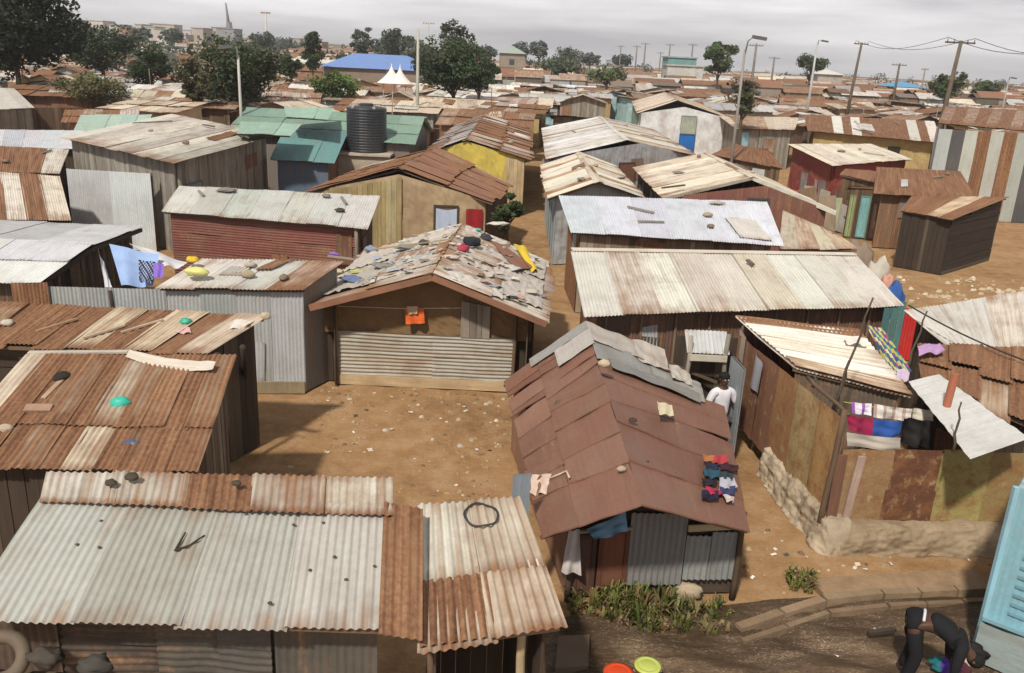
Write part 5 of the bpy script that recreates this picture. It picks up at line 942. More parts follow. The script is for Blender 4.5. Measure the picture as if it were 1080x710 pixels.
# L roof junk
QLl = (V((-1.68, 16.9, 2.72)), V((-1.45, 22.4, 2.72)), V((-3.99, 22.45, 1.93)), V((-4.22, 16.95, 1.93)))
gL = P(577, 344, 1.88); QLr = (V((-1.68, 16.9, 2.72)), V((-1.45, 22.4, 2.72)), V((gL.x+.23, 22.25, 1.88)), V((gL.x, 16.75, 1.88)))
JK = [(QLl, 372, 300, .5, .25, .08, (.12, .16, .28), 'blue-grey rag heap at the left eave of the littered roof'), (QLl, 392, 268, .3, .2, .1, (.2, .24, .34), 'faded blue bundle on the left slope of the littered roof'), (QLl, 430, 265, .5, .35, .06, (.2, .2, .19), 'flat grey rag spread on the left slope of the littered roof'), (QLl, 447, 262, .18, .15, .1, (.06, .06, .07), 'small black bundle on the left slope of the littered roof'), (QLl, 405, 285, .5, .3, .05, (.22, .215, .2), 'large grey sacking low on the left slope of the littered roof'), (QLl, 352, 272, .25, .1, .06, (.24, .13, .45), 'violet rag at the corner of the littered roof'), (QLl, 355, 291, .3, .15, .06, (.48, .42, .28), 'straw coloured scrap heap at the left eave'), (QLl, 376, 291, .3, .12, .04, (.46, .46, .2), 'yellow-green scraps near the left eave of the littered roof'),
      (QLr, 497, 262, .35, .3, .16, (.025, .028, .035), 'heap of black clothes on the ridge of the littered roof'), (QLr, 512, 256, .25, .2, .12, (.05, .05, .06), 'dark bundle right of the black clothes heap'), (QLr, 488, 268, .22, .18, .12, (.34, .05, .08), 'crimson cloth below the black clothes heap'), (QLr, 505, 247, .12, .1, .06, (.06, .4, .34), 'small turquoise bag behind the black clothes heap'), (QLr, 540, 287, .3, .4, .05, (.5, .46, .44), 'pale sheet of plastic low on the right slope'), (QLr, 475, 276, .35, .25, .05, (.52, .42, .36), 'pinkish sacking near the ridge of the littered roof'), (QLr, 560, 312, .3, .25, .05, (.46, .42, .36), 'dirty white plastic at the right eave'), (QLr, 561, 281, .14, .12, .1, (.5, .4, .5), 'mauve bag at the right eave of the littered roof'), (QLr, 540, 319, .2, .1, .05, (.05, .045, .04), 'black rag low on the right slope of the littered roof'), (QLr, 525, 240, .5, .3, .06, (.55, .5, .44), 'white plastic sheeting at the back of the littered roof')]
for Q, px, py, a, b, c, col, lb in JK: lump('rag', onq(*Q, px, py)+V((0, 0, .08)), a*.6, b*.6, c*.8, col, lb, 'rag', rough=.5, rot=rnd.uniform(-.5, .5))
cloth('tarp', [onq(*QLr, 541, 264)+upz*1.5, onq(*QLr, 554, 266)+upz*1.5, onq(*QLr, 568, 289)+upz, onq(*QLr, 559, 291)+upz], 'yellow tarp piece on the right slope of the littered roof', 'tarp', (.62, .45, .05), 10, .04)
cloth('sheet', [onq(*QLr, 517, 258)+upz, onq(*QLr, 530, 262)+upz, onq(*QLr, 562, 287)+upz, onq(*QLr, 545, 290)+upz], 'rust brown sheet lying on the right slope of the littered roof', 'sheet', (.24, .12, .08), 6, .02)
DR = [(QLl, .1, .35, .05, .5, (.42, .39, .35)), (QLl, .32, .68, .1, .55, (.36, .35, .33)), (QLl, .55, .95, .05, .6, (.46, .43, .39)), (QLl, .08, .45, .5, .95, (.38, .35, .3)), (QLl, .5, .9, .55, .98, (.44, .4, .36)), (QLr, .02, .3, .1, .6, (.5, .46, .42)), (QLr, .3, .7, .12, .6, (.47, .42, .38)), (QLr, .1, .5, .55, .95, (.46, .42, .38)), (QLr, .55, .9, .5, .95, (.42, .39, .35)), (QLr, .65, .98, .05, .5, (.52, .48, .44))]
DN = ['front upper left', 'middle upper left', 'rear upper left', 'front lower left', 'rear lower left', 'front upper right', 'middle upper right', 'front lower right', 'rear lower right', 'rear upper right']
for (Q, u0, u1, v0, v1, c), dn in zip(DR, DN):
    A_, B_, C_, D_ = Q; sd = rnd.uniform(0, 99); mb = MB()
    def fn(u, v):
        e = .05*NZ.noise(V((u*3+sd, v*3, 1))); q = bil(A_, B_, C_, D_, u0+(u1-u0)*(u+e), v0+(v1-v0)*(v+.06*NZ.noise(V((u*4, v*4+sd, 5))))); return q+V((0, 0, .05+.07*abs(NZ.noise(V((u*5+sd, v*6, 2))))+.04*NZ.noise(V((u*13, v*13+sd, 3)))))
    mb.grid(fn, 26, 26, lambda u, v: (u*1.5+sd, v*1.5), (*c, 0)); single(mb, 'plastic_sheet', CLOTH, f'crumpled dusty plastic sheet on the {dn} part of the littered roof', 'sheet', 'plastic sheets on the littered roof', smooth=True)
def Lz(Q):
    A, B, C, D = Q; n = (B-A).cross(D-A)
    return lambda x, y: A.z-((x-A.x)*n.x+(y-A.y)*n.y)/n.z+.1
LC = [(.5, .46, .4), (.44, .39, .33), (.36, .34, .31), (.2, .185, .165), (.46, .42, .33), (.28, .3, .36), (.4, .28, .23), (.52, .49, .45), (.36, .29, .22)]
litter('roof_litter', 50, rect(-4.0, -1.6, 17.2, 22.2), .05, .26, LC, 'small rags and paper scraps covering left slope of the littered roof', Lz(QLl))
litter('roof_litter', 45, rect(-1.5, gL.x, 17.0, 22.0), .05, .26, LC, 'small rags and plastic scraps covering right slope of the littered roof', Lz(QLr))
mb = MB()
for i in range(7): a = QLl[0].lerp(QLl[1], .05+.13*i)+V((0, 0, .1)); b = a+V((rnd.uniform(-2, 1.5), rnd.uniform(-.2, .6), -.42)); mb = MB(); mb.bar(a, b, .04, .03, pick('ywood')); single(mb, 'stick', WOOD, 'bare stick weighing down the rags of the littered roof', 'stick', 'sticks on the littered roof')
cloth('garment', [PY(427, 325, 17.45), PY(447, 325, 17.45), PY(448, 341, 17.4), PY(428, 342, 17.4)], 'bright orange garment on the line of the central shack', 'washing', (.62, .12, .03), 10, .03)
cloth('garment', [PY(429, 323, 17.42), PY(441, 323, 17.42), PY(440, 331, 17.38), PY(430, 332, 17.38)], 'tan rag pinned above the bright orange garment', 'washing', (.5, .36, .22), 8, .02)
# stones against the low shack front
for i, (px, py, r_, lb) in enumerate(((690, 628, .2, 'large pale boulder at the foot of the low shack front'), (707, 618, .1, 'upright orange-tan stone beside the large pale boulder'), (687, 642, .1, 'pale stone among the weeds'), (655, 632, .12, 'tan stone at the left of the weeds'), (668, 615, .16, 'grey stone behind the weeds'))):
    p = P(px+35 if i < 2 else px, py, .02); lump('stone', p, r_, r_*.7, r_*.6, (.42, .34, .24), lb, 'stone', STONE)
# weeds
def weeds(n, area, label, hmin=.08, hmax=.34):
    mb = MB()
    for _ in range(n):
        x, y, k = area(); hh = rnd.uniform(hmin, hmax)*k; c = rnd.choice([(.11, .13, .03), (.16, .17, .045), (.07, .09, .02), (.22, .19, .08), (.26, .18, .09), (.1, .08, .035), (.17, .12, .06)]); t = (*jit(c, .2), 0)
        for b in range(rnd.randint(6, 12)):
            a = rnd.uniform(0, 6.3); d = V((cos(a), sin(a), 0)); s_ = V((-d.y, d.x, 0))*rnd.uniform(.004, .011)*(1+1.6*(b % 3 == 0)); p = V((x+rnd.uniform(-.03, .03), y+rnd.uniform(-.03, .03), gz(x, y)+.01)); l1_ = hh*rnd.uniform(.5, 1.2); ln = rnd.uniform(.1, .7)
            P_ = [p, p+d*l1_*ln*.35+V((0, 0, l1_*.6)), p+d*l1_*ln*.8+V((0, 0, l1_*.9)), p+d*l1_*ln*1.2+V((0, 0, l1_*rnd.uniform(.7, 1.1)))]
            q_ = [(mb.add(w-s_*e, t), mb.add(w+s_*e, t)) for w, e in zip(P_, (.5, 1, .9, .1))]
            for i in range(3): mb.face([q_[i][0], q_[i][1], q_[i+1][1], q_[i+1][0]], [(0, 0)]*4)
    return tag(mb.build('weeds', LEAF), label, 'weeds', kind='stuff')
def wa():
    while 1:
        x, y = rnd.uniform(.9, 3.3), rnd.uniform(9.35, 10.15); k = 1-((x-1.95)/1.25)**2*.8-((y-9.8)/.5)**2*.5
        if rnd.random() < k+.5*NZ.noise(V((x*3, y*3, 0))): return x, y, .3+.75*max(0, k)
weeds(260, wa, 'green and straw weeds in front of the low brown roofed shack')
def wb():
    x, y = rnd.uniform(4.15, 4.5), rnd.uniform(10.4, 10.75); return x, y, .7
weeds(40, wb, 'small tuft of grass at the foot of the stone plinth')
# buckets
p = P(683, 712, 0.0)
def bucket(px, py, r_, h_, col, label):
    p = P(px, py, h_); t = thing('bucket', label, 'bucket', (p.x, p.y, .03)); mb = MB()
    mb.lathe([(0, 0), (r_*.8, 0), (r_*.98, h_*.9), (r_*1.05, h_*.9), (r_*1.05, h_*.97), (r_*.8, h_), (r_*.74, h_*.96), (r_*.68, h_*.98), (0, h_*.97)], t.location, (*col, 0), 28); mb.build('bucket_body', PLASTIC, t, True)
    mb = MB(); mb.tube([V(t.location)+V((r_*1.06*cos(a), r_*1.06*sin(a)*.35-r_*.2, h_*.8-.1*sin(a))) for a in [pi*i/10 for i in range(11)]], .006, (.5, .5, .5, 0), 5); mb.build('handle', PLASTIC, t)
bucket(683, 703, .15, .32, (.46, .52, .12), 'lime green lidded bucket at the bottom edge of the street')
bucket(652, 711, .17, .2, (.62, .07, .02), 'orange-red basin at the bottom edge beside the lime bucket')
mb = MB(); p0, p1 = P(583, 672, 0), P(612, 676, 0)
mb.box(P(604, 690, .05), (.2, .03, 0), (.03, .3, 0), (0, 0, .05), (.14, .1, .07, 0)); single(mb, 'wash_slab', MUD, 'grey-brown slab beside the lean-to at the street edge', 'slab')
for px, py, col, lb, r_ in ((1006, 690, (.02, .1, .4), 'small bright blue bundle under the bending person', .07), (990, 704, (.02, .14, .16), 'dark teal bundle at the feet of the bending person', .12), (1000, 708, (.1, .04, .3), 'violet cloth in the pile under the bending person', .14), (1016, 700, (.45, .4, .36), 'cream rag in the pile under the bending person', .09), (1022, 692, (.02, .018, .018), 'black bag between bending person and blue kiosk', .2), (1012, 708, (.3, .1, .12), 'dark red cloth in the pile at the bottom edge', .12)):
    lump('laundry', P(px, py, .1), r_, r_*.8, r_*.6, col, lb, 'laundry', rough=.45)
mb = MB(); mb.bar(P(916, 668, .12), P(944, 664, .12), .06, .05, (.05, .04, .03, 0)); single(mb, 'stick', WOOD, 'black stick lying in the street left of the bending person', 'stick')
for i, (px, py, r_, h_, c, lb) in enumerate(((936, 300, .24, .55, (.5, .28, .22), 'pink sack beside the teal board fence'), (942, 312, .3, .7, (.04, .1, .3), 'blue bundle below the pink sack by the teal fence'), (925, 288, .4, .8, (.45, .42, .36), 'pale rubbish heap at the right end of the broad off-white roof'), (905, 272, .5, .9, (.22, .17, .13), 'brown scrap pile behind the right end of the broad off-white roof'))):
    p = P(px, py, h_); lump('junk', V((p.x, p.y, .0)), r_, r_*.9, h_, c, lb, 'junk', rough=.5)
for i, (px, py, c) in enumerate(((836, 214, (.3, .1, .08)), (846, 220, (.32, .28, .2)), (856, 226, (.2, .13, .08)), (864, 222, (.4, .36, .28)), (872, 231, (.26, .2, .14)), (880, 226, (.34, .36, .22)), (888, 232, (.36, .32, .28)), (950, 236, (.3, .16, .1)))):
    p = P(px, py+14, 0); mb = MB(); a_ = rnd.uniform(-.4, .4); mb.bar(p, p+V((rnd.uniform(-.4, .4), .5, rnd.uniform(1.1, 1.8))), rnd.uniform(.4, .9), .05, (*c, 0), (sin(a_), cos(a_), 0)); single(mb, 'board', WOOD, 'old board or sheet leaning among scrap beside the stalls on the path', 'board', 'boards leaning beside the path stalls')
# goods and junk along the path and between the houses
for i, (px, py, r_, h_, c, lb) in enumerate(((905, 243, .35, .4, (.4, .32, .2), 'tan sack at the foot of the lime and teal stall'), (921, 246, .28, .5, (.42, .2, .17), 'reddish bundle of goods before the pink shop board'), (937, 249, .35, .3, (.5, .48, .44), 'white sack in front of the turquoise stall boards'), (951, 256, .4, .35, (.2, .13, .08), 'brown heap of scrap at the right end of the low stall'), (884, 236, .4, .45, (.45, .38, .25), 'straw coloured heap left of the stall boards'), (990, 268, .3, .45, (.6, .55, .42), 'round cream bundle on the rubble before the black shed'), (1012, 264, .5, .4, (.12, .09, .07), 'dark scrap heap at the right of the black shed front'))):
    lump('bundle', P(px, py, .0), r_, r_*.8, h_, c, lb, 'bundle', rough=.5)
for i, (px, py, c, lb) in enumerate(((402, 236, (.16, .11, .07), 'brown junk heap at the left foot of the plank gable'), (416, 240, (.34, .26, .18), 'tan junk beside the brown heap below the plank gable'), (412, 233, (.35, .05, .04), 'small red cloth on the junk below the plank gable'))):
    lump('junk', P(px, py, .35), .5-.12*i, .4-.1*i, .35, c, lb, 'junk', rough=.6)
mb = MB(); p = P(487, 232, .6); q_ = P(508, 214, 1.2); mb.bar(p, q_, .45, .05, (.45, .38, .28, 0)); single(mb, 'board', WOOD, 'pale board leaning between blue curtained window and red door curtain', 'board')
for i, (a, b, lb) in enumerate((((250, 141, 3.5), (262, 147, 3.5), 'short dark plank lying on the large timber house roof'), ((214, 133, 3.55), (226, 135, 3.55), 'small plank higher on the large timber house roof'), ((698, 200, 2.75), (722, 197, 2.8), 'grey board on the tan roof with white verge'), ((788, 277, 2.66), (794, 282, 2.6), 'dark scrap on the broad off-white roof'))):
    mb = MB(); mb.bar(P(*a)+V((0, 0, .06)), P(*b)+V((0, 0, .06)), .09, .05, (.13, .1, .08, 0)); single(mb, 'board', WOOD, lb, 'board')
def short(lb): return {'large grey timber': 'large timber house roof', 'maroon walled shack': 'roof over the maroon walls', 'rusty gable roofed': 'rusty roof with the blue curtained window', 'yellow walled house': 'junk-littered roof of the yellow walled house', 'white roofed house': 'white roof over the brown door', 'tan and white': 'tan and white striped roof', 'broad tan gable': 'broad tan roof with white verge', 'long building with': 'bright blue-white roof', 'white sheeted shack': 'white sheeted roof', 'dark rusty shack': 'dark rusty roof at left', 'long ochre walled': 'rusty roof of the ochre house', 'red walled shack': 'flat tan roof over red walls', 'plain rust-brown roofed': 'plain rust-brown roof', 'grey corrugated shack': 'grey shack roof'}.get(' '.join(lb.split()[:3]))
for lb, qs in list(QD.items()):
    sh_ = short(lb)
    if not sh_: continue
    for kk in range(rnd.randint(3, 6)):
        Q = rnd.choice(qs); k = rnd.random(); u, v = rnd.uniform(.08, .85), rnd.uniform(.1, .85); p = bil(*Q, u, v); q_ = bil(*Q, min(1, u+rnd.uniform(-.15, .15)), min(.98, v+rnd.uniform(-.25, .25)))
        if k < .4 and (q_-p).length > .3: mb = MB(); mb.bar(p+V((0, 0, .06)), q_+V((0, 0, .07)), .08, .04, pick('gwood')); single(mb, 'plank', WOOD, 'loose plank lying on the '+sh_, 'plank', 'planks lying on roofs')
        elif k < .65: lump('stone', p+V((0, 0, .03)), rnd.uniform(.08, .16), rnd.uniform(.07, .12), rnd.uniform(.06, .1), rnd.choice([(.36, .3, .22), (.2, .15, .11), (.42, .38, .32)]), 'stone weighing down the '+sh_, 'stone', STONE, group='stones weighing down roofs')
        elif k < .78: lump('rag', p+V((0, 0, .04)), rnd.uniform(.12, .3), rnd.uniform(.1, .22), .06, rnd.choice([(.2, .18, .16), (.4, .36, .3), (.12, .16, .24), (.3, .12, .1), (.06, .055, .05)]), 'dropped rag on the '+sh_, 'rag', group='rags dropped on roofs', rough=.5)
        else:
            du, dv = rnd.uniform(.07, .16), rnd.uniform(.25, .45); tw = rnd.uniform(-.05, .05); c4 = [bil(*Q, a, b)+V((0, 0, .05)) for a, b in ((u, v*.6), (min(1, u+du), v*.6+tw), (min(1, u+du+tw), min(1, v*.6+dv+tw)), (u+tw, min(1, v*.6+dv)))]
            mb = MB(); corr(mb, *c4, pick(rnd.choice(['rust', 'rusty2', 'galv', 'mix'])), .076, .012, 4, 3, .04); single(mb, 'loose_sheet', METAL, 'extra loose tin sheet laid on the '+sh_, 'sheet', 'loose tin sheets on roofs', smooth=True)
# ------------------------------------------------------------------ people
def solid(name, c, rough=.85): 
    M, n, l, b = new_mat(name); f = nnoise(n, l, n.new('ShaderNodeTexCoord').outputs['Object'], 9, 4)
    l.new(nmix(n, l, f, tuple(x*.75 for x in c), tuple(min(1, x*1.25) for x in c)), b.inputs['Base Color']); b.inputs['Roughness'].default_value = rough; b.inputs['Specular IOR Level'].default_value = .2; return M
def skin(name, pts, edges, rad_, mat, parent, sub=2):
    me = bpy.data.meshes.new(name); me.from_pydata([tuple(p) for p in pts], edges, []); o = bpy.data.objects.new(name, me); COL.objects.link(o)
    md = o.modifiers.new('skin', 'SKIN'); md.use_smooth_shade = True
    for i, r_ in enumerate(rad_):
        sv = me.skin_vertices[0].data[i]; sv.radius = r_ if isinstance(r_, tuple) else (r_, r_); sv.use_root = (i == 0)
    sb = o.modifiers.new('subdivision', 'SUBSURF'); sb.levels = sub; sb.render_levels = sub
    me.materials.append(mat); o.parent = parent; return o
def chain(spec):
    pts, ed, rr, ix = [], [], [], {}
    for nm_, p, r_, par in spec:
        ix[nm_] = len(pts); pts.append(V(p)); rr.append(r_)
        if par: ed.append((ix[par], ix[nm_]))
    return pts, ed, rr
def ball(name, c, r_, mat, parent, sc=(1, 1, 1)):
    mb = MB(); c = V(c); mb.grid(lambda u, v: c+V((r_*sc[0]*cos(2*pi*u)*sin(pi*v), r_*sc[1]*sin(2*pi*u)*sin(pi*v), r_*sc[2]*cos(pi*v))), 14, 9, lambda u, v: (u, v), (.02, .02, .02, 0)); me_o = mb.build(name, mat, None, True); me_o.parent = parent; return me_o
def hand(spec, side, wrist, d, r_=1.0, nm='h'):
    d = V(d).normalized(); x = V((0, 0, 1)).cross(d) if abs(d.z) < .9 else V((0, 1, 0)); x.normalize(); x = x*side; curl = d.cross(x).normalized()
    palm = V(wrist)+d*.07; spec.append((nm+'palm', palm, .022, nm+'wrist'))
    for k, (o, l_) in enumerate(((-.03, .065), (-.01, .075), (.01, .07), (.028, .055))):
        b = palm+x*o+d*.025; spec.append((nm+f'f{k}a', b, .009, nm+'palm')); spec.append((nm+f'f{k}b', b+d*l_*.5+curl*.006, .008, nm+f'f{k}a')); spec.append((nm+f'f{k}c', b+d*l_*.85+curl*.03, .006, nm+f'f{k}b'))
    b = V(wrist)+d*.03-x*.035; spec.append((nm+'ta', b, .01, nm+'palm')); spec.append((nm+'tb', b+d*.04-x*.02, .008, nm+'ta'))
SK = solid('dark_skin', (.075, .04, .026), .5); HAIR = solid('black_hair', (.012, .011, .01)); EYE = solid('eye_white', (.5, .48, .45), .3)
WSH = solid('white_shirt', (.62, .61, .66)); DTR = solid('dark_trousers', (.05, .045, .05)); BLK = solid('black_clothes', (.012, .012, .014)); SHOE = solid('worn_shoe', (.05, .04, .035)); WAISTB = solid('white_waistband', (.55, .54, .55))
# standing person
pp = P(753, 486, 0); t = thing('person', 'person in white shirt and dark trousers standing in the alley', 'person', (pp.x, pp.y, 0)); t.rotation_euler = (0, 0, .25)
sp = [('pel', (0, 0, .93), (.14, .1), None), ('waist', (0, 0, 1.08), (.12, .09), 'pel'), ('chest', (0, .0, 1.3), (.15, .105), 'waist'), ('neck0', (0, .01, 1.44), .075, 'chest'), ('neck', (0, 0, 1.5), .05, 'neck0'), ('chin', (0, -.02, 1.56), .066, 'neck'), ('head', (0, -.01, 1.64), .088, 'chin'), ('crown', (0, 0, 1.71), .07, 'head')]
for s_, nm_ in ((-1, 'l'), (1, 'r')):
    el_ = (.3*s_, .0, 1.12) if s_ < 0 else (.27*s_, .02, 1.1); wr_ = (.3*s_, -.12, .9) if s_ > 0 else (.36*s_, -.1, .92)
    sp += [(nm_+'sh', (.18*s_, 0, 1.39), .062, 'neck0'), (nm_+'el', el_, .044, nm_+'sh'), (nm_+'wrist', wr_, .03, nm_+'el')]; hand(sp, s_, wr_, (.02*s_, -.3, -1), nm=nm_)
    sp += [(nm_+'hip', (.095*s_, 0, .86), .095, 'pel'), (nm_+'kn', (.11*s_, -.02, .48), .06, nm_+'hip'), (nm_+'an', (.115*s_, .02, .08), .042, nm_+'kn'), (nm_+'toe', (.125*s_, -.13, .035), .035, nm_+'an')]
skin('body', *chain(sp), SK, t)
sh_ = [('waist', (0, 0, .88), (.165, .125), None), ('mid', (0, 0, 1.08), (.148, .115), 'waist'), ('chest', (0, 0, 1.3), (.175, .128), 'mid'), ('nk', (0, .01, 1.43), .085, 'chest')]
for s_, nm_ in ((-1, 'l'), (1, 'r')): sh_ += [(nm_+'sh', (.19*s_, 0, 1.385), .08, 'nk'), (nm_+'el', (.29*s_, .0, 1.14), .066, nm_+'sh')]
skin('shirt', *chain(sh_), WSH, t)
tr_ = [('pel', (0, 0, .93), (.15, .115), None)]
for s_, nm_ in ((-1, 'l'), (1, 'r')): tr_ += [(nm_+'hip', (.095*s_, 0, .84), .108, 'pel'), (nm_+'kn', (.11*s_, -.02, .48), .08, nm_+'hip'), (nm_+'an', (.115*s_, .02, .1), .065, nm_+'kn')]
skin('trousers', *chain(tr_), DTR, t)
ball('hair', (0, .012, 1.685), .098, HAIR, t, (1, 1.05, .85))
for s_ in (-1, 1): ball('eye', (.032*s_, -.09, 1.645), .012, EYE, t); ball('ear', (.088*s_, .0, 1.63), .022, SK, t, (.5, .8, 1.2))
ball('nose', (0, -.105, 1.615), .017, SK, t, (.9, 1, 1.2))
# bending person: hips high at left, back sloping down right, head low, arms reaching down
bp = P(958, 720, 0)
t = thing('person', 'person in black clothes bending over washing beside the blue kiosk', 'person', (bp.x, bp.y, 0)); t.rotation_euler = (0, 0, -.3); t.scale = (.95, .95, .95)
sp = [('pel', (-.06, .05, .93), (.14, .12), None), ('waist', (.12, .02, .95), (.13, .11), 'pel'), ('chest', (.34, -.03, .86), (.155, .12), 'waist'), ('neck0', (.48, -.06, .78), .08, 'chest'), ('neck', (.54, -.07, .72), .052, 'neck0'), ('chin', (.585, -.085, .655), .068, 'neck'), ('head', (.63, -.085, .605), .088, 'chin'), ('crown', (.67, -.08, .56), .07, 'head')]
for s_, nm_ in ((-1, 'l'), (1, 'r')):
    wr_ = (.42+.05*s_, -.12+.1*s_, .3)
    sp += [(nm_+'sh', (.44, -.05+.17*s_, .8), .062, 'neck0'), (nm_+'el', (.4, -.06+.22*s_, .55), .044, nm_+'sh'), (nm_+'wrist', wr_, .03, nm_+'el')]; hand(sp, s_, wr_, (.05, -.02*s_, -1), nm=nm_)
    sp += [(nm_+'hip', (-.08, .05+.1*s_, .85), .1, 'pel'), (nm_+'kn', (.0, .04+.14*s_, .47), .062, nm_+'hip'), (nm_+'an', (-.08, .04+.14*s_, .08), .042, nm_+'kn'), (nm_+'toe', (.07, .04+.16*s_, .035), .035, nm_+'an')]
skin('body', *chain(sp), SK, t)
sh_ = [('waist', (.06, .03, .955), (.155, .135), None), ('mid', (.2, .0, .945), (.15, .13), 'waist'), ('chest', (.36, -.03, .855), (.175, .14), 'mid'), ('nk', (.47, -.055, .785), .092, 'chest')]
for s_, nm_ in ((-1, 'l'), (1, 'r')): sh_ += [(nm_+'sh', (.44, -.05+.18*s_, .8), .08, 'nk'), (nm_+'el', (.4, -.06+.22*s_, .56), .064, nm_+'sh'), (nm_+'cf', (.41, -.1+.17*s_, .42), .05, nm_+'el')]
skin('jacket', *chain(sh_), BLK, t)
tr_ = [('pel', (-.07, .05, .92), (.16, .145), None), ('wst', (.05, .035, .95), (.15, .13), 'pel'), ('bk', (-.15, .05, .9), (.12, .11), 'pel')]
for s_, nm_ in ((-1, 'l'), (1, 'r')): tr_ += [(nm_+'hip', (-.08, .05+.1*s_, .83), .115, 'pel'), (nm_+'kn', (.0, .04+.14*s_, .47), .085, nm_+'hip'), (nm_+'an', (-.08, .04+.14*s_, .1), .07, nm_+'kn')]
skin('trousers', *chain(tr_), BLK, t)
mb = MB(); c0 = V((.015, .04, .94)); mb.tube([c0+V((.02*cos(a), .128*cos(a), .106*sin(a))) for a in [pi*(.12+.76*i/12) for i in range(13)]], .018, (.5, .5, .5, 0), 7); o = mb.build('waistband', WAISTB, None, True); o.parent = t
ball('hair', (.655, -.08, .6), .1, HAIR, t, (1.05, 1, 1))
for s_ in (-1, 1): ball('ear', (.61, -.085+.088*s_, .615), .022, SK, t); ball('eye', (.665, -.09+.035*s_, .535), .011, EYE, t)
# ------------------------------------------------------------------ trees
def px_m(Y): return F*1.0/(Y*cos(TH)+7*sin(TH))
def tree(label, px, top, bot, wpx, Y, tint, n=2200, leaf=None, name='tree', shape='round', clumps=34, sparse=.0, group=None, sx=1.0):
    """px,top,bot,wpx: where the crown shows in the photo; Y: its distance"""
    c_top = PY(px, top, Y); c_bot = PY(px, bot, Y); wd = wpx/px_m(Y); base = V((c_bot.x, Y, 0)); hh = c_top.z; zb = max(.8, c_bot.z)
    t = thing(name, label, 'tree', base, group)
    cz = (hh+zb)/2; rz = (hh-zb)/2; rx = wd/2; leaf = leaf or max(.12, 1.9/px_m(Y)); n = int(n*1.6) if n < 5000 else n
    cl = []
    for i in range(clumps):
        while 1:
            d = V((rnd.uniform(-1, 1), rnd.uniform(-1, 1), rnd.uniform(-1, 1)))
            if .25 < d.length < 1: break
        w_ = 1.0
        if shape == 'cone': w_ = max(.15, .95-.55*(d.z+1)/2)
        if shape == 'flat': d.z = d.z*.6+.25
        k_ = 1+.35*NZ.noise(d*1.6+V((px, 0, 0))); cl.append((V((base.x+d.x*rx*.86*w_*k_, Y+d.y*rx*.86*w_*sx*k_, cz+d.z*rz*.88*k_)), rx*rnd.uniform(.12, .36)))
    mb = MB(); tr_h = zb+(hh-zb)*.5
    mb.tube([base, base+V((.1*rx*.3, 0, zb*.5)), V((base.x, Y, zb)), V((base.x+.05*rx, Y, tr_h))], [.05*wd*.5+.1, .04*wd*.5+.08, .03*wd*.5+.06, .05], (.1, .075, .05, 0), 8); mb.build('trunk', BARK, t, True)
    mb = MB()
    for c, r_ in cl[:14]:
        a = V((base.x, Y, zb*.8+(tr_h-zb*.8)*rnd.random())); mb.tube([a, a.lerp(c, .5)+V((0, 0, -.1*rx*.4)), c], [.03*wd*.35+.03, .02*wd*.3+.02, .015], (.1, .075, .05, 0), 5)
    mb.build('limb', BARK, t, True)
    mb = MB()
    for c, r_ in cl:
        ct = jit(tuple(x*1.3 for x in tint), .38); k = int(n/clumps)
        for _ in range(k):
            d = V((rnd.gauss(0, 1), rnd.gauss(0, 1), rnd.gauss(0, 1))).normalized()*r_*rnd.uniform(.35, 1.15)**.7; p = c+d*V((1, 1, .8)).length/1.7 if False else c+V((d.x*1.25, d.y*1.25, d.z*.85))
            a = V((rnd.gauss(0, 1), rnd.gauss(0, 1), rnd.gauss(0, .6))).normalized(); b = a.orthogonal().normalized(); b = (b+a.cross(b)*rnd.uniform(-1, 1)).normalized(); s_ = leaf*rnd.uniform(.5, 1.25)
            tt = (*jit(ct, .12), 0); ids = [mb.add(p+a*s_, tt), mb.add(p+b*s_*.5, tt), mb.add(p-a*s_*.9, tt), mb.add(p-b*s_*.5, tt)]; mb.face(ids, [(0, 0)]*4)
    mb.build('crown', LEAF, t); return t
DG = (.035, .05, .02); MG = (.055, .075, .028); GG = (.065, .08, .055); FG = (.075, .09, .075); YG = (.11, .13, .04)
tree('huge dark tree filling the upper left corner', 20, -45, 92, 128, 72, (.018, .024, .013), 15000, .24, clumps=70)
tree('dark round tree right of the huge corner tree', 108, 26, 72, 78, 105, (.03, .042, .02), 4000)
tree('low dark bushy tree between corner tree and broad leafy tree', 158, 50, 92, 48, 88, DG, 2600)
tree('broad leafy tree standing behind the left street lamp', 250, 36, 112, 100, 66, (.045, .06, .027), 12000, .165, clumps=60)
tree('brownish scrubby tree at the left side of the broad leafy tree', 205, 60, 112, 40, 62, (.075, .075, .035), 2200)
tree('small round tree left of the blue roofed hall', 307, 58, 82, 24, 100, DG, 1300)
tree('dark upright tree at the left end of the blue roofed hall', 330, 27, 76, 32, 135, DG, 1900, shape='cone')
tree('bright green bush below the blue roofed hall', 352, 76, 104, 52, 80, (.085, .12, .035), 2600, name='bush')
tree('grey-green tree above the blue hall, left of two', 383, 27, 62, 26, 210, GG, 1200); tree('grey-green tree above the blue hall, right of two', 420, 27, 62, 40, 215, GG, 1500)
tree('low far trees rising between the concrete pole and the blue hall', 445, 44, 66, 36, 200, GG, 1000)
tree('dark round tree with spreading crown, right of the concrete pole', 478, 40, 98, 84, 84, (.04, .055, .024), 10500, .2, clumps=54)
tree('tall slim tree top rising behind the dark round tree', 481, 21, 60, 34, 120, (.055, .065, .04), 1500)
tree('dark squat tree at the right side of the dark round tree', 505, 70, 98, 34, 82, DG, 1500)
tree('solitary dark round tree left of the tall street lamp', 757, 43, 80, 36, 150, MG, 2400)
tree('flat topped small tree on the skyline by the lamp', 854, 57, 80, 34, 190, MG, 1500, shape='flat')
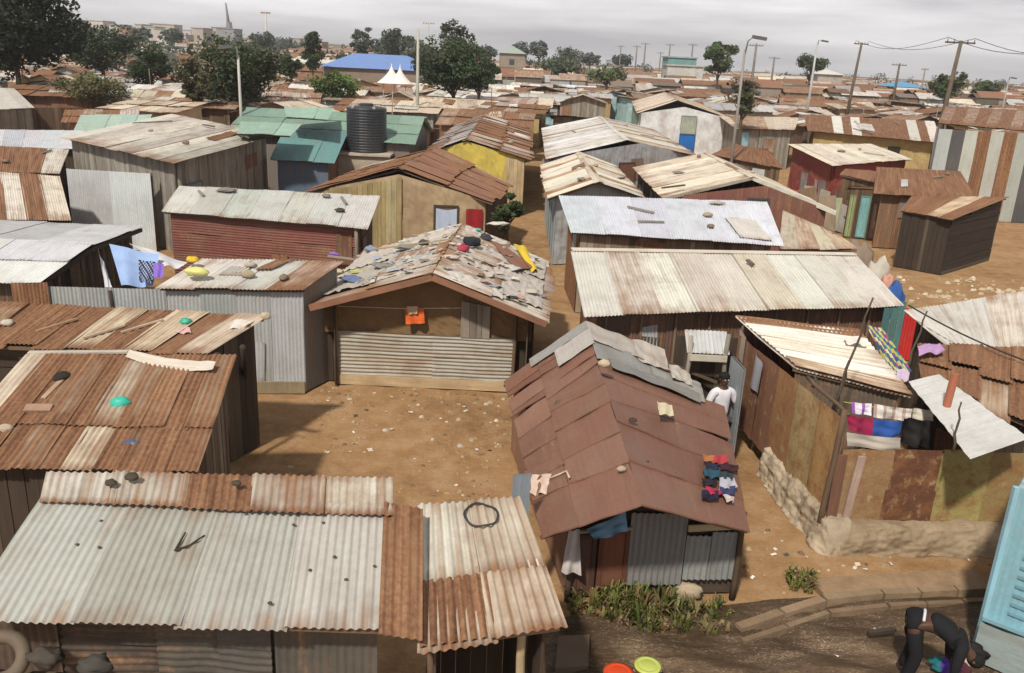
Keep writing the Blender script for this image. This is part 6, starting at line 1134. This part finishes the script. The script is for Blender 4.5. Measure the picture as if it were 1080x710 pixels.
tree('dark round tree behind the leaning utility pole', 997, 75, 101, 38, 150, MG, 2000); tree('smaller round tree at the right end of the skyline', 1039, 85, 104, 28, 160, MG, 1400)
tree('straggly olive tree at the foot of the tall street lamp', 782, 80, 122, 34, 62, (.085, .085, .05), 1500, sparse=.3)
tree('low green bush below the turquoise building', 640, 72, 86, 40, 130, (.09, .11, .05), 1200, name='bush'); tree('low green bush left among the roofs under the multi-storey block', 590, 62, 78, 60, 170, GG, 1500, name='bush')
tree('dark green bush in the gap right of the red door curtain', 534, 206, 246, 34, 29.5, (.05, .065, .025), 1400, .09, name='bush', clumps=18)
tree('scrubby bush under the big dark corner trees', 95, 80, 106, 70, 66, (.1, .1, .045), 2600, name='bush')
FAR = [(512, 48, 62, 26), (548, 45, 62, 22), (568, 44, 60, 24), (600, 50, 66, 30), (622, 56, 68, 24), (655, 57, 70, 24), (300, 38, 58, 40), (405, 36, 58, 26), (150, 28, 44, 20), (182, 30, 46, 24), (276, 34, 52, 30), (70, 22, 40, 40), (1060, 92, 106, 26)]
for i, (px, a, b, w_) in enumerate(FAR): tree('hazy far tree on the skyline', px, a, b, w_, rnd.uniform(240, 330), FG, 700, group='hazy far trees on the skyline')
# ------------------------------------------------------------------ poles, lamps, wires
def lpole(name, label, cat, px, top, Y, r_, tint, arm=None, cross=None, head=None, lean=0, group=None):
    p = PY(px, top, Y); b = V((p.x-lean, Y, 0)); t = thing(name, label, cat, b, group)
    mb = MB(); mb.tube([b, b.lerp(p, .5), p], [r_*1.25, r_*1.05, r_*.8], (*tint, 0), 9); mb.build('pole', WOOD if cat == 'utility pole' else PAINT, t, True)
    if arm:
        q_ = PY(px+arm[0], top+arm[1], Y-.3); mb = MB(); mb.tube([p+V((0, 0, -.4)), p+V((0, 0, .25))+(q_-p)*.25, q_], [r_*.6, r_*.5, r_*.4], (*tint, 0), 7); mb.build('arm', PAINT, t, True)
        dx_ = V((1 if arm[0] > 0 else -1, 0, -.12)); mb = MB(); mb.box(q_+dx_*.3, dx_*.36, (0, .14, 0), (0.012, 0, .08), (.09, .09, .1, 0)); mb.build('lamp_head', PAINT, t)
    for z_, w_ in (cross or ()):
        c = b.lerp(p, z_); mb = MB(); mb.bar(c-V((w_/2, -.12, 0)), c+V((w_/2, .12, 0)), .12, .12, (*[x*.8 for x in tint], 0)); ca_ = mb.build('cross_arm', WOOD, t)
        for k in (-.9, -.45, .45, .9): mb = MB(); mb.tube([c+V((w_/2*k, 0, .06)), c+V((w_/2*k, 0, .26))], [.05, .035], (.25, .2, .17, 0), 6); io_ = mb.build('insulator', PAINT, t); io_.parent = ca_
    if head:
        for k in head: mb = MB(); mb.box(p+V((k*.6, 0, .1)), (.28, 0, .0), (0, .2, 0), (0, 0, .22), (.35, .22, .14, 0)); mb.build('floodlight', PAINT, t)
    return p
GP = (.36, .35, .33); WP = (.13, .1, .075)
lpole('street_lamp', 'pale street lamp with arm to the left, before the broad leafy tree', 'street lamp', 251, 58, 44, .075, (.42, .41, .38), arm=(-6, -9))
lpole('concrete_pole', 'plain tapering concrete pole left of the dark round tree', 'pole', 441, 30, 70, .12, (.4, .4, .33))
lpole('street_lamp', 'tall street lamp with curved arm to the right, right of centre', 'street lamp', 786, 52, 47, .075, (.24, .22, .2), arm=(9, -13))
lpole('street_lamp', 'smaller street lamp with double head left of the utility poles', 'street lamp', 862, 46, 95, .12, (.4, .4, .4), arm=(5, -3))
w1a = lpole('utility_pole', 'leaning wooden utility pole, left one of the wired pair', 'utility pole', 909, 45, 110, .17, WP, cross=((.985, 1.7),), lean=.5)
w2a = lpole('utility_pole', 'large wooden utility pole with crossarm near the right edge', 'utility pole', 1014, 43, 70, .17, WP, cross=((.985, 2.3), (.7, .6)), lean=.5)
lpole('utility_pole', 'short utility pole with side arm between the two wired poles', 'utility pole', 949, 67, 150, .2, WP, cross=((.97, 2.4),))
lpole('utility_pole', 'thin far pole just left of the dark tree near right edge', 'utility pole', 976, 72, 190, .18, (.25, .22, .2), cross=((.97, 1.5),))
lpole('street_lamp', 'leaning lamp post at the far right end of the skyline', 'street lamp', 1064, 84, 120, .12, (.28, .27, .26), arm=(3, -2))
for i, (px, top, Y) in enumerate(((672, 48, 260), (681, 45, 250), (707, 46, 250), (731, 46, 240), (697, 55, 300), (798, 46, 150), (817, 60, 200), (655, 48, 300), (762, 62, 280))):
    lpole('utility_pole', 'slim far pole breaking the skyline among the roofs', 'utility pole', px, top, Y, .22, (.2, .18, .16), cross=((.97, 2.4),), group='slim far poles on the skyline')
lpole('floodlight_mast', 'tall floodlight mast with orange lamp cluster above the broad leafy tree', 'mast', 280, 14, 260, .35, (.5, .48, .46), head=(-1.8, -.6, .6, 1.8))
lpole('floodlight_mast', 'floodlight mast with wide grey head above the dark round tree', 'mast', 452, 25, 330, .35, (.42, .42, .44), head=(-3, -1.5, 0, 1.5, 3))
for k in (-.95, .95):
    mb = MB(); a = w1a+V((k*.8, 0, .2)); b = w2a+V((k*1.1, 0, .2)); c_ = PY(1120, 58, 60)+V((k, 0, 0))
    pts_ = [a.lerp(b, i/14)+V((0, 0, -.9*sin(pi*i/14))) for i in range(15)]+[b.lerp(c_, i/8)+V((0, 0, -.4*sin(pi*i/8))) for i in range(1, 9)]
    mb.tube(pts_, .022, (.06, .06, .06, 0), 4); single(mb, 'power_line', RUBBER, ('nearer power line strung between the wired utility poles', 'farther power line strung between the wired utility poles')[k > 0], 'wire')
# ------------------------------------------------------------------ landmark buildings
def block(name, label, px0, px1, top, Y, tint, cat='building', depth=12, floors=0, roofc=None, group=None, hip=0, zb=0.0, pitch=0):
    a, b = PY(px0, top, Y), PY(px1, top, Y); z = max(a.z, b.z) if not pitch else (a.z+b.z)/2; w_ = (b.x-a.x)/2; c = V(((a.x+b.x)/2, Y+depth/2, zb)); t = thing(name, label, cat, c, group)
    zw = z-(hip or 0)
    mb = MB(); mb.box((c.x, c.y, (zw+zb)/2), (w_, 0, 0), (0, depth/2, 0), (0, 0, (zw-zb)/2), (*tint, 0)); mb.build('wall', MUD, t)
    if hip:
        mb = MB(); e = .5; tt = (*(roofc or (.3, .15, .1)), -.2); lo = [(-w_-e, -depth/2-e), (w_+e, -depth/2-e), (w_+e, depth/2+e), (-w_-e, depth/2+e)]; L_ = [mb.add((c.x+x, c.y+y, zw+.02), tt) for x, y in lo]; rg = max(.1, w_-depth/2*.8)
        r_ = [mb.add((c.x-rg, c.y, z), tt), mb.add((c.x+rg, c.y, z), tt)]
        for q_ in ([L_[0], L_[1], r_[1], r_[0]], [L_[2], L_[3], r_[0], r_[1]], [L_[1], L_[2], r_[1]], [L_[3], L_[0], r_[0]]): mb.face(q_, [(0, 0), (2*w_, 0), (2*w_, 3), (0, 3)][:len(q_)])
        mb.build('roof', METAL, t)
    else:
        mb = MB(); mb.box((c.x, c.y, z+.15), (w_+.25, 0, 0), (0, depth/2+.25, 0), (0, 0, .15), (*(roofc or tuple(x*.85 for x in tint)), 0)); mb.build('parapet', MUD, t)
    for f_ in range(floors):
        z0 = zb+(zw-zb)*(f_+.35)/floors; nw = max(1, int(w_*2/3.2))
        for i in range(nw):
            x = c.x-w_+(i+.5)*2*w_/nw; mb = MB(); mb.box((x, Y-.03, z0+.6), (.6, 0, 0), (0, .05, 0), (0, 0, .65), (.05, .055, .06, 0)); mb.build('window', PLASTIC, t)
    return t
block('hall', 'long low hall with bright blue roof, left of the concrete pole', 340, 452, 60, 140, (.25, .2, .16), 'hall', 10, 0, (.15, .25, .52), hip=2.2)
block('building', 'turquoise building on the skyline right of centre', 705, 735, 62, 190, (.16, .32, .33), depth=8, floors=0, roofc=(.3, .42, .42)); block('building', 'pale low annex below the turquoise building', 704, 742, 71, 180, (.5, .5, .47), depth=6)
block('building', 'multi-storey block with green hipped roof right of the dark round tree', 527, 554, 49, 220, (.28, .24, .2), depth=10, floors=2, roofc=(.32, .38, .33), hip=1.8)
block('shed', 'shed with blue roof below the skyline pole at right', 945, 978, 87, 190, (.2, .2, .2), 'shed', 10, 0, (.1, .3, .5), hip=1.2)
block('building', 'low white roofed building right of the flat topped tree', 864, 890, 74, 220, (.4, .36, .32), depth=8, roofc=(.6, .58, .55), hip=1.2)
t = block('building', 'grey block carrying a tall antenna on the far left skyline', 228, 247, 31, 420, (.3, .31, .33), depth=12)
p = PY(237.5, 31, 420); mb = MB(); mb.tube([V((p.x, 426, p.z)), PY(238, 3, 426)], [.9, .35], (.2, .2, .22, 0), 6); mb.build('antenna', PAINT, t, True); mb = MB(); mb.tube([V((p.x, 426, p.z)), V((p.x, 426, p.z+3.5))], [1.6, 1.2], (.2, .2, .22, 0), 8); mb.build('antenna_base', PAINT, t)
# white peaked tent
tp_ = PY(417, 90, 98); t = thing('tent', 'white tent with two tall peaks before the blue roofed hall', 'tent', (tp_.x, 98, 0)); sc_ = 1/px_m(98)
for dx_, hh_, w_ in ((-4, 67, 15), (5, 68, 13)):
    ap = PY(417+dx_, hh_, 98); zb_ = PY(417, 88, 98).z; mb = MB(); prof = [(w_*sc_*(1-k)**1.9+.04, (ap.z-zb_)*k) for k in [i/10 for i in range(11)]]
    mb.lathe(prof, (ap.x, 98, zb_), (.72, .69, .66, 0), 16); mb.build('tent_peak', CLOTH, t, True)
for x in (-2, 0, 2): mb = MB(); mb.tube([(tp_.x+x*.6, 97.3, 0), (tp_.x+x*.6, 97.3, zb_)], .05, (.5, .5, .5, 0), 6); mb.build('tent_pole', PAINT, t)
# hill with pale far buildings at left
mb = MB(); mb.grid(lambda u, v: V((-900+1000*u, 480+500*v, -.2+16*sin(pi*min(1, v*1.2))**1.2*max(0, sin(pi*min(1, .15+u*.85)))*(1+.3*NZ.noise(V((u*6, v*3, 2)))))), 40, 14, lambda u, v: (u, v), (.2, .2, .1, 0))
HM = ground_mat('hill_scrub', (.1, .1, .05), (.16, .15, .08), (.24, .21, .13), sc=.02); tag(mb.build('hills', HM, None, True), kind='structure')
nb = 0
for i in range(85):
    px = rnd.uniform(20, 330); hz_ = 34.5+px*.047; wpx = rnd.uniform(6, 15); top = hz_-rnd.uniform(0, 17)*(1 if px < 240 else .5); Y = rnd.uniform(380, 560)
    c = rnd.choice([(.5, .48, .45), (.45, .4, .36), (.55, .52, .5), (.42, .38, .33), (.4, .24, .2), (.5, .5, .42)])
    block('apartment_block', 'hazy pale block among many on the far left rise', px, px+wpx, top, Y, jit(c), depth=12, floors=rnd.choice((2, 3)), group='far pale blocks on the left rise')
# ------------------------------------------------------------------ the settlement behind
occ = []
bpy.context.view_layer.update()
for o in COL.objects:
    if o.parent is None and o.get('category') in ('shack', 'house', 'hall', 'annex', 'shed', 'stand', 'building', 'fence', 'lean-to', 'stall', 'tent'):
        pts_ = [c_.matrix_world @ V(k) for c_ in o.children if c_.type == 'MESH' for k in c_.bound_box]
        if pts_: occ.append((min(p.x for p in pts_), max(p.x for p in pts_), min(p.y for p in pts_), max(p.y for p in pts_)))
occ.append((12, 34, 21, p0.y+4) if False else (12, 34, 21, 50)); occ.append((8, 30, 21, 30))     # the open dirt path
occ.append((-4.2, .5, 9, 17.5)); occ.append((2.5, 9, 8, 12))
def free(x, y, w_, d_, m_=-.1): return all(x+w_/2+m_ < a or x-w_/2-m_ > b or y+d_/2+m_ < c or y-d_/2-m_ > d for a, b, c, d in occ)
RNAMES = {'rust': 'rust streaked', 'redrust': 'red-brown', 'mix': 'patchy rust and white', 'galv': 'dull grey', 'tan': 'sun-bleached tan', 'white': 'off-white', 'rusty2': 'half rusty pale', 'bluewhite': 'bluish white', 'green': 'mint green', 'greyroof': 'smooth grey', 'blue': 'blue'}
WN = {'plank': 'plank', 'mud': 'plastered', 'vcorr': 'sheet metal'}
LMK = [(0, 90, 'the huge corner tree'), (90, 190, 'the low dark bushy tree'), (190, 300, 'the broad leafy tree'), (300, 400, 'the blue roofed hall'), (400, 460, 'the concrete pole'), (460, 560, 'the dark round tree'), (560, 690, 'the white roofed house'), (690, 750, 'the turquoise building'), (750, 830, 'the tall street lamp'), (830, 900, 'the flat topped tree'), (900, 960, 'the leaning utility pole'), (960, 1200, 'the large utility pole')]
made = []
PROT = [(672, 775, 98, 165), (775, 842, 124, 168), (852, 992, 125, 170), (488, 566, 100, 130), (570, 735, 125, 172), (255, 448, 112, 175), (992, 1075, 112, 205)]
def hidden(x, y, w_, d_):
    if y > 62: return False
    q = [proj((x+sx*w_/2, y+sy*d_/2, z)) for sx in (-1, 1) for sy in (-1, 1) for z in (.5, 3.3)]
    a, b, c, d = min(k[0] for k in q), max(k[0] for k in q), min(k[1] for k in q), max(k[1] for k in q)
    return any(a < r[1]-4 and b > r[0]+4 and c < r[3]-3 and d > r[2]+3 for r in PROT)
def bg(x, y, w_, d_, hz, lod):
    kind = rnd.random(); rp = rnd.choices(['rust', 'redrust', 'mix', 'galv', 'tan', 'white', 'rusty2', 'bluewhite', 'green', 'greyroof', 'blue'], [8, 4, 8, 3, 7, 4, 8, .8, .5, 1, .35])[0]
    ws, wp = rnd.choice([('plank', 'bwood'), ('plank', 'gwood'), ('plank', 'dwood'), ('mud', 'mudw'), ('mud', 'ochre'), ('mud', 'plaster'), ('vcorr', 'brown'), ('vcorr', 'galv'), ('mud', 'whitewall'), ('mud', 'bluewall'), ('vcorr', 'dark')])
    a = rnd.gauss(0, .16)+(.0 if rnd.random() < .75 else pi/2); ca, sa = cos(a), sin(a)
    sdj = rnd.uniform(0, 99); R_ = lambda u, v, z: V((x+u*ca-v*sa+.3*NZ.noise(V((u+sdj, v, 1))), y+u*sa+v*ca+.3*NZ.noise(V((u, v+sdj, 2))), z+.22*NZ.noise(V((u*.7+sdj, v*.7, 3)))))
    if abs(a) > 1: w_, d_ = d_, w_
    big = y > 75; rk = dict(sw=1.1 if not big else 1.9, jig=.12, rows=2 if not big else 1, lift=.03)
    if big: rk.update(pitch=.5, amp=.03, k=2)
    form = 'gable' if kind < .5 else 'single-slope'
    if form == 'gable':
        rise = rnd.uniform(.5, 1.0)
        if rnd.random() < .5: g_ = (R_(0, -d_/2, hz+rise), R_(0, d_/2, hz+rise), R_(-w_/2, -d_/2, hz), R_(-w_/2, d_/2, hz), R_(w_/2, -d_/2, hz), R_(w_/2, d_/2, hz))
        else: g_ = (R_(-w_/2, 0, hz+rise), R_(w_/2, 0, hz+rise), R_(-w_/2, d_/2, hz), R_(w_/2, d_/2, hz), R_(-w_/2, -d_/2, hz), R_(w_/2, -d_/2, hz))
        t, q = gable('shack', 'x', *g_, rp, {'all': (ws, wp)}, inset=.4, lod=1, **rk)
    else:
        s_ = rnd.uniform(.3, .8)*(1 if rnd.random() < .7 else -1)
        t, q = mono('shack', 'x', R_(-w_/2, d_/2, hz+s_), R_(w_/2, d_/2, hz+s_*rnd.uniform(.8, 1.1)), R_(w_/2, -d_/2, hz), R_(-w_/2, -d_/2, hz), rp, {'all': (ws, wp)}, inset=.4, lod=1, **rk)
    if not big:
        # door on the near side
        p0, p1 = (q[3], q[2]) if form != 'gable' else (q[0], q[2]); u = rnd.uniform(.15, .65); b0, b1 = p0.lerp(p1, u), p0.lerp(p1, u+min(.3, .9/w_)); panel(t, (b0.x, b0.y), (b1.x, b1.y), 0, 1.85, [(2, (.12, .08, .05), 0), (1, (.1, .2, .28), 0), (1, (.25, .07, .05), 0), (1, (.3, .3, .3), 0)], off=.14, th=.05)
    if rnd.random() < .75:
        for _ in range(rnd.randint(1, 3)):
            mb = MB()
            if form == 'gable': Q_ = (g_[0], g_[1], g_[5], g_[4]) if rnd.random() < .6 else (g_[1], g_[0], g_[2], g_[3])
            else: Q_ = (R_(-w_/2, d_/2, hz+s_), R_(w_/2, d_/2, hz+s_), R_(w_/2, -d_/2, hz), R_(-w_/2, -d_/2, hz))
            u, v = rnd.uniform(0, .7), rnd.uniform(0, .5); du, dv = rnd.uniform(.12, .3), rnd.uniform(.3, .55); tw = rnd.uniform(-.06, .06); lf = V((0, 0, rnd.uniform(.05, .12)))
            q4 = [bil(*Q_, a_, b_)+lf for a_, b_ in ((u, v+tw), (u+du, v-tw), (u+du+tw, v+dv-tw), (u+tw, v+dv+tw))]; corr(mb, *q4, pick(rnd.choice(['rust', 'white', 'rusty2', 'tan', 'galv'])), .19, .02, 3, 3, .04); mb.build('roof_patch', METAL, t, True)
        if rnd.random() < .6:
            for _ in range(2): mb = MB(); p_ = bil(*Q_, rnd.random(), rnd.random())+V((0, 0, .12)); mb.bar(p_, p_+R_(rnd.uniform(-1.6, 1.6), rnd.uniform(-.7, .7), 0)-R_(0, 0, 0)+V((0, 0, rnd.uniform(-.1, .1))), .09, .07, pick('gwood')); mb.build('plank', WOOD, t)
    if rnd.random() < .22:
        p_ = R_(rnd.uniform(-.4, .4)*w_, -d_/2-.05, 0); p_.z = 0; pole(t, p_, p_+V((rnd.uniform(-.2, .2), 0, hz+rnd.uniform(.8, 2.4))), .04, 'gwood', 'pole')
    sx_, sy_, _ = proj((x, y, hz)); lm = next((n_ for a_, b_, n_ in LMK if a_ <= sx_ < b_), 'the corner'); 
    made.append((t, RNAMES[rp], form, WN[ws], lm, sx_, sy_, y))
y = 30.0; row = 0
while y < 150 and len(made) < 297:
    st = 4.5+.017*(y-30); x = -(.66*y+8)+rnd.uniform(0, 3)
    while x < .72*y+8:
        w_ = rnd.uniform(3.8, 7.0)*(1+.002*(y-30)); d_ = rnd.uniform(3.6, 5.0)*(1+.001*(y-30)); yy = y+rnd.uniform(-1.2, 1.2)
        sx_, sy_, _ = proj((x+w_/2, yy, 2.5))
        if -40 < sx_ < 1120 and free(x+w_/2, yy, w_, d_) and not hidden(x+w_/2, yy, w_, d_) and len(made) < 297: 
            bg(x+w_/2, yy, w_, d_, rnd.uniform(2.0, 2.75), 1); occ.append((x+.5, x+w_-.5, yy-d_/2+.55, yy+d_/2-.55))
        x += w_+rnd.uniform(.1, 1.0)
    y += st
seen = {}
for t, rn, form, wn, lm, sx_, sy_, yy in made:
    band = 'near' if yy < 52 else 'mid' if yy < 85 else 'far'
    pos = {'near': 'near', 'mid': 'before', 'far': 'far beyond' if yy > 115 else 'beyond'}[band]
    seen.setdefault(f'{rn} {form} roof, {wn} walls, {pos} {lm}', []).append((sx_, t))
for lb, its in seen.items():
    its.sort(key=lambda k: k[0]); wds = ['leftmost', 'second', 'third', 'fourth', 'fifth', 'sixth', 'seventh']
    for i, (_, t) in enumerate(its):
        full = lb if len(its) == 1 else lb+(', left one' if i == 0 else ', right one') if len(its) == 2 else lb+', '+wds[min(i, 6)]; t['label'] = ' '.join(full.split()[:16]); t['group'] = 'shacks of the settlement behind'
# farther roofs that read as one mass
mb = MB()
y = max(y, 100)
for i in range(8000):
    Y = y+(700-y)*rnd.random()**1.35; x = rnd.uniform(-.72, .78)*Y; w_ = rnd.uniform(1.8, 4.2)*(1+.003*(Y-y)); d_ = rnd.uniform(1.6, 2.8)*(1+.003*(Y-y)); hz = rnd.uniform(1.9, 4.0)+(.01*(Y-y) if x < -.15*Y else 0); rs_ = rnd.uniform(.4, 1.2); t_ = pick(rnd.choice(['rust', 'redrust', 'redrust', 'brown', 'mix', 'mix', 'tan', 'rusty2', 'dark', 'galv'])); tw_ = (*jit(rnd.choice([(.2, .14, .09), (.3, .25, .2), (.12, .1, .08), (.4, .38, .35)])), 0)
    a_ = [mb.add((x+sx*w_, Y+sy*d_, 0), tw_) for sx, sy in ((-.9, -.9), (.9, -.9), (.9, .9), (-.9, .9))]; b_ = [mb.add((x+sx*w_, Y+sy*d_, hz), tw_) for sx, sy in ((-.9, -.9), (.9, -.9), (.9, .9), (-.9, .9))]
    for k in range(4): mb.face([a_[k], a_[(k+1) % 4], b_[(k+1) % 4], b_[k]], [(0, 0), (1, 0), (1, 2), (0, 2)])
    c_ = [mb.add((x+sx*w_, Y+sy*d_, hz), t_) for sx, sy in ((-1, -1), (1, -1), (1, 1), (-1, 1))]; r_ = [mb.add((x-w_, Y, hz+rs_), t_), mb.add((x+w_, Y, hz+rs_), t_)]; o_ = (rnd.uniform(0, 90), rnd.uniform(0, 90))
    for q_ in ([c_[0], c_[1], r_[1], r_[0]], [c_[2], c_[3], r_[0], r_[1]]): mb.face(q_, [(o_[0], o_[1]), (o_[0]+2*w_, o_[1]), (o_[0]+2*w_, o_[1]+3), (o_[0], o_[1]+3)])
tag(mb.build('far_settlement', METAL), 'distant crowded tin roofs reaching to the skyline', 'roofs', kind='stuff')

# far bushes and woods among the roofs
mb = MB()
for i in range(430):
    Y = rnd.uniform(230, 640) if i < 300 else rnd.uniform(150, 330); x = (rnd.uniform(-.72, .8) if i < 300 else rnd.uniform(-.62, -.05))*Y; r_ = rnd.uniform(1.2, 3.4)*(1+.0012*Y); c = jit(rnd.choice([FG, GG, (.06, .075, .04)]), .2); hh = rnd.uniform(2.2, 4.5)*(1+.0012*Y)*(1.35 if x < -.1*Y else 1)
    for k in range(80):
        d = V((rnd.gauss(0, 1), rnd.gauss(0, 1), rnd.gauss(0, 1))).normalized()*rnd.uniform(.5, 1.1); p = V((x+d.x*r_, Y+d.y*r_, hh*.6+d.z*hh*.5)); a = V((rnd.gauss(0, 1), rnd.gauss(0, .4), rnd.gauss(0, 1))).normalized(); b = a.orthogonal().normalized(); s_ = r_*rnd.uniform(.1, .26); tt = (*jit(c, .15), 0)
        mb.face([mb.add(p+a*s_, tt), mb.add(p+b*s_*.6, tt), mb.add(p-a*s_, tt), mb.add(p-b*s_*.6, tt)], [(0, 0)]*4)
tag(mb.build('far_wood', LEAF), 'hazy bushes and tree crowns scattered among the farthest roofs', 'trees', kind='stuff')
# haze: one closed box of even, thin air
mb = MB(); mb.box((0, 960, 24), (1900, 0, 0), (0, 1000, 0), (0, 0, 28), (1, 1, 1, 0)); hz_o = mb.build('haze', CLOTH); hm = bpy.data.materials.new('haze_air'); hm.use_nodes = True; hn = hm.node_tree.nodes; hn.remove(hn['Principled BSDF']); pv = hn.new('ShaderNodeVolumePrincipled'); pv.inputs['Color'].default_value = (.86, .86, .88, 1); pv.inputs['Density'].default_value = .00042; pv.inputs['Anisotropy'].default_value = .2; hm.node_tree.links.new(pv.outputs[0], hn['Material Output'].inputs['Volume']); hz_o.data.materials.clear(); hz_o.data.materials.append(hm); tag(hz_o, 'thin pale haze hanging over the whole settlement', 'haze', kind='stuff')
